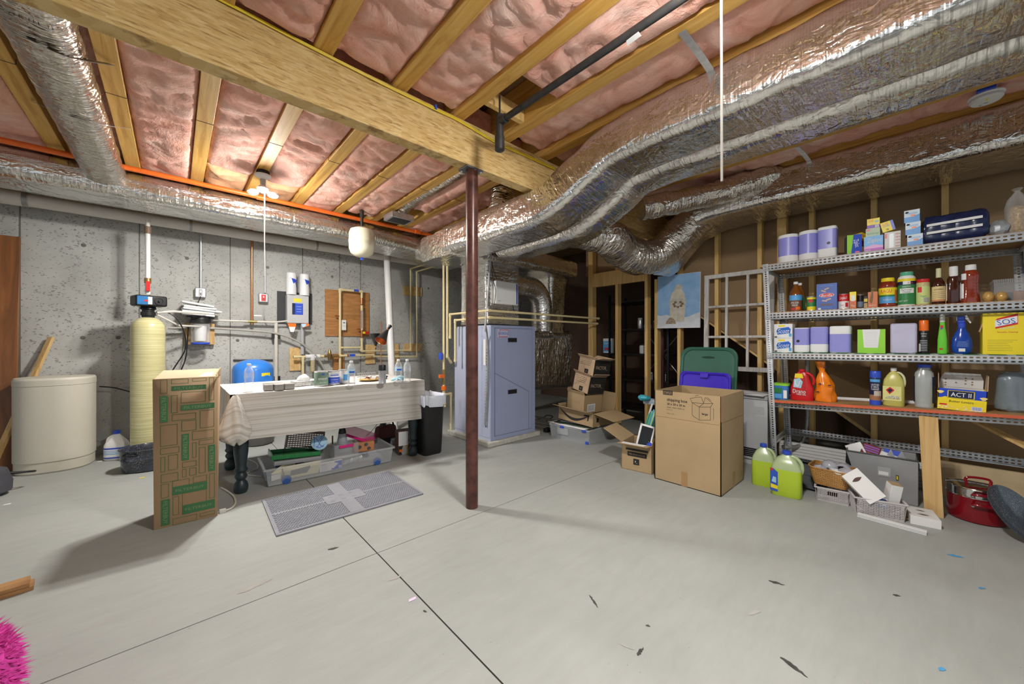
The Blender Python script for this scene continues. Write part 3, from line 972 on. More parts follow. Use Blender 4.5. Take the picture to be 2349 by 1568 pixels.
strap('hanger_strap', 'flat metal strap from a joist to the wall duct above the rack', [(3.43, 0.62, 2.583), (3.6, 0.6, 2.575), (3.8, 0.58, 2.54)], 0.03, STEEL, 'duct hanger straps')
# ---------------------------------------------------------------- overhead pipes and cable
b = MB()
b.tube([(-3, 4.30, 2.535), (0, 4.32, 2.54), (1, 4.33, 2.54), (2.9, 4.35, 2.54)], 0.021, ORANGEP, 14)
for x in (0.62, 2.3):
 b.tube([(x - 0.03, 4.33, 2.54), (x + 0.03, 4.33, 2.54)], 0.027, ORANGEP, 14)
tag(b.build('sprinkler_pipe'), 'bright orange pipe running under the joists along the wall duct', 'pipe')
b = MB()
b.tube([(1.455, 1.68, 2.46), (1.455, 0.2, 2.46), (1.455, -2.5, 2.46)], 0.018, IRON, 14)
b.tube([(1.455, 1.655, 2.46), (1.455, 1.715, 2.46)], 0.027, IRON, 14)
b.tube([(1.455, 1.71, 2.50), (1.455, 1.71, 2.36)], 0.025, IRON, 14)
b.tube([(1.455, 1.71, 2.37), (1.455, 1.71, 2.29), (1.455, 1.71, 2.284)], [0.030, 0.030, 0.022], IRON, 14)
b.tube([(1.455, 1.71, 2.5), (1.455, 1.71, 2.62)], 0.006, IRON, 6)
b.slab([(1.45, 0.80, 2.440), (1.475, 0.80, 2.437), (1.48, 0.87, 2.437), (1.455, 0.86, 2.440)], 0.001, PAPER)
tag(b.build('gas_pipe'), 'black iron gas pipe with a capped drip leg before the beam', 'pipe')
b = MB()
cp = [(440, -38), (510, 0), (567, 29), (682, 90), (805, 153), (900, 201), (1001, 250), (1053, 275), (1139, 325), (1206, 355), (1273, 386)]
for off in (0, 5):
 b.tube([at(x, y + off * 0.6, Y=2.013 - off * 0.0008) for x, y in cp], 0.0042, CABLEY, 8, 4)
p = at(999, 246, Y=2.008)
b.box(p.x - 0.006, p.x + 0.006, 2.0, 2.02, p.z - 0.014, p.z + 0.014, BLUE)
tag(b.build('yellow_cable'), 'yellow electrical cable stapled along the top of the beam', 'cable')
# ---------------------------------------------------------------- lamps
GLOW = mat('lamp_glow', (1.0, 0.975, 0.94), 0.5, var=0, emit=BULB_WATT)
def lamp(x, y, label, strng, cordlen):
 t = thing('ceiling_lamp', label, 'lamp', (x, y, 2.59), group='bare bulb ceiling lamps')
 MB().lathe([(0.045, 0.0), (0.05, -0.005), (0.05, -0.03), (0.045, -0.032)], BLACK, 20).build('junction_box', t)
 MB().lathe([(0.058, -0.033), (0.06, -0.038), (0.055, -0.05), (0.03, -0.055), (0.024, -0.07)], WHITE, 24).build('lamp_holder', t)
 MB().lathe([(0.022, -0.07), (0.02, -0.12), (0.03, -0.14), (0.03, -0.175), (0.01, -0.185)], GREY, 16).build('lamp_neck', t)
 for a in (20, 140, 260):
  b = MB()
  d = V((math.cos(math.radians(a)), math.sin(math.radians(a)), -0.25)).normalized()
  cx_, cy_, cz_ = d.x * 0.085, d.y * 0.085, -0.165 + d.z * 0.085
  b.lathe([(0.001, cz_ - 0.012), (0.022, cz_ - 0.010), (0.034, cz_ - 0.004), (0.040, cz_ + 0.008)], GLOW, 14, cx_, cy_)
  b.lathe([(0.041, cz_ + 0.006), (0.041, cz_ + 0.009), (0.037, cz_ + 0.018), (0.02, cz_ + 0.03), (0.001, cz_ + 0.032)], WHITE, 14, cx_, cy_)
  b.tube([(cx_ * 0.4, cy_ * 0.4, -0.165), (cx_ * 0.8, cy_ * 0.8, cz_ + 0.015)], 0.014, WHITE, 8)
  b.build('bulb', t)
 if strng:
  MB().tube([(0.01, -0.01, -0.18), (0.01, -0.012, -0.18 - cordlen)], 0.0035, CORDW, 6).build('pull_cord', t)
 return t
labs = ['bare bulb ceiling lamp with a pull cord above the table', 'bare bulb ceiling lamp overhead with a long pull cord']
for (x, y), lb, s in zip(LAMPS, labs, (0.72, 0.80)):
 lamp(x, y, lb, s > 0, s)
t = thing('smoke_detector', 'round white smoke detector on a joist at upper right', 'smoke detector', (3.547, -0.264, 2.588))
MB().box(-0.09, -0.03, -0.03, 0.04, -0.004, 0.03, BLUE).build('mount_box', t)
MB().lathe([(0.070, 0.0), (0.072, -0.008), (0.068, -0.012)], PAPER, 28).build('base_plate', t)
b = MB().lathe([(0.064, -0.012), (0.066, -0.028), (0.058, -0.038), (0.02, -0.040)], WHITE, 28)
b.rect(-0.03, -0.012, -0.003, 0.003, GREY, 0)
b.box(-0.045, -0.02, -0.004, 0.004, -0.0405, -0.038, YELLOW)
b.box(0.01, 0.014, -0.008, 0.008, -0.0412, -0.039, DGREY)
b.lathe([(0.006, -0.0412), (0.006, -0.039)], GREY, 8, 0.03, 0.02)
b.build('cover', t)
# ---------------------------------------------------------------- furnace
t = thing('furnace', 'tall pale blue furnace cabinet on a concrete pad', 'furnace', (2.53, 3.12, 0.056))
b = MB().box(0.0, 0.685, 0.012, 0.70, 0, 1.258, FURNL)
b.box(-0.004, 0, 0.02, 0.14, 0.03, 1.24, FURNL)
b.box(-0.004, 0, 0.155, 0.69, 0.03, 1.24, FURNL)
b.box(0.685, 0.76, 0.10, 0.60, 0.40, 1.235, FURNL)
for y, z, s in ((0.30, 0.98, 0.03), (0.25, 0.98, 0.03), (0.42, 0.80, 0.02), (0.46, 0.80, 0.02)):
 b.rect(0, 0, 0, 0, FURNL) if False else b.box(-0.0052, -0.004, y - s / 2, y + s / 2, z - 0.02, z + 0.02, mat('faint_red_print', (0.52, 0.40, 0.52), 0.5))
for z in (0.14, 0.19):
 b.box(-0.0055, -0.004, 0.075, 0.09, z, z + 0.02, BLACK)
b.build('cabinet', t, bev=0.003, label='lighter blue side')
b = MB()
b.box(0.055, 0.625, -0.006, 0.012, 0.05, 1.225, FURN)
b.box(0.0, 0.685, 0.0, 0.012, 0, 1.258, FURN)
DK = mat('panel_seam', (0.10, 0.12, 0.20), 0.6)
for x0, x1, z0, z1 in ((0.05, 0.055, 0.05, 1.23), (0.625, 0.63, 0.05, 1.23), (0.05, 0.63, 1.225, 1.23), (0.05, 0.63, 0.046, 0.05)):
 b.box(x0, x1, -0.003, 0.0, z0, z1, DK)
b.slab([(0.055, -0.007, 0.735), (0.055, -0.007, 0.730), (0.57, -0.007, 0.490), (0.57, -0.007, 0.495)], 0.001, DK)
b.box(0.568, 0.572, -0.007, -0.006, 0.05, 0.49, DK)
b.build('front_panel', t, bev=0.001)
for zz in (1.095, 0.51):
 b = MB().box(0.245, 0.375, -0.0085, -0.006, zz - 0.02, zz + 0.022, BLACK)
 b.box(0.24, 0.38, -0.0075, -0.006, zz - 0.025, zz + 0.027, DK)
 b.build('hand_slot', t, label='black slot')
b = MB().box(0.085, 0.25, -0.009, -0.006, 1.125, 1.215, FURNL)
b.prism([(0.105, 1.128), (0.232, 1.128), (0.246, 1.212), (0.119, 1.212)], -0.0100, -0.0095, RED, 'y')
b.prism([(0.110, 1.134), (0.228, 1.134), (0.240, 1.206), (0.123, 1.206)], -0.0106, -0.0101, FURNL, 'y')
b.text('NORDIC', 0.177, 1.17, 0.030, BLUE, -0.0112)
b.build('name_plate', t, label='red and blue outlined name plate')
tag(MB().box(2.47, 3.27, 3.085, 3.90, 0, 0.055, mat('pad_concrete', (0.48, 0.47, 0.42), 0.9, var=0.15, vscale=30)).build('equipment_pad', bev=0.008), 'low concrete pad under the furnace', 'pad')
t = thing('humidifier_control', 'flat white control box with a blue stripe on the foil plenum', 'control box', (2.74, 3.165, 1.45))
x0, x1 = at(1137, 670, Y=3.12).x - 2.74, at(1188, 670, Y=3.12).x - 2.74
z0, z1 = at(1160, 698, Y=3.12).z - 1.45, at(1160, 646, Y=3.12).z - 1.45
b = MB().box(x0, x1, -0.05, 0.02, z0, z1, WHITE)
b.build('case', t, bev=0.006)
b = MB().box(x1 - 0.03, x1 - 0.012, -0.0515, -0.05, z0 + 0.01, z1 - 0.01, BLUE)
b.box(x0 + 0.03, x0 + 0.07, -0.0512, -0.05, z0 + 0.03, z0 + 0.037, GREY)
b.build('stripe', t, label='dark blue stripe')
b = MB()
b.tube([at(1128, 560, Y=3.05), at(1123, 620, Y=3.03), at(1117, 700, Y=3.02), at(1112, 760, Y=3.02)], 0.009, GREY, 10, 6)
tag(b.build('flexible_conduit'), 'grey cable dropping from the duct past the control box', 'conduit', 'cables at the furnace')
b = MB()
b.tube([at(1112, 740, Y=3.04), at(1118, 775, X=2.505), at(1119, 850, X=2.505), at(1116, 920, X=2.505), at(1113, 975, X=2.505)], 0.010, GALV, 10, 6)
for i in range(24):
 p = at(1118 - i * 0.2, 800 + i * 7, X=2.505)
 b.tube([p + V((0, 0, 0.003)), p - V((0, 0, 0.003))], 0.0125, GALV, 8)
b.box(2.49, 2.527, 3.165, 3.20, 0.88, 1.16, WHITE)
tag(b.build('flexible_conduit'), 'ribbed metal conduit down the corner of the furnace', 'conduit', 'cables at the furnace')
for k, (pts, lb) in enumerate([
  ([at(1128, 600, Y=3.1), at(1131, 640, Y=3.1), at(1137, 665, Y=3.1), at(1134, 700, Y=3.1)], 'black wire loop left of the white control box'),
  ([at(1176, 700, Y=3.12), at(1180, 715, Y=3.1), at(1188, 722, Y=3.1), at(1196, 690, Y=3.1)], 'black wire loop under the white control box'),
  ([at(1127, 570, Y=3.1), at(1130, 610, Y=3.09), at(1140, 640, Y=3.09)], 'short black wire from the cross duct')]):
 b = MB()
 b.tube(pts, 0.004, BLACK, 6, 6)
 tag(b.build('wire'), lb, 'wire', 'cables at the furnace')
# ---------------------------------------------------------------- cream pipes
def pipe(name, label, runs, r, m=CPVC, group='cream plastic pipes', extra=None, n=10, fit=True):
 b = MB()
 for pts in runs:
  for p, q in zip(pts, pts[1:]):
   b.tube([p, q], r, m, n)
  for p in pts[1:-1]:
   b.sphere(p, r * 1.35, m, 8)
  if fit:
   for a, c in zip(pts, pts[1:]):
    a, c = V(a), V(c)
    d = (c - a)
    if d.length > r * 7:
     d.normalize()
     b.tube([a, a + d * r * 2.6], r * 1.3, m, n)
     b.tube([c - d * r * 2.6, c], r * 1.3, m, n)
 if extra:
  extra(b)
 return tag(b.build(name), label, 'pipe', group)
W1 = 5.47
a = lambda x, y, Y=W1: at(x, y, Y=Y)
hz1 = at(940, 625, Y=W1)
# wall loop to furnace
e1 = a(945, 672)
up1 = V((a(942, 700).x, W1, 2.30))
up2 = V((a(956, 700).x, W1, 2.27))
pipe('supply_pipe', 'cream pipe from the elbow valve up beside the corner and over to the furnace',
  [[a(830, 805), V((a(830, 805).x, W1, a(830, 805).z)), V((up1.x, W1, a(942, 803).z)), up1, V((up1.x, 3.86, 2.30)), V((2.40, 3.86, 2.30))]], 0.013)
pipe('supply_pipe', 'lower cream pipe along the wall from the blue valve to the corner and furnace',
  [[a(855, 817), V((up2.x, W1, a(957, 818).z)), up2, V((up2.x, 3.78, 2.27)), V((2.40, 3.78, 2.27))]], 0.013)
def vext(b):
 for z, m in ((0.55, ORANGE), (0.40, BRASS), (0.35, CPVC)):
  b.tube([(2.40, 3.86, z), (2.40, 3.86, z + 0.05)], 0.028, m, 10)
 b.box(2.34, 2.40, 3.84, 3.88, 0.70, 0.74, ORANGE)
 b.box(2.35, 2.37, 3.83, 3.89, 0.92, 1.0, BLUE)
 b.box(2.35, 2.37, 3.83, 3.89, 0.30, 0.38, BLUE)
 b.tube([(2.40, 3.86, 0.80), (2.40, 3.86, 0.62)], 0.02, BRASS, 10)
pipe('riser_pipe', 'cream riser pipe left of the furnace with blue and orange valves', [[(2.40, 3.86, 2.30), (2.40, 3.86, 0.50), (2.50, 3.86, 0.50), (2.50, 3.86, 0.0)]], 0.013, extra=vext)
pipe('riser_pipe', 'cream riser pipe nearest the furnace side', [[(2.40, 3.78, 2.27), (2.40, 3.78, 0.95), (2.48, 3.82, 0.88)]], 0.013)
pipe('cross_pipe', 'upper of two cream pipes crossing before the foil plenum', [[(2.40, 3.72, 1.17), (2.40, 3.72, 1.455), (2.40, 3.0, 1.455), (4.36, 3.0, 1.455)]], 0.012)
pipe('cross_pipe', 'lower of two cream pipes crossing before the foil plenum', [[(2.43, 3.66, 0.90), (2.43, 3.66, 1.385), (2.43, 3.02, 1.385), (4.36, 3.02, 1.385)]], 0.012)
# loop on the plywood panel
c0 = a(780, 664)
t1, t2 = a(830, 668), a(829, 800)
zt = c0.z
TUBEC = glassy('flow_meter_glass', (0.8, 0.78, 0.75), 0.35, 0.2)
def lext(b):
 p = a(816, 668)
 b.box(p.x - 0.03, p.x + 0.03, W1 - 0.035, W1 - 0.01, zt - 0.008, zt + 0.02, BLUE)
 for y0, y1, m, r in ((683, 697, COPPER, 0.016), (700, 712, CPVC, 0.018), (753, 757, CPVC, 0.018), (757, 775, COPPER, 0.015)):
  b.tube([V((t1.x, W1, a(829, y0).z)), V((t1.x, W1, a(829, y1).z))], r, m, 10)
 for s in (-0.012, 0.012):
  b.tube([V((t1.x + s, W1 - 0.015, a(829, 712).z)), V((t1.x + s, W1 - 0.015, a(829, 753).z))], 0.004, STEEL, 6)
 b.tube([V((t1.x, W1, a(829, 709).z)), V((t1.x, W1, a(829, 753).z))], 0.014, TUBEC, 12)
 p = a(840, 763)
 b.box(p.x - 0.03, p.x + 0.03, W1 - 0.03, W1 + 0.01, p.z - 0.016, p.z + 0.016, RED)
 b.box(p.x - 0.055, p.x - 0.025, W1 - 0.031, W1 + 0.01, p.z - 0.014, p.z + 0.016, YELLOW)
 for x, y in ((779, 725), (829, 755)):
  p = a(x, y)
  b.tube([p, p + V((-0.06, 0, 0.004))], 0.011, COPPER, 8)
pipe('meter_loop', 'cream pipe loop with a clear flow meter and small blue valve on the plywood', [[V((c0.x, W1, 0.2)), V((c0.x, W1, zt)), V((t1.x, W1, zt)), V((t1.x, W1, a(829, 683).z))],
  [V((t1.x, W1, a(829, 775).z)), V((t1.x, W1, a(829, 803).z)), V((a(826, 812).x, W1, a(826, 803).z))]], 0.016, extra=lext)
pipe('cross_pipe', 'short cream pipe linking the meter loop legs', [[V((c0.x, W1, a(790, 797).z)), V((t1.x, W1, a(790, 797).z))]], 0.013)
def mext(b):
 z = hz
 b.tube([V((a(742, 815).x, W1 - 0.02, z)), V((a(778, 815).x, W1 - 0.02, z))], 0.018, BRASS, 10)
 p = a(755, 815)
 b.T = Matrix.Translation((p.x, W1 - 0.02, z))
 b.lathe([(0.022, -0.055), (0.026, -0.02), (0.032, 0.0), (0.034, 0.025), (0.024, 0.035), (0.022, 0.06), (0.012, 0.075), (0.008, 0.10)], BRASS, 12)
 b.T = Matrix()
 p = a(806, 816)
 b.box(p.x - 0.035, p.x + 0.035, W1 - 0.05, W1 - 0.02, z - 0.012, z + 0.02, BLUE)
 b.tube([V((a(795, 816).x, W1 - 0.02, z)), V((a(798, 816).x, W1 - 0.02, z))], 0.02, COPPER, 10)
hz = a(760, 816).z
pipe('main_water_pipe', 'cream water main with a bronze pressure regulator and blue valve', [[V((a(672, 816).x, W1 - 0.02, hz)), V((a(742, 816).x, W1 - 0.02, hz))], [V((a(776, 816).x, W1 - 0.02, hz)), V((a(858, 816).x, W1, hz))],
  [V((a(694, 830).x, W1 - 0.02, hz)), V((a(694, 830).x, W1 - 0.02, 0.3))]], 0.015, extra=mext)
t = thing('sediment_filter', 'white tee with a clear mesh sediment filter hanging under it', 'filter', (a(716, 816).x, W1 - 0.03, hz))
MB().tube([(-0.085, 0, 0), (0.085, 0, 0)], 0.028, WHITE, 14).lathe([(0.033, 0.03), (0.033, -0.045), (0.03, -0.05)], WHITE, 16).build('filter_head', t)
MB().lathe([(0.028, -0.05), (0.028, -0.2), (0.02, -0.21)], mat('mesh_screen', (0.45, 0.38, 0.22), 0.3, var=0.3, vscale=120), 16).build('filter_bowl', t)
# boards on the wall
def board(name, label, x0, y0, x1, y1, m, th=0.018, cat='board', group=None, Y=5.548, zref=None):
 p, q = at(x0, y0, Y=Y - th), at(x1, y1, Y=Y - th)
 zt_, zb = at((x0 + x1) / 2, y0, Y=Y - th).z, at((x0 + x1) / 2, y1, Y=Y - th).z
 w = q.x - p.x
 b = MB().box(-w / 2, w / 2, 0, th, 0, zt_ - zb, m)
 return tag(b.build(name, bev=0.002), label, cat, group, ((p.x + q.x) / 2, Y - th, zb))
board('plywood_sheet', 'reddish plywood panel behind the flow meter loop', 746, 667, 847, 771, PLY)
board('wall_board', 'dark grey board behind the chlorinator box', 636, 670, 716, 742, mat('dark_board', (0.05, 0.052, 0.055), 0.8))
board('mounting_block', 'strand-board block behind the left end of the water main', 664, 797, 690, 850, OSBW, group='strand-board blocks')
board('mounting_block', 'reddish block low behind the meter loop leg', 764, 811, 790, 848, PLY, group='strand-board blocks')
board('mounting_block', 'tall strand-board block behind the black desk lamp', 838, 790, 861, 834, OSBW, group='strand-board blocks')
board('mounting_block', 'strand-board block just right of the slanting white pipe', 903, 788, 915, 834, OSBW, group='strand-board blocks')
board('mounting_block', 'upper strand-board block behind the two corner pipes', 926, 657, 968, 678, OSBW, group='strand-board blocks')
board('mounting_block', 'lower strand-board block behind the two corner pipes', 926, 788, 968, 806, OSBW, group='strand-board blocks')
# chlorinator / ozone control
p = at(684, 741, Y=5.42)
t = thing('water_treatment_unit', 'grey wall box with two white canisters on top and a blue screen', 'water treatment unit', (p.x, 5.42, p.z))
k = 5.42
w = (at(707, 700, Y=k).x - at(657, 700, Y=k).x) / 2
h = at(683, 676, Y=k).z - p.z
MB().box(-w, w, 0, 0.10, 0, h, mat('box_grey', (0.50, 0.50, 0.49), 0.4)).build('case', t, bev=0.006)
b = MB().box(-w * 0.55, w * 0.45, -0.002, 0, h * 0.30, h * 0.70, BLUE)
b.box(-w * 0.55, -w * 0.28, -0.003, -0.002, h * 0.30, h * 0.70, NAVY)
for i in range(3):
 b.box(-w * 0.15, w * 0.3, -0.003, -0.002, h * (0.40 + i * 0.09), h * (0.412 + i * 0.09), CYAN)
b.build('screen_label', t, label='blue label')
MB().box(-w * 0.4, w * 0.3, -0.002, 0, h * 0.75, h * 0.87, YELLOW).build('warning_label', t, label='yellow sticker')
for dx in (-0.5, 0.55):
 b = MB().lathe([(0.058, h), (0.058, h + 0.27), (0.05, h + 0.28)], WHITE, 24, dx * w * 1.15, 0.03)
 b.build('canister', t)
 b = MB()
 b.T = Matrix.Translation((dx * w * 1.15, 0.03, 0))
 n = 12
 vs = []
 for i in range(n + 1):
  an = math.radians(-25 + 95 * i / n)
  for zz in (0.20 - 0.10 * (i / n) + 0.02 * math.sin(i), 0.21 - 0.02 * (i / n)):
   vs.append((0.0586 * math.sin(an), -0.0586 * math.cos(an), h + zz))
 b.add(vs, [(2 * i, 2 * i + 2, 2 * i + 3, 2 * i + 1) for i in range(n)], BLUE)
 b.build('blue_swoosh', t, label='blue printed swoosh')
b = MB().slab([(-w * 1.0, -0.02, -0.005), (-w * 0.2, -0.02, -0.005), (-w * 0.3, -0.03, -0.07), (-w * 0.8, -0.03, -0.08)], 0.003, ORANGE)
b.slab([(-w * 0.9, -0.032, -0.05), (-w * 0.3, -0.032, -0.05), (-w * 0.45, -0.034, -0.115), (-w * 0.75, -0.034, -0.115)], 0.003, PAPER)
b.slab([(w * 0.25, -0.02, -0.005), (w * 0.95, -0.02, 0.0), (w * 0.98, -0.03, -0.025), (w * 0.4, -0.03, -0.06)], 0.003, ORANGE)
b.slab([(w * 0.22, -0.024, -0.01), (w * 0.7, -0.024, -0.004), (w * 0.62, -0.034, -0.04), (w * 0.36, -0.034, -0.055)], 0.003, CYAN)
tag(b.build('hang_tag'), 'orange and white paper tags dangling below the grey wall box', 'tag', loc=t.location)
p = at(791, 757, Y=5.45)
t = thing('leak_controller', 'small white keypad box on the plywood panel', 'controller', (p.x, 5.50, p.z))
b = MB().box(-0.03, 0.03, -0.02, 0.028, 0, 0.145, WHITE)
b.build('case', t, bev=0.004)
b = MB().box(-0.014, 0.014, -0.0215, -0.02, 0.10, 0.112, BLACK)
for dx in (-0.012, 0.008):
 for dz in (0.05, 0.065):
  b.box(dx - 0.003, dx + 0.005, -0.0212, -0.02, dz, dz + 0.008, GREY)
b.build('keypad', t)
# vertical conduits and boxes on the wall
def outlet(x, y, label, m, cover, plate):
 p = at(x, y, Y=5.50)
 t = thing('outlet_box', label, 'electrical box', (p.x, 5.50, p.z), group='wall electrical boxes')
 MB().box(-0.05, 0.05, -0.02, 0.045, -0.055, 0.055, m).build('box_body', t, bev=0.01)
 b = MB().box(-cover, cover, -0.024, -0.02, -0.04, 0.04, plate)
 b.box(-0.006, 0.006, -0.03, -0.024, 0.0, 0.02, WHITE)
 b.box(-0.006, 0.006, -0.027, -0.024, -0.025, -0.01, DGREY)
 b.build('cover_plate', t)
 return t
outlet(460, 671, 'grey outlet box at the foot of the metal conduit', STEEL, 0.018, GREY)
outlet(604, 683, 'grey switch box with a red cover right of the copper pipe', STEEL, 0.024, RED)
for x, yb, lb, m, r, Y in ((461, 660, 'thin steel conduit dropping to the grey outlet box', STEEL, 0.010, 5.52), (608, 671, 'thin steel conduit dropping to the red switch', STEEL, 0.009, 5.52)):
 p = at(x, yb, Y=Y)
 tag(MB().tube([(p.x, Y, 2.36), (p.x, Y, p.z)], r, m, 10).build('conduit'), lb, 'conduit')
p = at(578, 735, Y=5.48)
b = MB().tube([(p.x, 5.48, 2.5), (p.x, 5.48, p.z - 0.02)], 0.014, COPPER, 12)
b.tube([(p.x, 5.48, p.z + 0.01), (p.x, 5.48, p.z - 0.05)], 0.019, BRASS, 12)
tag(b.build('copper_pipe'), 'vertical copper pipe down the concrete wall', 'pipe')
b = MB()
z = p.z - 0.012
x0, x1 = at(480, 730, Y=5.44).x, at(545, 732, Y=5.44).x
b.tube([(x0, 5.44, z), (x1 + 0.1, 5.44, z)], 0.011, PVC, 10)
b.tube([(p.x - 0.08, 5.46, z), (p.x + 0.05, 5.46, z)], 0.015, BRASS, 10)
xr = at(634, 731, Y=5.44).x
b.tube([(p.x + 0.04, 5.46, z), (xr, 5.46, z)], 0.014, PVC, 10)
b.tube([(xr, 5.46, z), (xr, 5.46, 0.25)], 0.02, PVC, 10)
b.tube([(xr - 0.02, 5.45, z), (xr + 0.12, 5.43, z + 0.02)], 0.01, PVC, 8)
xx = at(592, 714, Y=5.42).x
b.tube([(xx - 0.04, 5.44, z + 0.07), (xx + 0.04, 5.44, z + 0.07)], 0.011, WHITE, 10)
for zz in (at(634, 771, Y=5.44).z, at(634, 870, Y=5.44).z):
 b.box(xr - 0.045, xr + 0.045, 5.45, 5.49, zz - 0.03, zz + 0.04, BLACK)
tag(b.build('drain_pipe'), 'grey-white pipe along the wall turning down past the blue tank', 'pipe')
b = MB()
b.tube([at(385, 752, Y=5.44), at(470, 752, Y=5.45), at(560, 757, Y=5.45), at(640, 766, Y=5.44), at(700, 793, Y=5.43), at(735, 830, Y=5.42), at(752, 875, Y=5.42), at(758, 960, Y=5.42)], 0.013, mat('grey_poly_pipe', (0.36, 0.35, 0.31), 0.5), 10, 8)
tag(b.build('poly_pipe'), 'long grey flexible water line curving down along the wall', 'pipe')
p = at(694, 742, Y=5.46)
tag(MB().tube([(p.x, 5.47, p.z + 0.02), (p.x, 5.47, hz + 0.03)], 0.021, GREY, 12).build('conduit'), 'thick grey conduit under the wall treatment box', 'conduit')
b = MB()
b.tube([at(606, 700, Y=5.47), at(606, 722, Y=5.46), at(610, 733, Y=5.46), at(620, 738, Y=5.46)], 0.005, GREY, 8, 6)
tag(b.build('wire'), 'short grey wire below the red switch', 'wire')
tag(MB().tube([at(535, 825, Y=5.53), at(626, 825, Y=5.53)], 0.009, IRON, 8).build('ledge_rod'), 'thin dark rod on the wall behind the blue tank', 'rod')
# big white drain run under the wall duct
b = MB()
YP = 5.30
zc = at(300, 496, Y=YP).z
xs = at(57, 457, Y=YP).x
b.tube([(xs, YP, zc), (3.2, YP, zc)], 0.057, PVC, 20)
b.tube([(xs - 0.015, YP, zc), (xs + 0.02, YP, zc)], 0.063, GALV, 20)
b.tube([(xs - 0.13, YP, zc), (xs - 0.012, YP, zc)], 0.064, PVC, 20)
b.tube([(xs - 0.12, YP, zc), (xs - 0.22, YP, zc - 0.015), (xs - 0.33, YP, zc - 0.08), (xs - 0.40, YP, zc - 0.2), (xs - 0.41, YP, zc - 0.4)], 0.060, PVC, 20, 5)
for x in (438, 726):
 q = at(x, 520, Y=YP)
 b.tube([(q.x - 0.012, YP, zc), (q.x + 0.012, YP, zc)], 0.061, GALV, 20)
tag(b.build('drain_main'), 'fat off-white drain pipe running level under the wall duct', 'pipe')
b = MB()
tpt = at(887, 598, Y=5.22)
bpt = at(905, 985, Z=0.0)
b.tube([tpt + V((0, 0, 0.15)), bpt], 0.046, PVCW, 20)
tag(b.build('drain_pipe'), 'white drain pipe slanting down behind the right end of the table', 'pipe')
# softener riser
p = at(341, 660, Y=5.30)
px_ = p.x
b = MB()
b.tube([(px_, 5.14, 2.34), (px_, 5.14, 2.26)], 0.018, PVC, 12)
b.tube([(px_, 5.14, 2.27), (px_, 5.14, 2.2)], 0.026, mat('brown_fitting', (0.20, 0.13, 0.08), 0.5), 12)
b.tube([(px_, 5.14, 2.22), (px_, 5.14, 1.60)], 0.019, PVCW, 14)
zb_ = at(341, 645, Y=5.14).z
b.tube([(px_, 5.14, zb_ + 0.03), (px_, 5.14, zb_ - 0.02)], 0.026, BRASS, 12)
b.box(px_ - 0.012, px_ + 0.018, 5.09, 5.12, zb_ - 0.10, zb_ - 0.005, RED)
tag(b.build('riser_pipe'), 'white riser pipe with a red valve handle above the softener tank', 'pipe')
# water softener
sx = at(340, 900, Y=5.05).x
t = thing('water_softener', 'tall cream fibreglass softener tank with a black control head', 'water softener', (sx, 5.05, 0))
prof = [(0.10, 0), (0.118, 0.01), (0.124, 0.05)] + [(0.125, z) for z in (0.3, 0.8, 1.25)] + [(0.125 * math.cos(a_), 1.26 + 0.115 * math.sin(a_)) for a_ in (0.2, 0.5, 0.8, 1.05, 1.25)]
MB().lathe(prof, TANK, 36).build('tank', t)
b = MB().lathe([(0.045, 1.36), (0.047, 1.385), (0.055, 1.39), (0.055, 1.42), (0.045, 1.425), (0.045, 1.44), (0.06, 1.45), (0.05, 1.485)], BLACK, 20)
b.build('valve_neck', t)
HB = mat('head_blue', (0.05, 0.22, 0.5), 0.2, 0.3, var=0.2)
t2r = Matrix.Rotation(math.radians(18), 4, 'Z')
b = MB()
b.T = t2r
b.box(-0.115, 0.115, -0.10, 0.06, 1.475, 1.575, BLACK)
b.build('control_head', t, bev=0.014)
b = MB()
b.T = t2r
b.box(-0.105, -0.03, -0.1015, -0.10, 1.485, 1.565, HB)
b.box(-0.03, 0.0, -0.103, -0.10, 1.49, 1.56, WHITE)
b.box(-0.058, -0.03, -0.1035, -0.1015, 1.515, 1.53, RED)
b.T = t2r @ Matrix.Translation((0.05, -0.10, 1.525)) @ Matrix.Rotation(math.pi / 2, 4, 'X')
b.lathe([(0.034, 0), (0.034, 0.008), (0.028, 0.008), (0.026, 0.003), (0.01, 0.003), (0.009, 0.02)], BLACK, 20)
b.build('control_dial', t, label='blue and white dial face')
b = MB()
b.tube([(0.06, 0.0, 1.42), (0.18, 0.05, 1.44), (0.45, 0.2, 1.44)], 0.012, PVC, 8)
b.tube([(0.06, 0.02, 1.40), (0.22, 0.1, 1.30), (0.45, 0.3, 1.30)], 0.010, PVC, 8)
b.build('water_line', t)
b = MB()
b.tube([at(372, 713, Y=5.1), at(400, 725, Y=5.1), at(422, 760, Y=5.12), at(425, 800, Y=5.15), at(405, 835, Y=5.2), at(388, 860, Y=5.22)], 0.006, BLACK, 8, 6)
tag(b.build('black_cable'), 'black cord hanging from the softener head', 'cord', 'black cords by the softener')
b = MB()
b.tube([at(460, 680, Y=5.45), at(452, 700, Y=5.36), at(442, 722, Y=5.33)], 0.005, BLACK, 8, 6)
tag(b.build('black_cable'), 'black cord from the outlet over the stacked papers', 'cord', 'black cords by the softener')
b = MB()
b.tube([at(432, 745, Y=5.4), at(430, 780, Y=5.4), at(426, 820, Y=5.4), at(415, 850, Y=5.4)], 0.006, BLACK, 8, 6)
tag(b.build('black_cable'), 'black cord beside the clear filter housing', 'cord', 'black cords by the softener')
b = MB()
b.tube([at(228, 886, Y=5.35), at(262, 889, Y=5.4), at(298, 898, Y=5.3)], 0.006, BLACK, 8, 6)
tag(b.build('brine_tube'), 'thin black tube from the salt tank to the softener', 'tube')
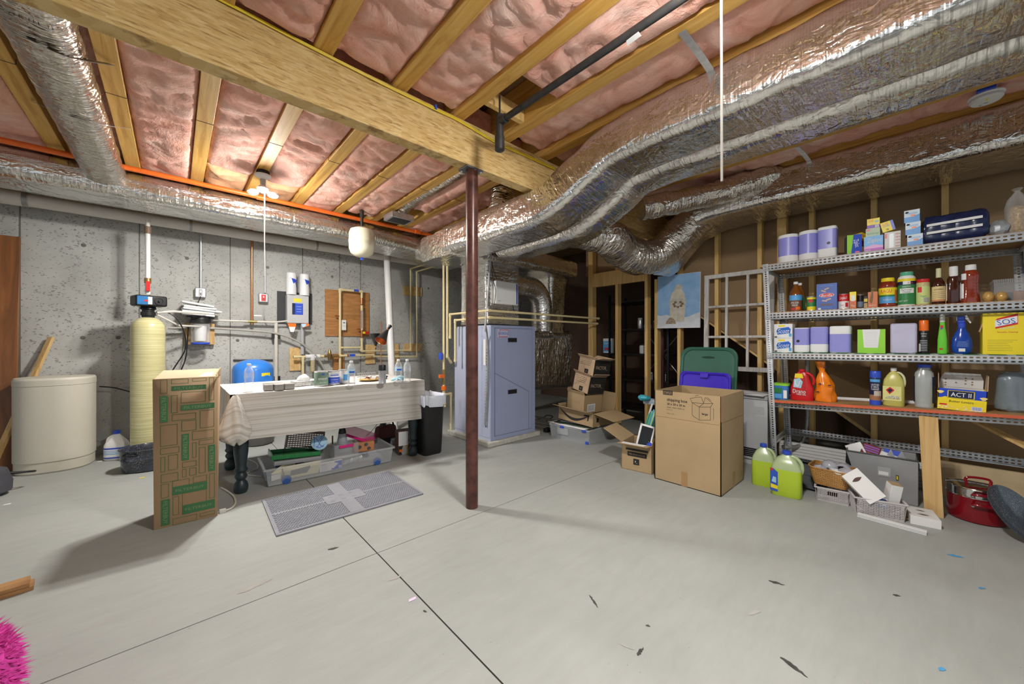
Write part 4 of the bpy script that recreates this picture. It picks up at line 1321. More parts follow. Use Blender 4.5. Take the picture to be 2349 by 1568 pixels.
# whole-house filter with papers on top
p = at(460, 790, Y=5.35)
t = thing('water_filter', 'clear filter housing with a black cap on the concrete wall', 'water filter', (p.x, 5.36, p.z))
zc0 = at(460, 737, Y=5.36).z - p.z
MB().box(-0.13, 0.13, 0.12, 0.18, -0.0, 0.24, PLANKW).build('mount_board', t, bev=0.002)
MB().lathe([(0.085, zc0 - 0.02), (0.10, zc0 - 0.015), (0.10, zc0 + 0.01), (0.085, zc0 + 0.02), (0.08, zc0 + 0.055)], BLACK, 28).box(-0.12, 0.12, -0.02, 0.02, zc0 + 0.03, zc0 + 0.06, BLACK).build('filter_cap', t)
MB().lathe([(0.01, 0.005), (0.07, 0.005), (0.082, 0.02), (0.084, zc0 - 0.02)], FROST, 28).build('filter_bowl', t)
MB().lathe([(0.05, 0.04), (0.055, zc0 - 0.03)], PAPER, 20).lathe([(0.074, 0.0), (0.083, 0.008), (0.083, 0.025)], BLUE, 24, caps=False).build('filter_cartridge', t)
rnd = random.Random(4)
pz = p.z + zc0 + 0.062
for i in range(5):
 wd = rnd.uniform(0.13, 0.17)
 b = MB().box(-wd, wd, -0.09, 0.10, 0, 0.022, PAPER)
 lb = ['bottom of the rolled papers stacked on the filter cap', 'second paper roll from the bottom on the filter cap', 'middle paper roll on the filter cap', 'second paper roll from the top on the filter cap', 'topmost tilted paper roll on the filter cap'][i]
 o = tag(b.build('manual', bev=0.008), lb, 'paper', 'manuals on the water filter', (p.x + rnd.uniform(-0.02, 0.02), 5.38, pz + i * 0.0255))
 o.rotation_euler = (0, math.radians(9 if i == 4 else 5), math.radians(rnd.uniform(-8, 8)))
 if i == 4:
  o.location.z += 0.012
# blue pressure tank
p = at(581, 870, Y=5.05)
t = thing('pressure_tank', 'bright blue pressure tank behind the table', 'pressure tank', (p.x, 5.05, 0))
R = 0.195
zt = at(581, 822, Y=5.05).z
prof = [(0.15, 0.03), (R, 0.12), (R, zt - 0.12)] + [(R * math.cos(a_), zt - 0.12 + 0.115 * math.sin(a_)) for a_ in (0.35, 0.7, 1.0, 1.3, 1.5)]
MB().lathe([(0.12, 0), (0.12, 0.04)], BLACK, 24).lathe(prof, BTANK, 36).build('tank_shell', t)
b = MB()
b.band(R + 0.001, zt - 0.19, zt - 0.155, YELLOW, 15, 45, 6)
b.T = Matrix.Rotation(math.radians(-38), 4, 'Z')
b.build('sticker', t, label='yellow sticker')
b = MB()
b.T = Matrix.Translation((0.10, -R * 0.83, zt - 0.235)) @ Matrix.Rotation(math.pi / 2, 4, 'X')
b.lathe([(0.05, 0.0), (0.055, 0.015), (0.05, 0.02), (0.03, 0.016)], BTANK, 20)
b.build('nameplate_boss', t)
# expansion tank under joists
t = thing('expansion_tank', 'small cream expansion tank hanging from the joists by the wall duct', 'expansion tank', (1.54, 4.17, 2.07))
MB().lathe([(0.02, -0.005), (0.07, 0.008), (0.115, 0.04), (0.134, 0.09), (0.135, 0.15), (0.138, 0.155), (0.138, 0.185), (0.135, 0.19), (0.135, 0.26), (0.12, 0.30), (0.07, 0.325), (0.02, 0.33)], CREAM, 32).build('tank_shell', t)
MB().lathe([(0.016, 0.32), (0.016, 0.44), (0.022, 0.44), (0.022, 0.52)], IRON, 12).build('pipe_nipple', t)
MB().box(-0.012, 0.012, -0.012, 0.012, -0.03, 0.0, BLUE).build('air_valve', t, label='blue valve cap')
# salt tank
t = thing('brine_tank', 'wide beige plastic salt tank on the floor at left', 'brine tank', (-0.79, 5.26, 0))
MB().lathe([(0.94, 0), (0.975, 0.012), (0.975, 0.095), (1.0, 0.10), (1.0, 0.745), (0.985, 0.75)], BEIGE, 64, 0, 0, 0.235, 0.225, 2.5).build('tub', t, angle=25)
MB().lathe([(0.99, 0.748), (1.01, 0.752), (1.01, 0.80), (0.97, 0.817), (0.6, 0.822), (0.001, 0.824)], BEIGE, 64, 0, 0, 0.235, 0.225, 2.5).build('lid', t, angle=25)
t.rotation_euler = (0, 0, math.radians(-8))
# door slab, sticks at far left
b = MB().box(-0.9, 0, 0, 0.035, 0, 2.085, DOORW)
o = tag(b.build('door_slab', bev=0.003), 'dark stained wooden door slab leaning on the wall at far left', 'door', loc=(-1.035, 5.36, 0.0))
o.rotation_euler = (math.radians(-3.5), 0, 0)
b = MB()
p0, p1 = at(118, 773, Y=5.50), at(-20, 1075, Y=5.18)
d = (p1 - p0)
b.sweep([p0, p1], [(0.02, 0.012), (-0.02, 0.012), (-0.02, -0.012), (0.02, -0.012)], PLANKW)
tag(b.build('wood_stick'), 'wooden stick leaning behind the beige salt tank', 'stick')
# bleach jug behind pot
t = thing('bleach_jug', 'white jug with a blue cap and striped label behind the roaster pan', 'jug', at(268, 1052, Z=0), math.radians(-20))
b = MB().lathe([(0.9, 0), (1, 0.01), (1, 0.14), (0.85, 0.17), (0.5, 0.21), (0.28, 0.235), (0.26, 0.25)], WHITE, 24, 0, 0, 0.085, 0.062, 3)
b.tube([(-0.07, 0, 0.15), (-0.06, 0, 0.20), (-0.02, 0, 0.232)], 0.012, WHITE, 8, 5)
b.build('jug_body', t)
MB().lathe([(0.027, 0.245), (0.028, 0.275), (0.02, 0.278)], BLUE, 16).build('cap', t, label='blue cap')
b = MB()
for z0, z1, m in ((0.02, 0.125, PAPER), (0.022, 0.034, BLUE), (0.06, 0.066, LBLUE), (0.075, 0.08, LBLUE), (0.09, 0.095, LBLUE), (0.108, 0.122, BLUE)):
 off = 0.001 if m is PAPER else 0.002
 b.lathe([(1, z0), (1, z1)], m, 24, 0, 0, 0.085 + off, 0.062 + off, 3, False)
b.build('label', t, label='blue and white striped label')
# speckled roaster
t = thing('roaster_pan', 'open black speckled enamel roaster pan on the floor', 'pan', (-0.12, 4.66, 0))
b = MB().lathe([(0.86, 0), (0.93, 0.008), (0.96, 0.05), (0.97, 0.10), (0.99, 0.105), (0.99, 0.115), (0.98, 0.12), (1.0, 0.18), (1.03, 0.19), (1.03, 0.196), (0.99, 0.196), (0.97, 0.19), (0.95, 0.10), (0.90, 0.012), (0.001, 0.010)], ENAMEL, 48, 0, 0, 0.235, 0.16, 2.3, True)
b.build('pan_body', t)
b = MB()
b.tube([(-0.20, -0.08, 0.16), (-0.205, -0.12, 0.162), (-0.15, -0.155, 0.155), (-0.12, -0.15, 0.152)], 0.006, BLACKM, 8, 5)
b.build('handle', t)
# ---------------------------------------------------------------- folding table corner
TZ = 0.745
t = thing('table', 'long table with dark turned legs under a striped cloth', 'table', (1.07, 3.78, 0))
MB().box(-0.76, 0.76, -0.41, 0.42, 0.715, TZ - 0.004, LEGP).box(-0.68, 0.68, -0.34, 0.34, 0.62, 0.715, LEGP).build('tabletop', t, bev=0.004)
legp = [(0.036, 0), (0.045, 0.02), (0.047, 0.05), (0.040, 0.075), (0.026, 0.095), (0.036, 0.11), (0.041, 0.125), (0.034, 0.14), (0.028, 0.15), (0.040, 0.165), (0.043, 0.175), (0.034, 0.19), (0.036, 0.22), (0.046, 0.30), (0.050, 0.37), (0.046, 0.42), (0.036, 0.45), (0.034, 0.46), (0.046, 0.475), (0.044, 0.49), (0.047, 0.50), (0.047, 0.63)]
for x, y in ((-0.70, -0.345), (0.69, -0.375), (-0.70, 0.34), (0.69, 0.34)):
 MB().lathe(legp, LEGP, 24, x, y).build('leg', t, angle=50)
X0, X1, Y0, Y1 = 0.295, 1.850, 3.335, 4.225
def nz(x, y, z, s=1.0):
 return noise.noise(V((x * s, y * s, z * s)))
b = MB()
st = 0.03
ZT = TZ + 0.004
b.grid(lambda u, v: (X0 + (X1 - X0) * u, Y0 + (Y1 - Y0) * v, ZT + 0.003 * nz(u * 9, v * 6, 1) + 0.002), 50, 30, CLOTH, lambda u, v: (X0 + (X1 - X0) * u, Y0 + (Y1 - Y0) * v))
def skirt(u, v):
 x = X0 + 0.03 + (X1 - X0 - 0.03) * u
 low = 0.415 - 0.045 * u
 z = ZT + (low - ZT) * v
 return (x, Y0 - 0.018 * v - 0.010 * v * math.sin(x * 7 + 1.5 * v) - 0.012 * v * nz(x * 3, z * 4, 2), z)
b.grid(lambda u, v: skirt(u, 1 - v), 50, 16, CLOTH, lambda u, v: (u * 1.5, 3.3 - (1 - v) * 0.35))
b.grid(lambda u, v: (X1 + 0.012 * v + 0.008 * v * math.sin(u * 22), Y0 - 0.018 * v * (1 - u) + (Y1 - Y0) * u, ZT - 0.38 * v), 26, 12, CLOTH, lambda u, v: (v * 0.4 + 2, 3.3 + u))
b.grid(lambda u, v: (X0 + (X1 - X0) * u, Y1 + 0.012 * v + 0.006 * v * math.sin(u * 30), ZT - 0.15 * v), 40, 8, CLOTH, lambda u, v: (u * 1.5, 4.3 + v * 0.3))
b.grid(lambda u, v: (X0 - 0.014 * v - 0.012 * v * math.sin(u * 16), Y0 + (Y1 - Y0) * u, ZT - 0.33 * v), 26, 12, CLOTH, lambda u, v: (v * 0.4 + 7, 3.3 + u))
# bunched corner at the left front, gathered folds
K = 44
pts = [(0.325, 3.325, 0.745), (0.322, 3.322, 0.70), (0.320, 3.318, 0.63), (0.318, 3.315, 0.55), (0.316, 3.312, 0.48), (0.322, 3.312, 0.43), (0.328, 3.312, 0.395)]
P, R_ = crom([V(p) for p in pts], 5, [0.012, 0.035, 0.062, 0.085, 0.100, 0.088, 0.022])
vs, uvs = [], []
for i, (p, r) in enumerate(zip(P, R_)):
 for j in range(K):
  an = 2 * math.pi * j / K
  fold = 1 + 0.08 * math.sin(an * 5 + i * 0.14) + 0.05 * math.sin(an * 9 - i * 0.22) + 0.15 * nz(math.cos(an) * 2, math.sin(an) * 2, i * 0.12)
  vs.append((p.x + r * 0.95 * fold * math.cos(an), p.y + r * 0.62 * fold * math.sin(an), p.z + 0.012 * math.sin(an * 4 + 1) * (i / len(P))))
  uvs.append((j / K * 0.6, p.z * 0.9 + 0.05 * math.sin(an)))
b.add(vs, [(i * K + j, i * K + (j + 1) % K, (i + 1) * K + (j + 1) % K, (i + 1) * K + j) for i in range(len(P) - 1) for j in range(K)], CLOTH, uvs)
tag(b.build('tablecloth', angle=70), 'cream striped cloth draped over the long table, bunched at one corner', 'tablecloth')
ZC = ZT + 0.006
def ontable(x, y):
 return at(x, y, Z=ZC)
def water_bottle(label, p, blue=True, h=1.0, rz=0):
 t = thing('water_bottle', label, 'bottle', p, rz, 'clear water bottles on the table')
 pr = [(0.026, 0), (0.031, 0.006), (0.032, 0.02), (0.0295, 0.026), (0.032, 0.032), (0.0295, 0.040), (0.032, 0.048), (0.0295, 0.056), (0.032, 0.064), (0.028, 0.082), (0.0315, 0.096), (0.032, 0.105), (0.032, 0.145), (0.028, 0.165), (0.018, 0.182), (0.0125, 0.19), (0.0125, 0.197)]
 MB().lathe([(r, z * h) for r, z in pr], CLEAR, 20).build('bottle_body', t, angle=80)
 MB().lathe([(0.0145, 0.197 * h), (0.0145, 0.212 * h), (0.012, 0.214 * h)], PAPER, 16).build('cap', t)
 b = MB()
 b.band(0.0325, 0.105 * h, 0.145 * h, CYAN if blue else CLEAR, -180, 180, 20)
 if blue:
  b.band(0.0328, 0.112 * h, 0.125 * h, BLUE, -50, 30, 8)
  b.band(0.0328, 0.133 * h, 0.140 * h, PAPER, -60, 60, 8)
 b.build('label', t, label='pale blue label' if blue else 'clear label')
 return t
water_bottle('clear water bottle at the left end of the table', ontable(571, 897), False, 0.98)
water_bottle('clear water bottle with a blue label beside the white paint tub', ontable(806, 884), True)
water_bottle('clear water bottle with a blue label at the right end, nearer the lamp', ontable(914, 876), True)
water_bottle('clear unlabelled water bottle furthest right on the table', ontable(934, 876), False)
p = ontable(640, 893)
t = thing('foam_cutout', 'grey wavy cut-out block lying on the table', 'block', p)
b = MB().prism([(-0.10, -0.02), (-0.045, -0.035), (-0.045, -0.005), (-0.03, -0.05), (-0.005, -0.06), (0.02, -0.05), (0.03, -0.02), (0.035, -0.035), (0.10, -0.045), (0.10, 0.02), (0.02, 0.035), (-0.10, 0.045)], 0, 0.045, mat('grey_foam', (0.30, 0.29, 0.27), 0.9), 'z')
b.build('foam_block', t, bev=0.003)
b = MB()
for i in range(3):
 b.T = Matrix.Translation(ontable(642, 879) + V((0, 0, i * 0.006))) @ Matrix.Rotation(math.radians(8 * i - 8), 4, 'Z')
 b.box(-0.13, 0.13, -0.012, 0.012, 0, 0.005, WCARD)
 b.T = Matrix()
tag(b.build('paint_sticks'), 'pale wooden stir sticks lying behind the grey block', 'sticks')
p = ontable(700, 884)
t = thing('tissue_box', 'low marbled tissue box with a crumpled tissue', 'tissue box', p, math.radians(8))
MB().box(-0.085, 0.085, -0.02, 0.09, 0, 0.042, mat('marble_print', (0.50, 0.50, 0.50), 0.6, var=0.35, vscale=45)).build('carton', t, bev=0.003)
b = MB()
b.sphere((0.0, 0.035, 0.055), 0.045, PAPER, 14, 0.7)
vs2 = []
for q in b.v:
 w = 1 + 0.35 * noise.noise(V(q) * 34)
 vs2.append((q[0] * w, q[1], 0.05 + (q[2] - 0.05) * w * 1.25))
b.v = vs2
b.build('tissue', t, angle=30)
def can(name, label, p, r, h, body, cat='paint can', group='cans on the table', deco=None, lid=STEEL):
 t = thing(name, label, cat, p, group=group)
 MB().lathe([(r, 0), (r * 1.02, 0.003), (r, 0.008), (r, h - 0.006), (r * 1.03, h - 0.003), (r * 1.03, h)], STEEL, 28).lathe([(r * 0.96, h), (r * 0.9, h - 0.004), (r * 0.001, h - 0.004)], lid, 28, caps=False).build('can_body', t, angle=40)
 b = MB().band(r + 0.0008, 0.01, h - 0.01, body, n=28)
 if deco:
  deco(b, r + 0.0014, h)
 b.build('label', t)
 return t
EM = mat('emerald_label', (0.18, 0.28, 0.20), 0.4, var=0.4, vscale=14)
can('paint_can', 'steel paint can with a dark green label', ontable(737, 884), 0.055, 0.125, EM, deco=lambda b, r, h: (b.text('emerald', 0, h * 0.52, 0.020, PAPER, wrap=r, w=0.075), b.text('interior latex', 0, h * 0.25, 0.007, PAPER, wrap=r), b.band(r, h * 0.76, h * 0.86, BLUE, -12, 10, 4)))
can('stain_can', 'blue and white can right of the green paint can', ontable(764, 881), 0.052, 0.120, PAPER, deco=lambda b, r, h: (b.band(r, 0.012, h * 0.55, BLUE, -180, 180, 24), b.band(r, h * 0.66, h * 0.72, BLUE, -40, 40, 8), b.text('Varathane', 0, h * 0.80, 0.014, BLUE, wrap=r + 0.0005, w=0.07), b.text('POLYURETHANE', 0, h * 0.38, 0.009, PAPER, wrap=r + 0.0005, w=0.065), b.text('Clear Gloss', 0, h * 0.2, 0.009, PAPER, wrap=r + 0.0005)))
can('paint_tub', 'white tub with a light blue square between can and bottle', ontable(789, 878), 0.047, 0.125, WHITE, deco=lambda b, r, h: b.band(r, h * 0.22, h * 0.66, LBLUE, -25, 50, 10), lid=WHITE)
p = ontable(877, 879)
t = thing('spray_can', 'grey spray can with a black cap beside the desk lamp', 'spray can', p)
MB().lathe([(0.032, 0), (0.034, 0.004), (0.032, 0.008), (0.032, 0.115), (0.034, 0.118)], mat('silver_can', (0.42, 0.42, 0.43), 0.35, 0.3, var=0.05), 24).build('can_body', t)
MB().lathe([(0.033, 0.118), (0.032, 0.165), (0.030, 0.168)], BLACK, 24).build('cap', t)
b = MB()
for i in range(7):
 b.band(0.0325, 0.02 + i * 0.013, 0.0215 + i * 0.013, GREY, -50, 50, 8)
b.build('label', t, label='rows of small print')
# desk lamp, head turned down
pb = ontable(874, 868)
t = thing('desk_lamp', 'black and copper desk lamp with two cone shades', 'lamp', pb)
MB().lathe([(0.06, 0), (0.06, 0.012), (0.01, 0.018)], BLACK, 28).build('base', t)
ztop = at(874, 737, Y=pb.y).z - pb.z
MB().tube([(0, 0, 0.012), (0, 0, ztop)], 0.006, COPPER, 10).build('pole', t)
def cone_shade(tip, mouth, r0, r1, neck):
 b = MB()
 tip, mouth = V(tip), V(mouth)
 d = (mouth - tip).normalized()
 q = d.to_track_quat('Z', 'Y').to_matrix().to_4x4()
 L_ = (mouth - tip).length
 b.T = Matrix.Translation(tip) @ q
 b.lathe([(r0, 0), (r0 * 1.25, 0.015), (r1, L_)], BLACK, 28, caps=False)
 if neck:
  b.lathe([(0.021, -0.058), (0.018, -0.05), (0.013, -0.02), (0.013, -0.004)], BLACKM, 20)
  b.lathe([(0.0135, -0.004), (0.0135, 0.006)], COPPER, 16)
 o = b.build('shade', t)
 b = MB()
 b.T = Matrix.Translation(tip) @ q
 b.lathe([(r0 * 0.9, 0.01), (r1 * 0.97, L_ - 0.001), (r1, L_)], COPPER, 28, caps=False)
 b.build('shade_lining', t, label='copper inside')
zz = lambda y: at(874, y, Y=pb.y).z - pb.z
cone_shade((0.058, -0.03, zz(756)), (-0.035, -0.075, zz(782)), 0.012, 0.058, True)
cone_shade((-0.045, 0.02, zz(800)), (-0.05, 0.03, zz(765)), 0.004, 0.05, False)
p = ontable(848, 872)
t = thing('plate_of_shells', 'shallow plate heaped with brown and white scraps', 'plate', p)
MB().lathe([(0.05, 0), (0.09, 0.006), (0.11, 0.016), (0.105, 0.018), (0.05, 0.008), (0.001, 0.008)], TAN, 28).build('plate', t)
rnd = random.Random(3)
b = MB()
for i in range(26):
 b.T = Matrix.Translation((rnd.uniform(-0.085, 0.085), rnd.uniform(-0.05, 0.06), rnd.uniform(0.018, 0.036))) @ Matrix.Rotation(rnd.uniform(0, 3), 4, 'Z') @ Matrix.Rotation(rnd.uniform(-0.5, 0.5), 4, 'X')
 w = rnd.uniform(0.008, 0.022)
 b.box(-w, w, -w * 0.6, w * 0.6, -0.004, 0.006, [mat('scrap_brown', (0.15, 0.05, 0.04), 0.6), PAPER, mat('scrap_tan', (0.40, 0.27, 0.16), 0.7), WCARD][i % 4], 0.002)
o = b.build('scraps', t)
o['kind'] = 'stuff'
p = ontable(850, 866) + V((0, 0.10, 0))
b = MB()
for i in range(9):
 cx_ = -0.09 + i * 0.022
 b.T = Matrix.Translation(p + V((cx_, 0, 0.025)))
 b.tube([(0, 0.02 * math.cos(k_), 0.022 * math.sin(k_)) for k_ in [j * math.pi / 5 for j in range(11)]], 0.0022, STEEL, 6)
b.T = Matrix.Translation(p)
b.tube([(-0.10, 0, 0.048), (0.10, 0, 0.048)], 0.0025, STEEL, 6)
b.tube([(-0.10, 0.015, 0.005), (0.10, 0.015, 0.005)], 0.0025, STEEL, 6)
tag(b.build('wire_rack'), 'coiled wire rack behind the plate of scraps', 'rack')
# rubber glove, crumpled
p = ontable(905, 874)
t = thing('rubber_glove', 'pale blue glove lying crumpled before the water bottles', 'glove', p)
b = MB()
GLV = mat('glove_blue', (0.32, 0.58, 0.66), 0.5, var=0.08)
b.tube([(0.02, 0, 0.02), (0.06, 0.01, 0.028), (0.095, 0.0, 0.02)], [0.018, 0.026, 0.02], GLV, 14, 4)
for j, (dx, dy, l) in enumerate(((-0.01, -0.03, 0.06), (-0.03, -0.015, 0.075), (-0.035, 0.0, 0.08), (-0.03, 0.018, 0.07), (0.03, -0.035, 0.045))):
 b.tube([(0.03, 0.004 * j - 0.01, 0.02), (0.02 + dx * 0.6, dy, 0.022), (0.015 + dx * 1.3, dy * 1.4, 0.010)], [0.012, 0.009, 0.006], GLV, 8, 4)
b.build('glove_body', t, angle=80)
p = ontable(880, 866)
tag(MB().box(-0.03, 0.07, -0.01, 0.01, 0, 0.014, BLACK).build('marker_pen', bev=0.005), 'black marker lying behind the spray can', 'marker', loc=p + V((0, 0.06, 0)))
# ---------------------------------------------------------------- under the table
t = thing('storage_bin', 'long clear under-bed storage bin full of kitchen things', 'bin', (1.03, 3.56, 0), math.radians(-3))
W_, D_ = 0.50, 0.20
b = MB()
for sx_, s1 in ((-W_, 1), (W_, -1)):
 b.slab([(sx_ + s1 * 0.018, -D_ + 0.015, 0.012), (sx_ + s1 * 0.018, D_ - 0.015, 0.012), (sx_, D_, 0.14), (sx_, -D_, 0.14)][::s1], 0.003, FROST)
for sy_, s1 in ((-D_, -1), (D_, 1)):
 b.slab([(-W_ + 0.018, sy_ - s1 * 0.015, 0.012), (W_ - 0.018, sy_ - s1 * 0.015, 0.012), (W_, sy_, 0.14), (-W_, sy_, 0.14)][::-s1], 0.003, FROST)
b.box(-W_ + 0.018, W_ - 0.018, -D_ + 0.015, D_ - 0.015, 0.008, 0.012, FROST)
b.build('tub', t)
b = MB()
rim = [(-W_ - 0.01, -D_ - 0.01, 0.14), (W_ + 0.01, -D_ - 0.01, 0.14), (W_ + 0.01, D_ + 0.01, 0.14), (-W_ - 0.01, D_ + 0.01, 0.14)]
for p_, q_ in zip(rim, rim[1:] + rim[:1]):
 b.tube([p_, q_], 0.009, FROST, 8)
b.build('rim', t)
for x in (-0.36, 0.36):
 for y in (-D_ + 0.02, D_ - 0.02):
  b = MB()
  b.T = Matrix.Translation((x, y, 0.034)) @ Matrix.Rotation(math.pi / 2, 4, 'X')
  b.lathe([(0.034, -0.009), (0.034, 0.009), (0.012, 0.012)], mat('wheel_blue', (0.03, 0.10, 0.34), 0.5), 20)
  b.build('wheel', t, label='blue wheel')
BIN = Matrix.Translation((1.03, 3.56, 0)) @ Matrix.Rotation(math.radians(-3), 4, 'Z')
def inbin(x, y, z):
 return BIN @ V((x, y, z))
b = MB()
b.sweep([(-0.17, 0, 0), (0.17, 0, 0)], [(0.12, 0.035), (-0.12, 0.035), (-0.12, 0.030), (-0.10, 0), (0.10, 0), (0.12, 0.030)], GREY)
o = tag(b.build('baking_tray', bev=0.002), 'shallow grey tray resting on the clear bin rim', 'tray', loc=inbin(-0.27, -0.03, 0.135))
o.rotation_euler = (0, math.radians(3), math.radians(-3))
b = MB()
TG = mat('green_tray', (0.02, 0.20, 0.05), 0.25)
b.box(-0.17, 0.17, -0.11, 0.11, 0, 0.006, TG)
for y_, in ((-0.11,), (0.105,)):
 b.box(-0.175, 0.175, y_, y_ + 0.005, 0, 0.035, TG)
for i in range(24):
 b.box(-0.165 + i * 0.0145, -0.162 + i * 0.0145, -0.113, -0.11, 0.002, 0.03, TG)
b.box(-0.178, -0.17, -0.115, 0.115, 0, 0.045, TG)
b.box(0.17, 0.178, -0.115, 0.115, 0, 0.03, TG)
o = tag(b.build('ribbed_tray', bev=0.001), 'dark green ribbed tray stacked on the grey tray', 'tray', loc=inbin(-0.28, -0.02, 0.178))
o.rotation_euler = (0, math.radians(4), math.radians(-3))
# perforated basket, tipped
BB = mat('brown_basket_plastic', (0.27, 0.20, 0.18), 0.5)
b = MB()
n1, n2 = 14, 9
for i in range(n1 + 1):
 b.box(-0.14 + i * 0.02, -0.134 + i * 0.02, 0, 0.004, 0, 0.16, BB)
for j in range(n2 + 1):
 b.box(-0.14, 0.146, -0.001, 0.005, j * 0.0175, j * 0.0175 + 0.007, BB)
b.box(-0.145, 0.15, -0.004, 0.03, 0.155, 0.165, BB)
b.box(-0.145, -0.139, 0, 0.09, 0, 0.16, BB)
b.box(0.144, 0.15, 0, 0.09, 0, 0.16, BB)
o = tag(b.build('woven_basket'), 'brown perforated plastic basket tipped on the trays', 'basket', loc=inbin(-0.20, 0.00, 0.215))
o.rotation_euler = (math.radians(-38), math.radians(12), math.radians(-8))
t2 = thing('fish_plate', 'white plate with blue fish drawing leaning on the brown basket', 'plate', inbin(-0.10, -0.09, 0.205), rot=(math.radians(-22), 0, math.radians(-10)))
b = MB()
b.T = Matrix.Translation((0, 0, 0.06)) @ Matrix.Rotation(math.pi / 2, 4, 'X')
b.lathe([(0.001, 0.0), (0.045, 0.002), (0.062, -0.006), (0.064, -0.003), (0.046, 0.006), (0.001, 0.005)], CYAN, 28)
b.build('plate_body', t2)
b = MB()
for pl in ([(-0.03, 0.10), (-0.01, 0.07), (0.01, 0.03), (0.03, 0.02)], [(0.03, 0.10), (0.01, 0.07), (-0.01, 0.035), (-0.02, 0.02)], [(-0.04, 0.105), (-0.04, 0.06), (-0.045, 0.03)], [(0.035, 0.11), (0.025, 0.115), (0.0, 0.08)], [(-0.03, 0.03), (0.0, 0.015), (0.035, 0.035)]):
 b.tube([(x, -0.008, z) for x, z in pl], 0.0018, BLUE, 6, 4)
b.build('fish_drawing', t2, label='blue line drawing')
# small clear box with magenta clip
t2 = thing('lidded_box', 'small clear box with a magenta clip inside the big bin', 'container', inbin(0.12, -0.02, 0.09), math.radians(-4))
b = MB()
for a_ in ([(-0.10, -0.07), (0.10, -0.07)], [(0.10, -0.07), (0.10, 0.07)], [(0.10, 0.07), (-0.10, 0.07)], [(-0.10, 0.07), (-0.10, -0.07)]):
 (xa, ya), (xb, yb) = a_
 b.slab([(xa, ya, 0), (xb, yb, 0), (xb, yb, 0.125), (xa, ya, 0.125)], 0.003, FROST)
b.box(-0.10, 0.10, -0.07, 0.07, 0, 0.003, FROST)
b.build('box_body', t2)
MB().box(-0.065, 0.055, -0.085, -0.072, 0.095, 0.122, MAGENTA).build('clip', t2, bev=0.004, label='magenta clip')
b = MB().box(-0.19, 0.15, -0.005, 0.005, -0.012, 0.012, MAGENTA).box(-0.185, 0.145, -0.002, 0.003, -0.006, 0.11, glassy('magenta_clear', (0.7, 0.05, 0.25), 0.35, 0.3))
o = tag(b.build('magenta_lid', bev=0.002), 'magenta-edged clear lid leaning across the right of the bin', 'lid', loc=inbin(0.26, 0.0, 0.215))
o.rotation_euler = (math.radians(-35), math.radians(26), math.radians(-4))
# stacked clear cups + black funnel
b = MB()
for i in range(9):
 b.lathe([(0.034 + 0.014 * (1 - i / 9) + 0.002, i * 0.011), (0.050 - 0.0025 * i, i * 0.011), (0.033, i * 0.011 + 0.012)], mat('cup_plastic', (0.45, 0.46, 0.50), 0.15, alpha=1), 24, caps=False)
tag(b.build('cup_stack'), 'stack of upside-down clear cups in the small clear box', 'cups', loc=inbin(0.10, -0.02, 0.20))
tag(MB().lathe([(0.033, 0), (0.028, 0.03), (0.020, 0.05), (0.018, 0.055)], BLACK, 20).build('funnel'), 'black funnel on top of the cup stack', 'funnel', loc=inbin(0.10, -0.02, 0.304))
tag(MB().box(-0.006, 0.006, -0.006, 0.006, 0, 0.11, mat('bronze_rod', (0.14, 0.09, 0.05), 0.4, 0.5)).build('bottle_opener', bev=0.003), 'short brown rod standing left of the cup stack', 'rod', loc=inbin(0.03, 0.03, 0.17))
t2 = thing('craft_block', 'orange-brown block with dark knobs under the magenta lid', 'block', inbin(0.30, 0.02, 0.10), math.radians(-12))
MB().box(-0.09, 0.09, -0.06, 0.06, 0, 0.09, mat('orange_foam', (0.55, 0.24, 0.10), 0.8)).build('block_body', t2, bev=0.01)
for x, z in ((-0.04, 0.05), (0.015, 0.068), (0.04, 0.03)):
 b = MB()
 b.T = Matrix.Translation((x, -0.062, z)) @ Matrix.Rotation(math.pi / 2, 4, 'X')
 b.lathe([(0.016, 0), (0.012, 0.008)], DGREY, 14)
 b.build('knob', t2)
b = MB().box(-0.09, 0.09, -0.01, 0.01, 0, 0.075, PAPER)
b.rect(-0.088, -0.0, 0.004, 0.071, WCARD, -0.0105)
b.prism([(0.0, 0.003), (0.088, 0.003), (0.088, 0.072), (0.03, 0.072)], -0.0108, -0.0104, BLUE)
b.prism([(-0.02, 0.02), (0.02, 0.015), (0.06, 0.05), (0.03, 0.062)], -0.0116, -0.0109, PAPER)
b.text('OXO', -0.06, 0.058, 0.012, RED, -0.0112)
for k_ in range(4):
 b.rect(-0.08, -0.03, 0.012 + k_ * 0.009, 0.014 + k_ * 0.009, GREY, -0.0112)
b.rect(0.06, 0.083, 0.008, 0.028, PAPER, -0.0118)
for k_ in range(6):
 b.rect(0.062 + k_ * 0.0034, 0.0635 + k_ * 0.0034, 0.010, 0.026, INK, -0.0122)
tag(b.build('product_box', bev=0.0), 'white and blue OXO kitchen tool carton inside the clear bin', 'carton', loc=inbin(-0.02, -0.125, 0.022), rz=math.radians(-3))
YW = mat('yellow_white', (0.70, 0.64, 0.42), 0.4)
b = MB()
b.prism([(-0.12, 0.0), (0.12, 0.0), (0.14, 0.10), (-0.14, 0.10)], -0.004, 0.004, YW)
b.prism([(-0.09, 0.02), (0.06, 0.02), (0.06, 0.075), (-0.08, 0.06)], -0.0055, -0.0045, mat('grey_window', (0.20, 0.20, 0.19), 0.4))
b.prism([(0.02, 0), (0.12, 0), (0.14, 0.10), (0.09, 0.10)], -0.008, -0.0045, YW)
tag(b.build('cutting_guide', bev=0.001), 'pale yellow panel with a grey window inside the clear bin', 'panel', loc=inbin(-0.24, -0.125, 0.022), rz=math.radians(-3))
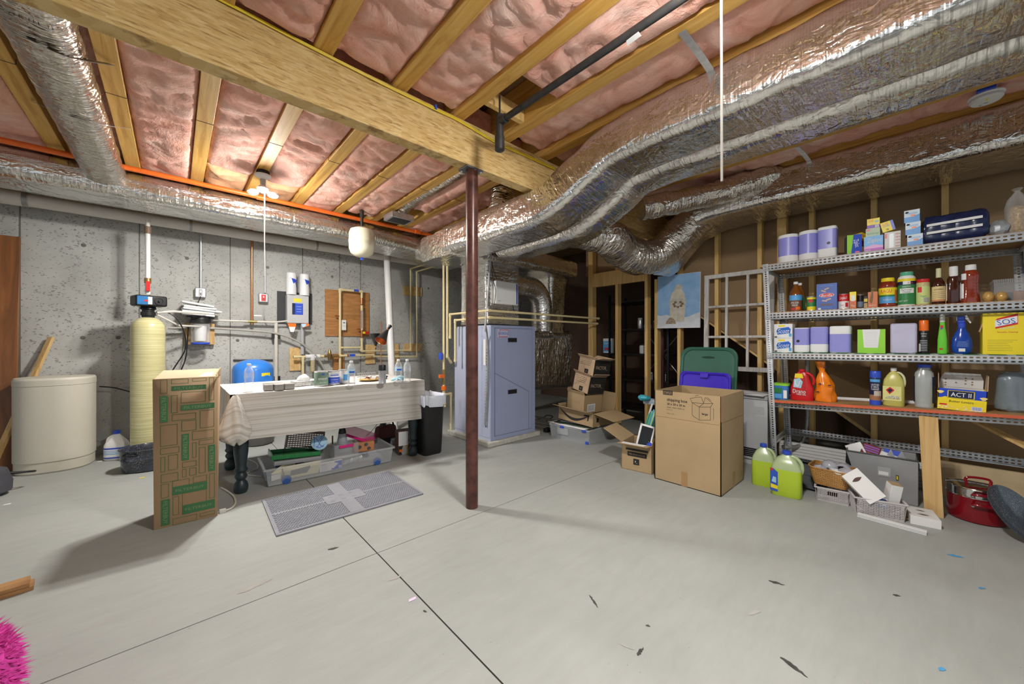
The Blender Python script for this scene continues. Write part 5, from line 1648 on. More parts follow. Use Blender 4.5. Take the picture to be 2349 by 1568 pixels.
b = MB().prism([(-0.10, 0.03), (-0.06, 0.0), (0.02, 0.0), (0.09, 0.09), (0.10, 0.12), (0.0, 0.10)], -0.003, 0.003, YW)
for x, z in ((0.0, 0.04), (0.05, 0.07), (0.03, 0.09), (-0.03, 0.03)):
 b.prism([(x + 0.003 * math.cos(k_), z + 0.003 * math.sin(k_)) for k_ in (0, 1.2, 2.4, 3.6, 4.8)], -0.0045, -0.0035, DGREY)
tag(b.build('grater_plate'), 'pale plate with small holes at the left of the bin', 'plate', loc=inbin(-0.36, -0.10, 0.05), rz=math.radians(5))
tag(MB().box(-0.035, 0.035, -0.002, 0.002, 0, 0.045, PAPER).build('paper_tag'), 'white paper tag in the left corner of the bin', 'tag', loc=inbin(-0.425, -0.14, 0.035), rz=math.radians(12))
b = MB()
rnd = random.Random(9)
for i in range(8):
 p0 = V((rnd.uniform(-0.44, -0.30), rnd.uniform(-0.08, 0.12), 0.10 + rnd.uniform(0, 0.04)))
 b.tube([p0, p0 + V((rnd.uniform(0.05, 0.12), rnd.uniform(-0.04, 0.04), rnd.uniform(-0.02, 0.02)))], 0.009, [mat('dark_red_handle', (0.10, 0.01, 0.015), 0.4), DGREY][i % 2], 8)
for q in range(len(b.v)):
 b.v[q] = tuple(BIN @ V(b.v[q]))
o = tag(b.build('utensil_jumble'), 'dark red and black utensil handles heaped in the bin', 'utensils', kind='stuff')
for i, (dx, dy, lb) in enumerate(((0.14, -0.115, 'clear plastic vial with a white end lying in the bin'), (0.16, -0.09, 'second clear vial lying just behind in the bin'))):
 t2 = thing('plastic_vial', lb, 'vial', inbin(dx, dy, 0.055), math.radians(-3), 'clear vials in the bin')
 MB().tube([(-0.06, 0, 0), (0.08, 0, 0.02)], 0.013, CLEAR, 14).build('tube_body', t2)
 MB().tube([(0.08, 0, 0.02), (0.092, 0, 0.0215)], 0.015, PAPER, 14).build('end_cap', t2)
 MB().tube([(0.0, 0, 0.0085), (0.012, 0, 0.0103)], 0.0145, PAPER, 14).build('collar', t2)
b = MB().rect(0.462, 0.492, 0.098, 0.125, PAPER, -0.2115)
p = at(597, 1022, Z=0)
tag(MB().lathe([(0.105, 0), (0.125, 0.01), (0.135, 0.05), (0.138, 0.13), (0.142, 0.135), (0.13, 0.134), (0.125, 0.06), (0.001, 0.02)], mat('dull_grey_pan', (0.16, 0.155, 0.15), 0.4, 0.4), 36).build('stock_pan'), 'round grey pan on the floor behind the table leg', 'pan', loc=p + V((0, 0.1, 0)))
p = at(925, 1042, Z=0)
t2 = thing('appliance_carton', 'white and brown appliance carton behind the right front leg', 'carton', p, math.radians(-10))
b = MB().box(-0.05, 0.085, 0, 0.12, 0, 0.235, mat('carton_brown', (0.16, 0.07, 0.04), 0.5))
b.build('carton_body', t2, bev=0.002)
b = MB().rect(-0.046, 0.05, 0.09, 0.23, PAPER, -0.001)
b.lathe([(0.001, 0), (0.02, 0), (0.03, 0.03), (0.018, 0.07), (0.008, 0.09)], GREY, 10, 0.01, -0.001, 1, 0.02)
b.rect(-0.046, 0.0, 0.0, 0.085, INK, -0.001)
b.rect(-0.04, -0.008, 0.03, 0.055, ORANGE, -0.002)
b.rect(0.005, 0.05, 0.0, 0.085, TAN, -0.001)
b.build('printed_front', t2)
t2 = thing('red_toolbag', 'dark red and black bag in the shade under the table', 'bag', (1.72, 3.92, 0), math.radians(10))
b = MB().box(-0.14, 0.12, -0.07, 0.09, 0, 0.22, mat('dark_red_fabric', (0.11, 0.025, 0.02), 0.7), 0.03)
b.build('bag_body', t2, bev=0.02)
MB().tube([(-0.08, -0.02, 0.2), (-0.06, -0.02, 0.27), (0.04, -0.02, 0.27), (0.07, -0.02, 0.2)], 0.01, BLACK, 8, 5).build('handle', t2)
MB().box(-0.13, 0.11, -0.073, -0.068, 0.05, 0.10, BLACK).build('pocket', t2)
t2 = thing('clear_jar', 'small clear jar beside the appliance carton', 'jar', at(903, 1030, Z=0))
MB().lathe([(0.03, 0), (0.033, 0.01), (0.033, 0.09), (0.026, 0.1)], CLEAR, 20).build('jar_body', t2)
MB().lathe([(0.028, 0.1), (0.028, 0.115)], STEEL, 20).build('lid', t2)
def cord(label, pix, r=0.0045, m=CORDW, z=None, group='cords on the floor'):
 b = MB()
 b.tube([at(x, y, Z=r) for x, y in pix], r, m, 8, 6)
 return tag(b.build('cord'), label, 'cord', group)
cord('pale cord looping between the table legs', [(520, 1068), (540, 1052), (565, 1052), (588, 1062), (590, 1075), (572, 1082), (566, 1088), (600, 1092)])
o = cord('white cord end with a plug by the tall green-printed carton', [(508, 1118), (522, 1126), (536, 1138), (540, 1152), (532, 1164), (514, 1172)], 0.006)
p = at(512, 1174, Z=0.0)
b = MB().box(-0.02, 0.015, -0.012, 0.012, 0, 0.02, CORDW)
b.box(-0.032, -0.02, -0.006, -0.004, 0.008, 0.012, STEEL).box(-0.032, -0.02, 0.004, 0.006, 0.008, 0.012, STEEL)
q = b.build('plug', o)
q.location = p
cord('thin dark cord on the floor behind the table', [(840, 1000), (855, 985), (866, 970), (872, 955)], 0.003, DGREY)
# trash can
t = thing('trash_can', 'tall black trash can with a white liner right of the table', 'trash can', (1.925, 3.43, 0))
b = MB()
sec = rrect(0.25, 0.36, 0.05, 5)
prof = [(0.80, 0), (0.84, 0.02), (1.0, 0.585)]
vs = [(x * s_, y * s_, z) for s_, z in prof for x, y in sec] + [(x * 0.96, y * 0.96, 0.585) for x, y in sec] + [(x * 0.80, y * 0.80, 0.05) for x, y in sec]
k = len(sec)
fs = [(i * k + j, i * k + (j + 1) % k, (i + 1) * k + (j + 1) % k, (i + 1) * k + j) for i in range(4) for j in range(k)] + [tuple(range(k))[::-1], tuple(range(4 * k, 5 * k))]
b.add(vs, fs, BLACK)
b.build('bin_body', t, angle=30)
b = MB()
LN = mat('bin_liner', (0.62, 0.65, 0.72), 0.35, var=0.05)
K2 = 72
vs = []
sec2 = rrect(0.262, 0.372, 0.06, 17)
k = len(sec2)
for z0, s_ in ((0.50, 1.03), (0.53, 1.035), (0.575, 1.03), (0.60, 1.02), (0.60, 0.95), (0.56, 0.88), (0.45, 0.80)):
 for j, (x, y) in enumerate(sec2):
  dz = 0.012 * math.sin(j * 0.55) + 0.02 * noise.noise(V((j * 0.21, 0, 3)))
  w = 1 + 0.02 * math.sin(j * 1.3) + 0.012 * math.sin(j * 2.9 + z0 * 30)
  vs.append((x * s_ * w, y * s_ * w, z0 + (dz if z0 < 0.55 and s_ > 1 else dz * 0.4)))
b.add(vs, [(i * k + j, i * k + (j + 1) % k, (i + 1) * k + (j + 1) % k, (i + 1) * k + j) for i in range(6) for j in range(k)], LN)
b.build('liner', t, angle=80, label='white plastic liner')
# ---------------------------------------------------------------- anti-fatigue mat
t = thing('rubber_mat', 'grey studded rubber mat on the floor before the table', 'mat', (0.912, 2.812, 0), math.radians(-2.0))
b = MB().box(-0.465, 0.465, -0.318, 0.318, 0, 0.007, MATG)
b.build('base_sheet', t, bev=0.002)
b = MB()
FLAT = mat('grey_rubber_flat', (0.25, 0.255, 0.28), 0.6)
for x0, x1, y0, y1 in ((-0.465, 0.465, -0.318, -0.300), (-0.465, 0.465, 0.300, 0.318), (-0.465, -0.447, -0.3, 0.3), (0.447, 0.465, -0.3, 0.3), (-0.045, 0.045, -0.3, 0.3), (-0.447, 0.447, -0.012, 0.012), (-0.13, 0.13, -0.08, 0.08)):
 b.box(x0, x1, y0, y1, 0.007, 0.0100 + 0.0003 * len(b.f) / 6, FLAT)
for i in range(3):
 b.box(-0.10 + 0.07 * i, -0.07 + 0.07 * i, -0.05, -0.03, 0.0105, 0.012, MATG)
 b.box(-0.10 + 0.07 * i, -0.07 + 0.07 * i, 0.03, 0.05, 0.0105, 0.012, MATG)
b.build('border_bands', t)
b = MB()
STUDM = mat('stud_rubber', (0.30, 0.31, 0.34), 0.55)
vs, fs = [], []
dxs, dys = 0.0178, 0.0155
nx, ny = int(0.43 / dxs), int(0.29 / dys)
for qx in (-1, 1):
 for qy in (-1, 1):
  for i in range(nx):
   for j in range(ny):
    x = qx * (0.053 + (i + 0.5 * (j % 2)) * dxs)
    y = qy * (0.020 + j * dys)
    if abs(x) > 0.44 or abs(y) > 0.295 or (abs(x) < 0.14 and abs(y) < 0.09):
     continue
    o = len(vs)
    for zz_, rr_ in ((0.006, 0.0072), (0.0125, 0.0055)):
     for a_ in range(6):
      vs.append((x + rr_ * math.cos(a_ * math.pi / 3), y + rr_ * math.sin(a_ * math.pi / 3), zz_))
    fs += [(o + a_, o + (a_ + 1) % 6, o + 6 + (a_ + 1) % 6, o + 6 + a_) for a_ in range(6)] + [tuple(range(o + 6, o + 12))]
b.add(vs, fs, STUDM)
b.build('studs', t)['kind'] = 'stuff'
# ---------------------------------------------------------------- cartons
def open_box(name, label, loc, w, d, h, rot, flaps, m=CARD, th=0.005, prints=None, side=None, group=None, cat='cardboard box', fl=None, lean=(0, 0)):
 """front faces local -y, origin at front left bottom corner; flap angle 0 = standing straight up, 90 = level outwards"""
 t = thing(name, label, cat, loc, rot=rot, group=group)
 b = MB()
 lx, ly = lean
 b.box(0, w, 0, d, 0, th, m)
 b.box(0, w, 0, th, 0, h, m).box(0, w, d - th, d, 0, h, m).box(0, th, 0, d, 0, h, m).box(w - th, w, 0, d, 0, h, m)
 if lx or ly:
  b.v = [(x + lx * z / h, y + ly * z / h, z) for x, y, z in b.v]
 b.build('carton_body', t)
 for key, ang in flaps.items():
  L_ = (fl or {}).get(key, min(w, d) / 2)
  b = MB()
  a_ = math.radians(ang)
  s_, c_ = math.sin(a_) * L_, math.cos(a_) * L_
  q = {'front': [(0, 0, h), (w, 0, h), (w - 0.004, -s_, h + c_), (0.004, -s_, h + c_)], 'back': [(w, d, h), (0, d, h), (0.004, d + s_, h + c_), (w - 0.004, d + s_, h + c_)],
    'left': [(0, d, h), (0, 0, h), (-s_, 0.004, h + c_), (-s_, d - 0.004, h + c_)], 'right': [(w, 0, h), (w, d, h), (w + s_, d - 0.004, h + c_), (w + s_, 0.004, h + c_)]}[key]
  b.slab(q, -0.004, m)
  if lx or ly:
   b.v = [(x + lx, y + ly, z) for x, y, z in b.v]
  b.build('flap', t)
 if prints:
  b = MB()
  prints(b)
  if b.f:
   b.build('printing', t)
 if side:
  b = MB()
  side(b, w)
  b.build('side_printing', t)
 return t
# tall filter carton
t = thing('filter_carton', 'tall brown carton printed with green Filterbuy blocks', 'cardboard box', (-0.090, 3.095, 0), rz=math.radians(-3.2))
w, d, h = 0.297, 0.30, 0.905
b = MB()
c8 = [(0, 0, 0), (w, 0, 0), (w, d, 0), (0, d, 0), (-0.006, 0.004, h), (w + 0.000, 0.004, h), (w + 0.020, d, h), (0.0, d, h)]
b.add(c8, [(0, 1, 5, 4), (1, 2, 6, 5), (2, 3, 7, 6), (3, 0, 4, 7), (3, 2, 1, 0)], CARDK)
b.slab([(0.0, 0.012, h - 0.004), (w - 0.004, 0.012, h - 0.004), (w + 0.01, d, h + 0.03), (0.02, d, h + 0.03)], 0.004, CARDL)
b.slab([(w - 0.001, 0.01, h - 0.002), (w + 0.018, d - 0.01, h - 0.002), (w + 0.020, d - 0.02, h + 0.045), (w - 0.004, 0.05, h + 0.02)], 0.003, CARD)
b.build('carton_body', t, solid=0.004)
b = MB().slab([(0.12, 0.05, h + 0.004), (0.27, 0.04, h + 0.004), (0.28, 0.16, h + 0.018), (0.13, 0.17, h + 0.018)], 0.001, PAPER)
b.build('shipping_label', t, label='white shipping label')
b = MB()
GR = mat('green_outline', (0.07, 0.15, 0.055), 0.8)
gy, gx = 0.0, -0.0008
yf = lambda x, z: 0.004 * z / h - 0.0016
def fx(px_, py_):     # position on the carton front in the photo -> local
 q = at(px_, py_, Y=3.085)
 return ((px_ - 357) / 141.0 * w, q.z)
def ob(x0, x1, z0, z1, s=0.0022):
 y = 0.0005 - 0.003
 for a_, c_, e_, g_ in ((x0, x1, z0, z0 + s), (x0, x1, z1 - s, z1), (x0, x0 + s, z0, z1), (x1 - s, x1, z0, z1)):
  b.rect(a_, c_, e_, g_, GR, y)
def gb(x0, x1, z0, z1, vert=False):
 b.rect(x0, x1, z0, z1, GREEN, -0.0028)
 if vert:
  b.text('FILTERBUY', (x0 + x1) / 2, (z0 + z1) / 2, 0.020, mat('pale_green_ink', (0.20, 0.26, 0.12), 0.8), -0.0034, w=(z1 - z0) * 0.86, rot=-90)
 else:
  b.text('FILTERBUY', (x0 + x1) / 2, (z0 + z1) / 2, 0.017, mat('pale_green_ink', (0.20, 0.26, 0.12), 0.8), -0.0034, w=(x1 - x0) * 0.82)
# layout read off the crop: 1568/600 scale, carton spans x 925..1300, y 235..1135
def L2(x0, y0, x1, y1, green=None):
 xa, xb = (x0 - 926) / 374 * w, (x1 - 926) / 374 * w
 sh = lambda x, y: (1 - (y - 232 + (x - 926) * -0.03) / (903 - (x - 926) * 0.21)) * h
 za, zb2 = sh((x0 + x1) / 2, y1), sh((x0 + x1) / 2, y0)
 if green is None:
  ob(xa, xb, max(0.004, za), min(zb2, h - 0.004))
 else:
  gb(xa, xb, max(0.004, za), min(zb2, h - 0.004), green)
for r4 in ((1022, 282, 1230, 310, False), (1078, 396, 1282, 428, False), (958, 335, 1002, 493, True), (1082, 570, 1125, 728, True), (1243, 645, 1285, 800, True), (1028, 872, 1236, 920, False), (1085, 982, 1284, 1035, False), (964, 955, 1014, 1110, True),
     (960, 236, 1000, 320), (1022, 236, 1122, 268), (1145, 236, 1232, 262), (1248, 240, 1280, 380), (1078, 322, 1228, 385), (1022, 335, 1058, 440), (1026, 448, 1168, 486), (1192, 436, 1280, 540), (1082, 490, 1170, 552), (960, 508, 1058, 634), (1145, 556, 1280, 606), (1186, 612, 1280, 640), (1145, 625, 1170, 715), (960, 645, 1068, 682), (962, 700, 988, 790), (1005, 690, 1060, 780), (1186, 655, 1226, 808), (1085, 735, 1170, 768), (964, 800, 1062, 850), (1085, 780, 1110, 828), (1128, 775, 1170, 820), (964, 862, 1008, 945), (1028, 842, 1128, 880), (1150, 825, 1234, 862), (1250, 815, 1284, 960), (1085, 915, 1232, 990), (1030, 940, 1066, 1050), (1030, 1062, 1172, 1100), (1190, 1042, 1284, 1062)):
 L2(*r4)
o = b.build('green_printing', t, label='green block printing')
o['kind'] = 'stuff'
# big shipping box
SX, SY = 2.948, 1.481
def sl(px_, py_):
 q = at(px_, py_, X=SX)
 return SY - q.y, q.z
def staples(b):
 y = -0.0012
 (x0, z0), (x1, z1) = sl(1521, 904), sl(1543, 896)
 b.rect(x0, x1, z0, z1, INK, y)
 b.text('STAPLES', (x0 + x1) / 2, (z0 + z1) / 2, (z1 - z0) * 0.6, CARD, y - 0.001, w=(x1 - x0) * 0.85)
 for s_, px0, px1, py_, hh in (('shipping box', 1530, 1577, 915, 0.024), ('20 x 20 x 20 in', 1530, 1571, 925, 0.017), ('(50.8 x 50.8 x 50.8 cm)', 1530, 1570, 933, 0.009), ('4.63 cu ft', 1530, 1543, 938, 0.007), ('Made in USA', 1530, 1547, 947, 0.006)):
  x0, z0 = sl(px0, py_)
  x1, _ = sl(px1, py_)
  b.text(s_, x0, z0, hh, INK, y, w=x1 - x0, align='l')
  if hh > 0.015:
   b.text(s_, x0 + 0.0012, z0, hh, INK, y - 0.0004, w=x1 - x0, align='l')
 def ln(*pp):
  for p_, q_ in zip(pp, pp[1:]):
   (xa, za), (xb, zb_) = sl(*p_), sl(*q_)
   dx, dz = xb - xa, zb_ - za
   l_ = math.hypot(dx, dz) or 1
   nx_, nz_ = -dz / l_ * 0.0011, dx / l_ * 0.0011
   b.add([(xa - nx_, y, za - nz_), (xb - nx_, y, zb_ - nz_), (xb + nx_, y, zb_ + nz_), (xa + nx_, y, za + nz_)], [(0, 1, 2, 3)], INK)
 ln((1588, 923), (1604, 933), (1630, 933), (1630, 963), (1604, 963), (1604, 933))
 ln((1588, 923), (1588, 952), (1604, 963))
 ln((1588, 923), (1583, 913), (1609, 910), (1614, 925), (1588, 923))
 ln((1614, 925), (1635, 925), (1630, 933))
 ln((1614, 925), (1618, 911), (1636, 926))
 ln((1604, 933), (1614, 925))
 ln((1637, 936), (1637, 962))
 ln((1594, 908), (1603, 906))
 ln((1622, 911), (1632, 919))
 x0, z0 = sl(1617, 949)
 b.text('large', x0, z0, 0.017, INK, y, w=0.042)
 b.text('large', x0 + 0.001, z0, 0.017, INK, y - 0.0003, w=0.042)
 # tape strip hanging down at the bottom middle
 (x0, z0), (x1, z1) = sl(1563, 1113), sl(1577, 1084)
 b.rect(x0, x1, 0.002, z1, TAPE, y)
def staple_side(b, w):
 b.add([(w + 0.0012, 0.25, 0.002), (w + 0.0012, 0.30, 0.002), (w + 0.0012, 0.30, 0.12), (w + 0.0012, 0.25, 0.12)], [(0, 1, 2, 3)], TAPE)
 b.add([(w + 0.0012, 0.0, 0.535), (w + 0.0012, 0.513, 0.535), (w + 0.0012, 0.513, 0.5375), (w + 0.0012, 0.0, 0.5375)], [(0, 1, 2, 3)], TAPE)
t = open_box('shipping_box', 'largest cardboard box, open topped, printed shipping box 20 x 20 x 20 in', (SX, SY, 0), 0.507, 0.513, 0.732, (0, 0, R90), {}, th=0.006, prints=staples, side=staple_side)
b = MB().box(0.001, 0.5065, -0.0015, 0.0, 0.520, 0.5225, TAPE)
b.box(0.5065, 0.5085, -0.002, 0.004, 0.545, 0.733, CARDD)
b.build('score_line', t, label='creased fold line')
# small factor box by it
ang = math.atan2(-0.275, 0.042)
def fpr(b):
 b.rect(0.055, 0.225, 0.125, 0.165, INK, -0.001)
 b.text('FEEL GOOD FACTOR', 0.14, 0.145, 0.011, CARDL, -0.0018, w=0.14)
 b.rect(0.108, 0.160, 0.055, 0.108, INK, -0.001)
 b.text('F_', 0.134, 0.082, 0.018, PAPER, -0.0018)
 b.rect(0.04, 0.235, 0.176, 0.195, INK, -0.001)
 b.rect(0.10, 0.17, 0.036, 0.038, TAPE, -0.001)
t = open_box('meal_kit_box', 'small open Feel Good Factor box beside the big shipping box', (2.966, 1.80, 0), 0.268, 0.30, 0.238, (0, 0, ang), {'front': 84, 'left': 62, 'right': 10}, prints=fpr, fl={'front': 0.10, 'left': 0.20, 'right': 0.04}, lean=(0.0, 0.0))
t.children[0]
b = MB().slab([(0.02, -0.008, 0.2425), (0.235, -0.008, 0.2425), (0.225, -0.085, 0.251), (0.03, -0.085, 0.251)][::-1], 0.0012, PAPER)
b.build('shipping_label', t, label='white shipping label')
ML = Matrix.Translation((2.966, 1.80, 0)) @ Matrix.Rotation(ang, 4, 'Z')
t2 = thing('picture_frame', 'white framed dark picture standing in the small box', 'picture frame', ML @ V((0.165, 0.06, 0.19)), rot=(math.radians(-14), math.radians(9), ang))
MB().box(-0.065, -0.048, 0, 0.018, 0, 0.21, WHITE).box(0.052, 0.065, 0, 0.018, 0, 0.21, WHITE).box(-0.065, 0.065, 0, 0.018, 0.195, 0.212, WHITE).box(-0.065, 0.065, 0, 0.018, 0, 0.012, WHITE).build('frame', t2, bev=0.002)
MB().box(-0.05, 0.055, 0.004, 0.012, 0.008, 0.2, mat('black_picture', (0.01, 0.01, 0.012), 0.15)).build('picture', t2)
b = MB()
b.sphere((0, 0, 0), 0.028, BLUE, 12, 0.8)
b.sphere((0.02, -0.01, 0.008), 0.02, PAPER, 10, 0.8)
o = tag(b.build('patterned_cloth', angle=20), 'blue and white patterned bundle in the small box', 'cloth', loc=ML @ V((0.235, 0.05, 0.235)))
o = tag(MB().box(-0.002, 0.002, 0, 0.10, 0, 0.004, CHROME).box(-0.004, 0.004, -0.05, 0.0, -0.002, 0.006, WHITE).build('steel_ruler'), 'white handled stick slanting out of the small box', 'stick', loc=ML @ V((0.225, 0.06, 0.25)))
o.rotation_euler = (math.radians(35), 0, ang + 0.8)
# clear bin with lids and boxes on it
t = thing('flat_bin', 'flat clear plastic bin under the stacked delivery boxes', 'bin', (3.33, 2.985, 0), rz=R90 + math.radians(3))
b = MB()
w, d, h = 0.55, 0.60, 0.15
b.box(0.015, w - 0.015, 0.015, d - 0.015, 0, 0.005, FROST)
for q in (((0.015, 0.015), (w - 0.015, 0.015)), ((w - 0.015, 0.015), (w - 0.015, d - 0.015)), ((w - 0.015, d - 0.015), (0.015, d - 0.015)), ((0.015, d - 0.015), (0.015, 0.015))):
 (xa, ya), (xb, yb) = q
 sg = lambda v, m_: 0.015 * (1 if v > m_ / 2 else -1)
 b.slab([(xa, ya, 0), (xb, yb, 0), (xb + sg(xb, w), yb + sg(yb, d), h), (xa + sg(xa, w), ya + sg(ya, d), h)], 0.004, FROST)
for q in (((0, 0), (w, 0)), ((w, 0), (w, d)), ((w, d), (0, d)), ((0, d), (0, 0))):
 b.tube([(*q[0], h), (*q[1], h)], 0.010, FROST, 8)
b.box(0.12, 0.27, -0.012, 0.0, 0.06, 0.13, FROST)
b.build('tub', t, angle=30)
for x in (0.16, 0.46):
 MB().box(x, x + 0.05, -0.014, -0.002, 0.13, 0.155, BLUE).build('latch', t, bev=0.003, label='blue latch')
b = MB().box(w - 0.05, w - 0.015, -0.002, 0.01, 0, 0.03, BLUE)
b.build('wheel', t, label='blue wheel')
BF = Matrix.Translation((3.33, 2.985, 0)) @ Matrix.Rotation(R90 + math.radians(3), 4, 'Z')
for i, (x0, x1, y0, y1, z, m, lb) in enumerate([(-0.05, 0.50, 0.02, 0.5, 0.162, PAPER, 'white crumpled sheet lying over the flat clear bin'), (0.02, 0.56, 0.05, 0.55, 0.171, mat('dark_green_sheet', (0.03, 0.05, 0.03), 0.6), 'dark green sheet between white sheets on the flat bin'), (0.08, 0.58, 0.10, 0.62, 0.180, mat('milky_sheet', (0.60, 0.62, 0.66), 0.3), 'milky plastic lid lying on top of the flat bin')]):
 b = MB()
 b.grid(lambda u, v: (x0 + (x1 - x0) * u, y0 + (y1 - y0) * v, 0.004 * nz(u * 5, v * 5, i)), 14, 14, m)
 o = tag(b.build('plastic_sheet', solid=0.005), lb, 'lid', 'sheets on the flat bin')
 o.location = BF @ V((0, 0, z))
 o.rotation_euler = (0, 0, R90 + math.radians(3 + 5 * (i - 1)))
def smile(b):
 n = 16
 vs = []
 for i in range(n + 1):
  u = i / n
  x = 0.02 + 0.40 * u
  zc_ = 0.135 - 0.115 * math.sin(math.pi * (0.12 + 0.80 * u)) + 0.04 * (1 - u)
  tk = 0.004 + 0.012 * math.sin(math.pi * u) ** 0.8
  vs += [(x, -0.0012, min(0.148, zc_ + tk)), (x, -0.0012, max(0.004, zc_ - tk))]
 b.add(vs, [(2 * i, 2 * i + 1, 2 * i + 3, 2 * i + 2) for i in range(n)], INK)
 b.add([(0.37, -0.0012, 0.120), (0.445, -0.0012, 0.130), (0.435, -0.0012, 0.06), (0.418, -0.0012, 0.058), (0.423, -0.0012, 0.108), (0.375, -0.0012, 0.105)], [(0, 1, 2, 3, 4, 5)], INK)
def amside(b, w):
 b.add([(w + 0.001, 0.06, 0.05), (w + 0.001, 0.10, 0.05), (w + 0.001, 0.10, 0.10), (w + 0.001, 0.06, 0.10)], [(0, 1, 2, 3)], INK)
AR = (math.radians(-1), math.radians(3.5), R90)
t = open_box('delivery_box', 'wide open delivery box with a black smile arrow on the flat bin', (3.42, 2.93, 0.212), 0.50, 0.42, 0.155, AR, {'front': 78, 'back': 8, 'right': 98, 'left': 40}, prints=smile, side=amside, fl={'front': 0.13, 'back': 0.20, 'right': 0.26, 'left': 0.03})
AM = Matrix.Translation((3.42, 2.93, 0.212)) @ Matrix.Rotation(R90, 4, 'Z') @ Matrix.Rotation(math.radians(3.5), 4, 'Y')
def lines(b, x0, x1, z0, n, m=CARDD, s=0.011):
 rnd = random.Random(int(x0 * 100) + n)
 for i in range(n):
  b.text(['Refresh yourself and', 'sustainably made with', 'nourish mind and body', 'great meals this week', 'open here to enjoy'][i % 5], x0, z0 - i * s, s * 0.55, m, -0.001, w=(x1 - x0) * rnd.uniform(0.8, 1), align='l')
def prA(b):
 lines(b, 0.02, 0.22, 0.13, 3)
def sdA(b, w):
 b.add([(w + 0.001, 0.05, 0.02), (w + 0.001, 0.18, 0.02), (w + 0.001, 0.18, 0.11), (w + 0.001, 0.05, 0.11)], [(0, 1, 2, 3)], PAPER)
 for i in range(12):
  y = 0.06 + i * 0.009
  b.add([(w + 0.0016, y, 0.03), (w + 0.0016, y + 0.004 * (1 + i % 2) / 2, 0.03), (w + 0.0016, y + 0.004 * (1 + i % 2) / 2, 0.10), (w + 0.0016, y, 0.10)], [(0, 1, 2, 3)], INK)
def prF(b):
 lines(b, 0.02, 0.20, 0.175, 4, INK, 0.020)
 b.rect(0.10, 0.155, 0.012, 0.065, INK, -0.001)
 b.text('F', 0.128, 0.038, 0.02, CARDL, -0.0018)
def sdF(b, w):
 b.add([(w + 0.001, 0.0, 0.002), (w + 0.001, 0.28, 0.002), (w + 0.001, 0.28, 0.20), (w + 0.001, 0.0, 0.20)], [(0, 1, 2, 3)], INK)
 b.T = Matrix.Translation((w + 0.0018, 0.13, 0.10)) @ Matrix.Rotation(math.pi / 2, 4, 'Z')
 b.text('FACTOR_', 0, 0, 0.040, CARDL, 0, w=0.20)
 b.T = Matrix()
p = at(1300, 937, X=3.50)
open_box('meal_kit_box', 'lowest box nested in the delivery box, with a barcode label', p, 0.28, 0.30, 0.215, (0, math.radians(5), R90 - 0.12), {'front': 30, 'left': 10}, prints=prA, side=sdA, fl={'front': 0.04, 'left': 0.05}, group='stacked meal boxes')
open_box('meal_kit_box', 'middle tilted light cardboard box in the leaning stack', at(1313, 890, X=3.50) + V((0, 0, 0.0)), 0.24, 0.27, 0.20, (math.radians(-4), math.radians(11), R90 - 0.10), {'front': 55, 'right': 50}, m=CARDL, prints=prF, side=sdF, fl={'front': 0.06, 'right': 0.07}, group='stacked meal boxes')
open_box('meal_kit_box', 'topmost tilted box of the stack with FACTOR on its black side', at(1325, 853, X=3.50), 0.235, 0.26, 0.185, (math.radians(-4), math.radians(8), R90 - 0.10), {'front': 55, 'right': 70, 'back': 60}, m=CARDL, prints=prF, side=sdF, fl={'front': 0.06, 'right': 0.09, 'back': 0.05}, group='stacked meal boxes')
cord('tangled black cord behind the flat bin', [(1232, 962), (1245, 958), (1255, 952), (1268, 955), (1258, 962), (1250, 968), (1262, 972)], 0.006, BLACK)
tag(MB().box(-0.05, 0.05, -0.03, 0.03, 0, 0.05, BLACK).build('power_adapter', bev=0.008), 'black power adapter on the floor left of the flat bin', 'adapter', loc=at(1256, 990, Z=0))
for i in range(5):
 b = MB().box(0, 0.07, -0.7, 0.1, 0, 0.02, mat('grey_batten', (0.14, 0.125, 0.105), 0.8))
 tag(b.build('floor_batten', bev=0.003), ['nearest', 'second', 'middle', 'fourth', 'farthest'][i] + ' grey-brown strip on the floor right of the furnace', 'batten', 'strips beside the furnace', (3.32 + i * 0.16, 3.95, 0.0))
# beach chair bundle
t = thing('beach_chair', 'folded green and blue striped beach chair behind the small box', 'folding chair', (3.34, 1.86, 0.0), rot=(math.radians(-8), math.radians(14), R90))
STR = [mat('stripe_green', (0.12, 0.42, 0.20), 0.8), mat('stripe_teal', (0.04, 0.22, 0.26), 0.8), mat('stripe_lime', (0.45, 0.70, 0.28), 0.8), mat('stripe_blue', (0.08, 0.30, 0.55), 0.8)]
for j in range(2):
 b = MB()
 order = [0, 1, 0, 3, 2, 1, 0, 2]
 for i in range(8):
  x0_ = -0.02 + j * 0.13 + i * 0.0145
  b.grid(lambda u, v: (x0_ + 0.0145 * u, 0.02 * j - 0.025 * math.sin(math.pi * ((i + u) / 8)), 0.12 + 0.40 * v - 0.10 * max(0, v - 0.8) * abs(i - 3.5)), 2, 12, STR[order[i]])
 b.build('striped_fabric', t, solid=0.006, angle=60)
b = MB()
for x in (-0.025, 0.115, 0.245):
 b.tube([(x, 0.03, 0.02), (x, 0.03, 0.55)], 0.009, WHITE, 8)
b.build('frame', t)
b = MB()
b.sphere((0, 0, 0), 0.06, mat('teal_bag', (0.05, 0.38, 0.48), 0.5), 14, 0.5)
b.v = [(x * (1 + 0.4 * noise.noise(V((x, y, z)) * 25)), y, z * (1 + 0.5 * noise.noise(V((x, y, z)) * 30))) for x, y, z in b.v]
tag(b.build('teal_bag', angle=30), 'crumpled teal bag on top of the folded beach chair', 'bag', loc=at(1478, 912, X=3.42))
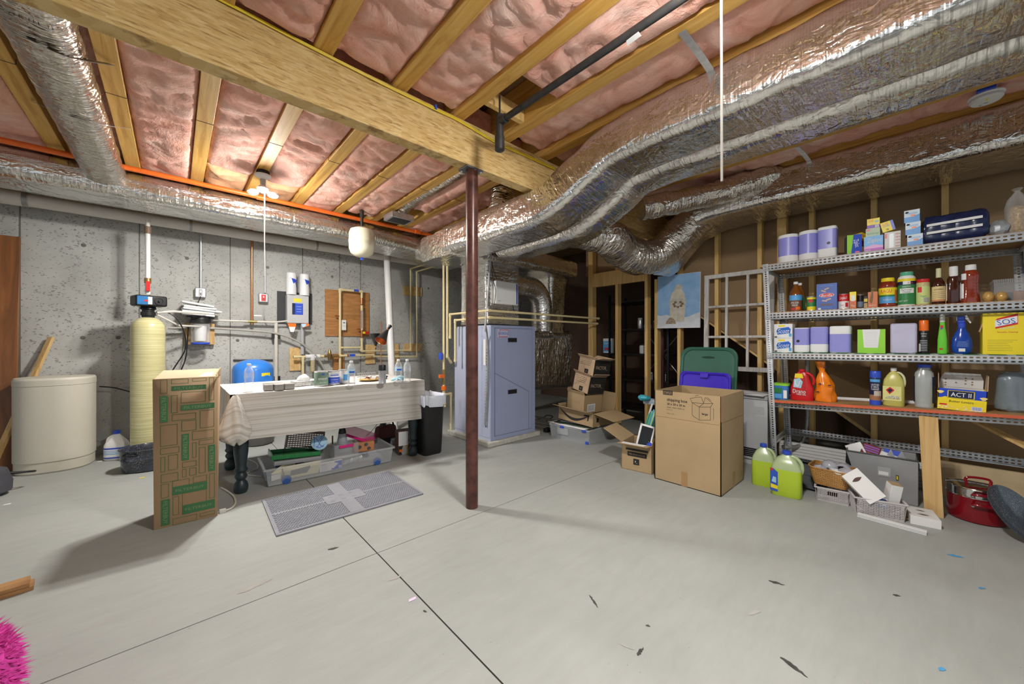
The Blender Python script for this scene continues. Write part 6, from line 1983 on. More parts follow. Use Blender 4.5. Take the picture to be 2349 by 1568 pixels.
tag(MB().box(-0.07, 0.07, 0, 0.10, 0, 0.05, mat('light_grey_case', (0.40, 0.47, 0.52), 0.5)).build('small_case', bev=0.01), 'blue-grey case lying above the striped beach chair', 'case', loc=at(1490, 928, X=3.46), rz=R90)
# left foreground
t = thing('fuzzy_ottoman', 'bright pink shaggy cushion at the lower left corner', 'cushion', (-0.56, 1.80, 0))
b = MB()
rnd = random.Random(5)
prof = [(0.14, 0.0), (0.20, 0.05), (0.215, 0.15), (0.205, 0.23), (0.17, 0.28), (0.10, 0.30), (0.001, 0.305)]
b.lathe(prof, FUZZ, 40)
b.build('cushion_core', t)
b = MB()
vs, fs = [], []
for i in range(5200):
 an = rnd.uniform(0, 2 * math.pi)
 s_ = rnd.uniform(0, len(prof) - 1.001)
 j = int(s_)
 f_ = s_ - j
 r0 = prof[j][0] * (1 - f_) + prof[j + 1][0] * f_
 z0 = prof[j][1] * (1 - f_) + prof[j + 1][1] * f_
 dz, dr = prof[j + 1][1] - prof[j][1], prof[j + 1][0] - prof[j][0]
 nrm = V((math.cos(an) * dz, math.sin(an) * dz, -dr)).normalized()
 p_ = V((r0 * math.cos(an), r0 * math.sin(an), z0))
 tip = p_ + nrm * rnd.uniform(0.012, 0.028) + V((rnd.uniform(-1, 1), rnd.uniform(-1, 1), rnd.uniform(-1.4, 0.4))) * 0.010
 tg = nrm.cross(V((0, 0, 1)))
 tg = tg.normalized() * 0.0035 if tg.length > 0.01 else V((0.0035, 0, 0))
 bt = nrm.cross(tg).normalized() * 0.0035
 o = len(vs)
 vs += [p_ + tg, p_ - tg * 0.5 + bt, p_ - tg * 0.5 - bt, tip]
 fs += [(o, o + 1, o + 3), (o + 1, o + 2, o + 3), (o + 2, o, o + 3)]
b.add(vs, fs, FUZZ)
b.build('shag_pile', t)['kind'] = 'stuff'
LB = PLANKW
p = at(80, 1347, Z=0)
for i, (lb, z) in enumerate((('lower of two short boards at the left edge', 0.0), ('upper of two short boards at the left edge', 0.019))):
 b = MB().box(-0.6, 0, 0, 0.085, 0, 0.0185, make_wood('board_wood%d' % i, (0.20, 0.09, 0.03), (0.34, 0.17, 0.06), (0.44, 0.25, 0.10), (2, 24, 24)))
 o = tag(b.build('wood_board', bev=0.0015), lb, 'board', 'boards on the floor', p + V((-0.012 * i, 0.03 * i * 0 - 0.02, z)))
 o.rotation_euler = (0, 0, math.radians(8))
t = thing('duffel_bag', 'dark grey bag with a black strap cut off by the left edge', 'bag', at(-60, 1145, Z=0), rz=math.radians(10))
MB().lathe([(0.7, 0), (0.98, 0.03), (1, 0.10), (0.85, 0.19), (0.4, 0.23), (0.001, 0.235)], mat('bag_fabric', (0.06, 0.06, 0.07), 0.8, bump=0.3, bscale=30), 28, 0, 0, 0.17, 0.13).build('bag_body', t)
MB().tube([(0.15, 0.0, 0.15), (0.24, 0.02, 0.13), (0.27, 0.05, 0.12), (0.24, 0.07, 0.12), (0.14, 0.06, 0.13)], 0.008, BLACK, 8, 6).build('strap', t)
for x, y, m, lb in ((15, 1157, PAPER, 'tiny white scrap on the floor near the left edge'), (325, 1096, YELLOW, 'tiny yellow scrap on the floor left of the tall carton'), (229, 1058, PAPER, 'small white chip on the floor beside the salt tank'), (945, 1375, mat('pink_chip', (0.70, 0.55, 0.72), 0.7), 'pale pink chip on the floor left of the long joint')):
 q = at(x, y, Z=0)
 b = MB().slab([(-0.018, -0.006, 0.001), (0.016, -0.008, 0.001), (0.02, 0.004, 0.004), (-0.01, 0.008, 0.002)], 0.001, m)
 tag(b.build('paper_scrap'), lb, 'scrap', loc=q)
# ---------------------------------------------------------------- slotted steel rack
def slot_mat(name, pu, pv, off, au, av):
 m, nt, b, N, L, ramp, coords, mix = nodes_mat(name)
 uv = N('ShaderNodeTexCoord')
 sp = N('ShaderNodeSeparateXYZ')
 L(uv.outputs['UV'], sp.inputs[0])
 def M_(op, a_, b2=None):
  n = N('ShaderNodeMath', operation=op)
  for i, v in enumerate((a_, b2)):
   if v is None:
    continue
   if hasattr(v, 'is_linked'):
    L(v, n.inputs[i])
   else:
    n.inputs[i].default_value = v
  return n.outputs[0]
 fu = M_('MULTIPLY', M_('SUBTRACT', M_('FRACT', M_('DIVIDE', sp.outputs[0], pu)), 0.5), pu / au)
 fv = M_('MULTIPLY', M_('SUBTRACT', M_('FRACT', M_('DIVIDE', M_('SUBTRACT', sp.outputs[1], off), pv)), 0.5), pv / av)
 d = M_('ADD', M_('POWER', M_('ABSOLUTE', fu), 3.0), M_('MULTIPLY', fv, fv))
 L(M_('GREATER_THAN', d, 1.0), b.inputs['Alpha'])
 n = N('ShaderNodeTexNoise', Scale=18, Detail=4)
 L(coords('Object'), n.inputs['Vector'])
 c = ramp(n.outputs['Fac'], [(0.3, (0.60, 0.63, 0.66)), (0.7, (0.78, 0.81, 0.84))])
 L(c.outputs[0], b.inputs['Base Color'])
 b.inputs['Metallic'].default_value = 0.15
 b.inputs['Roughness'].default_value = 0.42
 return m
SLOT = slot_mat('slotted_steel_rail', 0.026, 0.021, 0.004, 0.0085, 0.0050)
SLOTP = slot_mat('slotted_steel_post', 0.019, 0.040, 0.0, 0.0060, 0.0060)
def angle_iron(b, p0, p1, fa, fb, m):
 p0, p1, fa, fb = V(p0), V(p1), V(fa), V(fb)
 L_ = (p1 - p0).length
 for f in (fa, fb):
  h = f.length
  b.add([p0, p1, p1 + f, p0 + f], [(0, 1, 2, 3)], m, [(0, 0), (L_, 0), (L_, h), (0, h)])
RX0, RX1 = 3.68, 4.19
YL0, YL1 = 0.895, 0.825       # left posts: top and bottom (the rack leans a little)
YR0, YR1 = -0.46, -0.53
ylean = lambda z, a_, c_: c_ + (a_ - c_) * z / 1.79
rack = thing('shelf_rack', 'slotted steel shelf rack with four loaded shelves along the stud wall', 'shelf rack', (0, 0, 0))
for X_, sx_ in ((RX0, 1), (RX1, -1)):
 for (a_, c_, sy_) in ((YL0, YL1, -1), (YR0, YR1, 1)):
  b = MB()
  angle_iron(b, (X_, c_, 0), (X_, a_, 1.785), (0, 0.040 * sy_, 0), (0.040 * sx_, 0, 0), SLOTP)
  b.build('post', rack, solid=0.0016)
SH = [(1.780, 1.780), (1.376, 1.376), (1.040, 1.052), (0.645, 0.700)]   # board top at the left and right end
names4 = ['top shelf', 'second shelf', 'third shelf', 'lowest shelf']
RH = [0.052, 0.055, 0.050, 0.045]
for k, (za, zb_) in enumerate(SH):
 ya, yb = ylean(za, YL0, YL1) - 0.004, ylean(zb_, YR0, YR1) + 0.004
 if k != 3:
  b = MB()
  angle_iron(b, (RX0 - 0.002, ya, za - RH[k] - 0.002), (RX0 - 0.002, yb, zb_ - RH[k] - 0.002), (0, 0, RH[k]), (0.03, 0, 0), SLOT)
  b.build('front_rail', rack, solid=0.0016)
 else:
  b = MB()
  angle_iron(b, (RX0 + 0.05, ya, za - 0.062), (RX0 + 0.05, yb, zb_ - 0.062), (0, 0, 0.042), (0.03, 0, 0), SLOT)
  b.build('front_rail', rack, solid=0.0016)
 b = MB()
 angle_iron(b, (RX1 + 0.002, ya, za - 0.062), (RX1 + 0.002, yb, zb_ - 0.062), (0, 0, 0.05), (-0.03, 0, 0), SLOT)
 b.build('back_rail', rack, solid=0.0016)
 for y_, s_ in ((ya, -1), (yb, 1)):
  z_ = za if y_ == ya else zb_
  b = MB()
  angle_iron(b, (RX0, y_ + 0.003 * s_, z_ - 0.055), (RX1, y_ + 0.003 * s_, z_ - 0.055), (0, 0, 0.045), (0, 0.02 * s_, 0), SLOT)
  b.build('end_rail', rack, solid=0.0016)
 b = MB()
 e0 = 0.03 if k == 0 else -0.002
 vs = [(RX0 + 0.003, ya + e0, za - 0.018), (RX1, ya + e0, za - 0.018), (RX1, yb, zb_ - 0.018), (RX0 + 0.003, yb, zb_ - 0.018)]
 vs += [(x, y, z + 0.019) for x, y, z in vs]
 b.add(vs, [(0, 1, 2, 3), (7, 6, 5, 4), (0, 4, 5, 1), (1, 5, 6, 2), (2, 6, 7, 3), (3, 7, 4, 0)], SHELFW)
 if k == 3:
  REDB = mat('red_board_edge', (0.62, 0.12, 0.05), 0.5, var=0.15, vscale=12)
  b.add([(RX0 + 0.002, ya, za - 0.018), (RX0 + 0.002, yb, zb_ - 0.018), (RX0 + 0.002, yb, zb_ + 0.001), (RX0 + 0.002, ya, za + 0.001)], [(0, 1, 2, 3)], REDB)
 if k == 2:
  GC = mat('green_check_liner', (0.05, 0.20, 0.07), 0.4)
  n = 40
  for i in range(n):
   y0_, y1_ = ya + (yb - ya) * i / n, ya + (yb - ya) * (i + 1) / n
   z0_ = za + (zb_ - za) * i / n
   b.box(RX0 - 0.004, RX1, min(y0_, y1_), max(y0_, y1_), z0_ + 0.0005, z0_ + 0.0025 + 0.0003, GC if i % 3 else mat('white_check_liner', (0.50, 0.60, 0.50), 0.4))
 b.build('shelf_board', rack, label=['brown shelf board', 'brown shelf board', 'shelf board with a green checked liner', 'shelf board with a red front edge'][k])
b = MB()
angle_iron(b, (RX1 + 0.002, ylean(0.3, YL0, YL1), 0.285), (RX1 + 0.002, ylean(0.3, YR0, YR1), 0.297), (0, 0, 0.055), (-0.03, 0, 0), SLOT)
b.build('back_rail', rack, solid=0.0016, label='low back rail')
b = MB()
angle_iron(b, (RX0, ylean(0.28, YL0, YL1), 0.27), (RX1, ylean(0.3, YL0, YL1), 0.285), (0, 0, 0.04), (0, -0.02, 0), mat('plain_rail', (0.60, 0.60, 0.55), 0.45, 0.4, var=0.1))
b.build('end_rail', rack, solid=0.0016, label='low end rail')
def shz(k, y):
 za, zb_ = SH[k]
 return za + (zb_ - za) * (0.86 - y) / (0.86 + 0.49) + (0.0035 if k == 2 else 0.0015)
def place(k, x0, x1, ytop, X=3.73):
 """photo extents of a shelf item on shelf k with its front at depth X -> (location, width, height)"""
 ym = 640
 pa, pb = at(x0, 700, X=X), at(x1, 700, X=X)
 yc = (pa.y + pb.y) / 2
 z = shz(k, yc)
 h = at((x0 + x1) / 2, ytop, X=X).z - z
 return V((X, yc, z)), pa.y - pb.y, h
def carton(name, label, k, x0, x1, ytop, prints, X=3.73, depth=0.08, m=CARD, cat='carton', group=None, rz=0.0, zoff=0.0, tilt=0.0, hh=None, ww=1.0, sidecol=None):
 loc, w, h = place(k, x0, x1, ytop, X)
 if hh:
  h = hh
 w *= ww
 loc.z += zoff
 t = thing(name, label, cat, loc, rot=(0, tilt, R90 + rz), group=group)
 b = MB().box(-w / 2, w / 2, 0, depth, 0, h, m)
 if sidecol:
  b.box(-w / 2 - 0.0005, -w / 2, 0.001, depth - 0.001, 0.001, h - 0.001, sidecol)
 b.build('carton_body', t, bev=0.0012)
 b = MB()
 prints(b, w, h)
 if b.f:
  b.build('printing', t)
 return t
R = lambda b, w, h, x0, x1, z0, z1, m, l=1: b.rect((x0 - 0.5) * w, (x1 - 0.5) * w, z0 * h, z1 * h, m, -0.0006 * l)
TX = lambda b, w, h, s, x, z, hh, m, ww=None, l=3, rot=0, **kw: b.text(s, (x - 0.5) * w, z * h, hh * h, m, -0.0006 * l, w=(ww * w if ww else None), rot=rot, **kw)
def wrapped_rolls(name, label, k, x0, x1, ytop, n=1, two=False, dot=0.5, X=3.73, depth=0.12, band_=(0.24, 0.9), group='lilac wrapped paper rolls', square=False, tilt=0, m2=LILAC):
 loc, w, h = place(k, x0, x1, ytop, X)
 t = thing(name, label, 'paper rolls', loc + V((depth / 2, 0, 0)), rot=(0, tilt, R90), group=group)
 b = MB()
 r = w / 2
 p_ = 2.0 if not square else 5
 prof = [(0.86, 0), (0.98, 0.02 * h), (1, 0.06 * h), (1.0, 0.5 * h), (0.985, 0.52 * h), (1.0, 0.54 * h), (1, 0.93 * h), (0.96, 0.985 * h), (0.80, h), (0.25, h * 0.995), (0.2, h * 0.93)]
 b.lathe(prof, PAPER, 32, 0, 0, r, depth / 2 * 1.0, p_)
 b.build('rolls', t, angle=50)
 b = MB()
 b.lathe([(1.004, band_[0] * h), (1.004, band_[1] * h)], m2, 32, 0, 0, r, depth / 2, p_, False)
 if dot is not None:
  b.T = Matrix.Translation(((dot - 0.5) * w, -depth / 2 - 0.0016, (band_[0] + 0.16) * h)) @ Matrix.Rotation(math.pi / 2, 4, 'X')
  b.lathe([(0.001, 0.0), (0.011, 0.0)], BLACK, 16, caps=False)
  b.T = Matrix()
 b.build('wrapper_print', t, label='lilac wrapper print')
 return t
# top shelf ------------------------------------------------------------
wrapped_rolls('paper_towels', 'leftmost lilac paper towel pack on the top shelf', 0, 1781, 1828, 536, X=3.74, dot=None, band_=(0.26, 0.88))
wrapped_rolls('paper_towels', 'middle lilac paper towel pack on the top shelf', 0, 1829, 1874, 527, X=3.74, dot=None, band_=(0.24, 0.88))
wrapped_rolls('paper_towels', 'rightmost lilac paper towel pack on the top shelf, with a black dot', 0, 1874, 1919, 518, X=3.74, square=True, dot=0.6, band_=(0.30, 0.90))
def zip1(b, w, h):
 R(b, w, h, 0, 0.30, 0, 1, LIME)
 b.prism([(-0.22 * w, 0), (0.5 * w, 0), (0.5 * w, h), (-0.05 * w, h)], -0.0016, -0.0006, BLUE)
 TX(b, w, h, 'Ziploc', 0.68, 0.55, 0.2, PAPER, 0.72, 4, rot=-80)
 R(b, w, h, 0.55, 0.85, 0.03, 0.14, mat('pink_print', (0.75, 0.2, 0.4), 0.5), 4)
carton('bag_carton', 'green and blue Ziploc carton standing left on the top shelf', 0, 1943, 1977, 538, zip1, depth=0.10, m=LIME, sidecol=DGREY, rz=0.25, group='bag cartons on the top shelf')
def zip2(b, w, h):
 R(b, w, h, 0, 1, 0, 1, LBLUE)
 R(b, w, h, 0, 1, 0, 0.22, mat('violet_print', (0.45, 0.05, 0.50), 0.4), 2)
 b.prism([(-0.5 * w, 0.22 * h), (0.5 * w, 0.22 * h), (0.5 * w, 0.34 * h), (0, 0.46 * h), (-0.5 * w, 0.34 * h)], -0.0020, -0.0012, mat('pink_wave', (0.70, 0.35, 0.65), 0.4))
 TX(b, w, h, 'Ziploc', 0.55, 0.74, 0.30, PAPER, 0.75, 4)
 TX(b, w, h, 'SNACK', 0.2, 0.10, 0.13, PAPER, 0.3, 4)
carton('bag_carton', 'blue and magenta Ziploc snack carton at the bottom of a stack', 0, 1982, 2026, 541, zip2, depth=0.09, group='bag cartons on the top shelf', m=BLUE)
l0, _, h0 = place(0, 1982, 2026, 541)
def sand(b, w, h):
 R(b, w, h, 0, 1, 0, 1, mat('pale_green_card', (0.55, 0.66, 0.50), 0.6))
 R(b, w, h, 0.06, 0.3, 0.66, 0.9, RED, 2)
 TX(b, w, h, 'Sandwich bags', 0.5, 0.35, 0.24, GREENP, 0.8, 3)
carton('bag_carton', 'pale green sandwich bag carton in the middle of the stack', 0, 1986, 2019, 541, sand, depth=0.09, hh=0.058, zoff=h0, group='bag cartons on the top shelf', m=mat('pale_green_card', (0.55, 0.66, 0.50), 0.6))
def glad(num):
 def f(b, w, h):
  R(b, w, h, 0, 1, 0, 1, YELLOW)
  R(b, w, h, 0, 1, 0.0, 0.33, mat('purple_print', (0.20, 0.06, 0.42), 0.4), 2)
  R(b, w, h, 0.64, 0.93, 0.02, 0.31, PAPER, 3)
  TX(b, w, h, 'GLAD', 0.30, 0.78, 0.24, RED, 0.42, 3)
  TX(b, w, h, num, 0.78, 0.165, 0.24, mat('purple_print', (0.2, 0.06, 0.42), 0.4), 0.2, 4)
  b.T = Matrix.Translation((0.27 * w, -0.002, 0.66 * h)) @ Matrix.Rotation(math.pi / 2, 4, 'X')
  b.lathe([(0.001, 0), (0.17 * w, 0)], CYAN, 16, caps=False, sx=1, sy=0.6)
  b.T = Matrix()
 return f
carton('bag_carton', 'yellow and purple Glad carton numbered 22 on top of the stack', 0, 1989, 2018, 520, glad('22'), depth=0.08, hh=0.068, zoff=h0 + 0.0585, group='bag cartons on the top shelf', m=YELLOW)
carton('bag_carton', 'yellow Glad carton tilted behind the left of the stack', 0, 1966, 1986, 520, glad('13'), X=3.83, depth=0.07, hh=0.085, zoff=0.085, group='bag cartons on the top shelf', m=YELLOW, rz=0.9, tilt=0.4, ww=1.3)
def glad2(b, w, h):
 R(b, w, h, 0, 1, 0, 1, YELLOW)
 R(b, w, h, 0.78, 1, 0, 1, BLUE, 2)
 TX(b, w, h, 'GLAD', 0.36, 0.80, 0.22, RED, 0.5, 3)
 TX(b, w, h, 'KITCHEN', 0.42, 0.56, 0.16, BLUE, 0.5, 3)
 TX(b, w, h, '78', 0.40, 0.20, 0.18, INK, 0.22, 3)
_, _, hw = place(0, 2028, 2066, 530)
def whitep(b, w, h):
 R(b, w, h, 0, 1, 0, 1, WCARD)
 R(b, w, h, 0.02, 0.16, 0.66, 0.92, RED, 2)
 for i in range(3):
  for j in range(5):
   R(b, w, h, 0.70 + i * 0.1, 0.75 + i * 0.1, 0.12 + j * 0.17, 0.2 + j * 0.17, mat('brick_print', (0.50, 0.16, 0.10), 0.5), 2)
 R(b, w, h, 0.3, 0.58, 0.1, 0.9, mat('silver_print', (0.62, 0.66, 0.68), 0.3), 2)
carton('foil_carton', 'white carton with rust-coloured pattern right of the stack', 0, 2029, 2066, 531, whitep, depth=0.09, group='bag cartons on the top shelf', m=WCARD, sidecol=DGREY)
carton('bag_carton', 'yellow Glad carton marked 78 lying tilted on the white carton', 0, 2025, 2055, 505, glad2, depth=0.08, hh=0.07, zoff=hw + 0.006, tilt=-0.22, group='bag cartons on the top shelf', m=YELLOW)
def frz(b, w, h):
 R(b, w, h, 0, 1, 0, 1, mat('freezer_blue', (0.06, 0.28, 0.66), 0.35))
 b.prism([(-0.5 * w, 0.42 * h), (0.1 * w, 0.45 * h), (0.5 * w, 0.62 * h), (0.5 * w, h), (-0.5 * w, h)], -0.0016, -0.0008, mat('freezer_white', (0.62, 0.72, 0.80), 0.4))
 b.prism([(-0.45 * w, 0.80 * h), (-0.35 * w, 0.74 * h), (-0.2 * w, 0.78 * h), (-0.22 * w, 0.88 * h), (-0.38 * w, 0.9 * h)], -0.0022, -0.0017, INK)
 TX(b, w, h, 'FREEZER', 0.55, 0.72, 0.15, mat('freezer_blue', (0.06, 0.28, 0.66), 0.35), 0.62, 4)
 R(b, w, h, 0.42, 0.72, 0.48, 0.60, ORANGE, 4)
zz = 0
for i, (x0, x1, lb) in enumerate([(2081, 2117, 'lowest of three blue freezer bag cartons'), (2077, 2112, 'middle of three blue freezer bag cartons'), (2074, 2110, 'topmost of three blue freezer bag cartons')]):
 carton('freezer_carton', lb, 0, x0, x1, 527, frz, depth=0.10, hh=0.083, zoff=zz, group='freezer bag cartons', m=mat('freezer_blue', (0.06, 0.28, 0.66), 0.35), sidecol=NAVY)
 zz += 0.084
# navy bag
l0, w, h = place(0, 2118, 2257, 484, 3.74)
t = thing('wash_bag', 'navy blue zipped bag with two white stripes on the top shelf', 'bag', l0 + V((0.09, 0, 0)), rz=R90)
b = MB()
S_ = densify(rrect(0.17, h, 0.055, 5), 0.02)
b.T = Matrix.Translation((0, 0, h / 2))
nS = 26
b.sweep([(-w / 2 + w * i / nS, 0.004 * math.sin(i), 0.0) for i in range(nS + 1)], S_, NAVY, [0.82 if i in (0, nS) else (0.95 if i in (1, nS - 1) else 1 + 0.015 * math.sin(i * 1.7)) for i in range(nS + 1)], True, (0, 0, 1), 0.008, 14, 5)
b.build('bag_body', t, angle=70)
b = MB()
for z0 in (0.34, 0.60):
 b.slab([(-w * 0.44, -0.0995, h * z0), (w * 0.48, -0.0995, h * (z0 + 0.03)), (w * 0.48, -0.0995, h * (z0 + 0.11)), (-w * 0.44, -0.0995, h * (z0 + 0.08))], 0.002, PAPER)
b.build('stripe', t, label='white stripes')
l0, w, h = place(0, 2278, 2309, 505, 3.76)
b = MB()
b.sphere((0, 0.03, h * 0.5), h * 0.5, mat('foil_packet', (0.42, 0.45, 0.47), 0.3, 0.3), 12, 1)
b.v = [(x * 0.85 * (1 + 0.5 * noise.noise(V((x, y, z)) * 40)), y, max(0, z * (1 + 0.3 * noise.noise(V((x, y, z)) * 50)))) for x, y, z in b.v]
tag(b.build('foil_packet', angle=20), 'small crumpled grey packet beside the bag of oats', 'packet', loc=l0, rz=R90)
l0, w, h = place(0, 2307, 2372, 425, 3.76)
t = thing('grain_bag', 'tall clear bag filled with tan grain at the right of the top shelf', 'bag', l0 + V((0.08, 0, 0)), rz=R90)
b = MB().lathe([(0.75, 0), (1, 0.03), (1.02, 0.1), (0.98, h * 0.55), (0.6, h * 0.62), (0.001, h * 0.64)], mat('tan_grain', (0.50, 0.36, 0.20), 0.9, var=0.35, vscale=90, bump=1.0, bscale=120), 30, 0, 0, w / 2 * 0.96, 0.075)
b.build('grain', t, angle=80)['kind'] = 'stuff'
b = MB().lathe([(0.78, 0), (1.03, 0.03), (1.05, 0.1), (1.02, h * 0.6), (0.8, h * 0.78), (0.35, h * 0.9), (0.2, h * 0.95), (0.45, h)], BAGW, 30, 0, 0, w / 2 * 0.98, 0.08, caps=False)
b.v = [(x * (1 + 0.08 * noise.noise(V((x, y, z)) * 18)), y * (1 + 0.1 * noise.noise(V((x, y, z)) * 15)), z) for x, y, z in b.v]
b.build('clear_bag', t, angle=80)
# jars and bottles -------------------------------------------------------
def jar(name, label, k, x0, x1, ytop, prof, m, capm, cap, lab=None, X=3.77, cat='jar', group='jars on the second shelf', oval=1.0, p=2.0, wscale=1.0):
 """prof: (r fraction, z fraction) list; cap: (r0, z0, z1)"""
 loc, w, h = place(k, x0, x1, ytop, X)
 r = w / 2 * wscale
 t = thing(name, label, cat, loc + V((r * oval, 0, 0)), rz=R90, group=group)
 MB().lathe([(a_ * r, z_ * h) for a_, z_ in prof], m, 28, 0, 0, 1, oval, p).build('body', t, angle=50)
 b = MB().lathe([(cap[0] * r, cap[1] * h), (cap[0] * r * 1.03, cap[1] * h + 0.002), (cap[0] * r * 1.0, cap[2] * h - 0.002), (cap[0] * r * 0.93, cap[2] * h)], capm, 28)
 b.build('cap', t)
 if lab:
  b = MB()
  b.T = Matrix.Diagonal((1, oval, 1, 1))
  lab(b, r, h)
  b.build('label', t)
 return t
G2 = 'food bottles and jars'
def cider(b, r, h):
 b.band(r * 1.01, 0.05 * h, 0.55 * h, mat('brown_label', (0.16, 0.07, 0.04), 0.5))
 b.band(r * 1.015, 0.38 * h, 0.55 * h, LBLUE, -90, 90)
 b.text('APPLE CIDER', 0, 0.30 * h, 0.06 * h, PAPER, wrap=r * 1.025, w=r * 1.3)
 b.text('VINEGAR', 0, 0.22 * h, 0.06 * h, PAPER, wrap=r * 1.025, w=r * 1.0)
 b.band(r * 1.018, 0.07 * h, 0.13 * h, RED, -35, 0, 6)
 b.band(r * 1.018, 0.07 * h, 0.17 * h, ORANGE, 10, 50, 6)
bp = [(0.85, 0), (1, 0.02), (1, 0.58), (0.85, 0.68), (0.45, 0.82), (0.30, 0.88), (0.28, 0.96)]
jar('vinegar_bottle', 'amber cider vinegar bottle at the left of the second shelf', 1, 1808, 1838, 645, bp, AMBER, PAPER, (0.36, 0.92, 1.0), cider, group=G2, cat='bottle')
jar('vinegar_bottle', 'second amber bottle half hidden behind the cider vinegar', 1, 1822, 1845, 648, bp, AMBER, PAPER, (0.36, 0.92, 1.0), lambda b, r, h: b.band(r * 1.01, 0.1 * h, 0.5 * h, GREENP), X=3.87, group=G2, cat='bottle')
def tin(name, label, x0, x1, ytop, lab, X=3.75):
 loc, w, h = place(1, x0, x1, ytop, X)
 r = w / 2
 t = thing(name, label, 'can', loc + V((r, 0, 0)), rz=R90, group='food cans')
 MB().lathe([(r * 0.97, 0), (r, 0.002), (r * 0.97, 0.005), (r * 0.97, h - 0.005), (r, h - 0.002), (r * 0.93, h), (r * 0.9, h - 0.003), (0.001, h - 0.003)], STEEL, 28).build('can_body', t, angle=40)
 b = MB()
 lab(b, r * 0.98, h)
 b.build('label', t)
def beans(b, r, h):
 b.band(r, 0.06 * h, 0.94 * h, GREENP)
 b.band(r * 1.01, 0.06 * h, 0.30 * h, YELLOW)
 b.band(r * 1.01, 0.80 * h, 0.92 * h, YELLOW, -90, 90)
 b.band(r * 1.012, 0.58 * h, 0.78 * h, RED, -30, 25, 8)
def soup(b, r, h):
 b.band(r, 0.05 * h, 0.52 * h, PAPER)
 b.band(r, 0.52 * h, 0.95 * h, RED)
 b.text("Campbell's", -0.1 * r, 0.74 * h, 0.2 * h, PAPER, wrap=r * 1.012, w=r * 1.5, shear=0.2)
 b.band(r * 1.01, 0.15 * h, 0.42 * h, RED, 20, 50, 6)
 b.text('Tomato', -0.3 * r, 0.28 * h, 0.12 * h, RED, wrap=r * 1.012, w=r * 0.7)
tin('vegetable_can', 'green and yellow can with a red oval left of the blue pasta box', 1849, 1871, 679, beans)
def pasta(b, w, h):
 R(b, w, h, 0, 1, 0, 1, mat('pasta_blue', (0.07, 0.13, 0.42), 0.4))
 b.T = Matrix.Translation((0, -0.0012, 0.56 * h)) @ Matrix.Rotation(math.pi / 2, 4, 'X')
 b.lathe([(0.001, 0), (0.34 * w, 0)], RED, 24, caps=False, sx=1, sy=0.36)
 b.lathe([(0.34 * w, 0), (0.37 * w, 0)], PAPER, 24, caps=False, sx=1, sy=0.38)
 b.T = Matrix()
 TX(b, w, h, 'Barilla', 0.5, 0.56, 0.10, PAPER, 0.52, 5, shear=0.2)
 TX(b, w, h, 'THE ITALIAN PASTA', 0.5, 0.91, 0.035, LBLUE, 0.6, 3)
 for x, z, a_ in ((0.5, 0.80, 0.4), (0.35, 0.72, -0.4), (0.6, 0.40, 0.3), (0.4, 0.35, -0.2)):
  b.prism([((x - 0.5 + dx * math.cos(a_) - dz * math.sin(a_)) * w, (z) * h + (dx * math.sin(a_) + dz * math.cos(a_)) * w) for dx, dz in ((-0.12, -0.04), (0.12, -0.04), (0.12, 0.04), (-0.12, 0.04))], -0.0022, -0.0014, mat('pasta_tan', (0.62, 0.42, 0.28), 0.6))
 R(b, w, h, 0.18, 0.82, 0.17, 0.24, mat('photo_strip', (0.15, 0.10, 0.12), 0.5), 2)
 TX(b, w, h, 'CAMPANELLE', 0.5, 0.10, 0.035, LBLUE, 0.5, 3)
 R(b, w, h, 0.08, 0.22, 0.02, 0.09, PAPER, 2)
carton('pasta_box', 'blue Barilla pasta box on the second shelf', 1, 1873, 1920, 650, pasta, depth=0.06, m=mat('pasta_blue', (0.07, 0.13, 0.42), 0.4), cat='box')
tin('soup_can', 'red and white soup can right of the pasta box', 1921, 1948, 673, soup)
carton('noodle_box', 'narrow orange and yellow Thai noodle box', 1, 1949, 1964, 669, lambda b, w, h: (R(b, w, h, 0, 1, 0, 0.5, mat('rust_print', (0.62, 0.16, 0.05), 0.5)), R(b, w, h, 0, 1, 0.5, 1, YELLOW), R(b, w, h, 0.2, 0.8, 0.45, 0.8, PAPER, 2), TX(b, w, h, 'Thai', 0.5, 0.18, 0.12, PAPER, 0.6, 3)), depth=0.05, m=mat('rust_print', (0.62, 0.16, 0.05), 0.5), cat='box')
tin('dark_can', 'small dark can between two orange boxes', 1965, 1981, 675, lambda b, r, h: (b.band(r, 0.05 * h, 0.95 * h, BLACK), b.band(r * 1.01, 0.12 * h, 0.5 * h, mat('slate_label', (0.18, 0.23, 0.33), 0.5), -70, 70)), X=3.77)
carton('spice_box', 'small black and yellow box on the second shelf', 1, 1982, 1990, 679, lambda b, w, h: (R(b, w, h, 0, 1, 0.0, 0.45, TAN), R(b, w, h, 0, 1, 0.55, 0.8, YELLOW, 2)), X=3.80, depth=0.05, m=BLACK, cat='box')
carton('tag_box', 'orange box with a brown paper tag left of the sauce jar', 1, 1991, 2013, 669, lambda b, w, h: (R(b, w, h, 0, 1, 0, 1, mat('orange_tag_box', (0.60, 0.18, 0.07), 0.5)), TX(b, w, h, 'Scotch Cr.', 0.5, 0.16, 0.1, PAPER, 0.75, 3), b.prism([(-0.32 * w, 0.4 * h), (-0.12 * w, 0.25 * h), (0.05 * w, 0.7 * h), (0.02 * w, 1.05 * h), (-0.1 * w, 1.1 * h), (-0.2 * w, 0.8 * h)], -0.004, -0.002, mat('brown_tag', (0.20, 0.12, 0.05), 0.6))), depth=0.04, m=mat('orange_tag_box', (0.60, 0.18, 0.07), 0.5), cat='box')
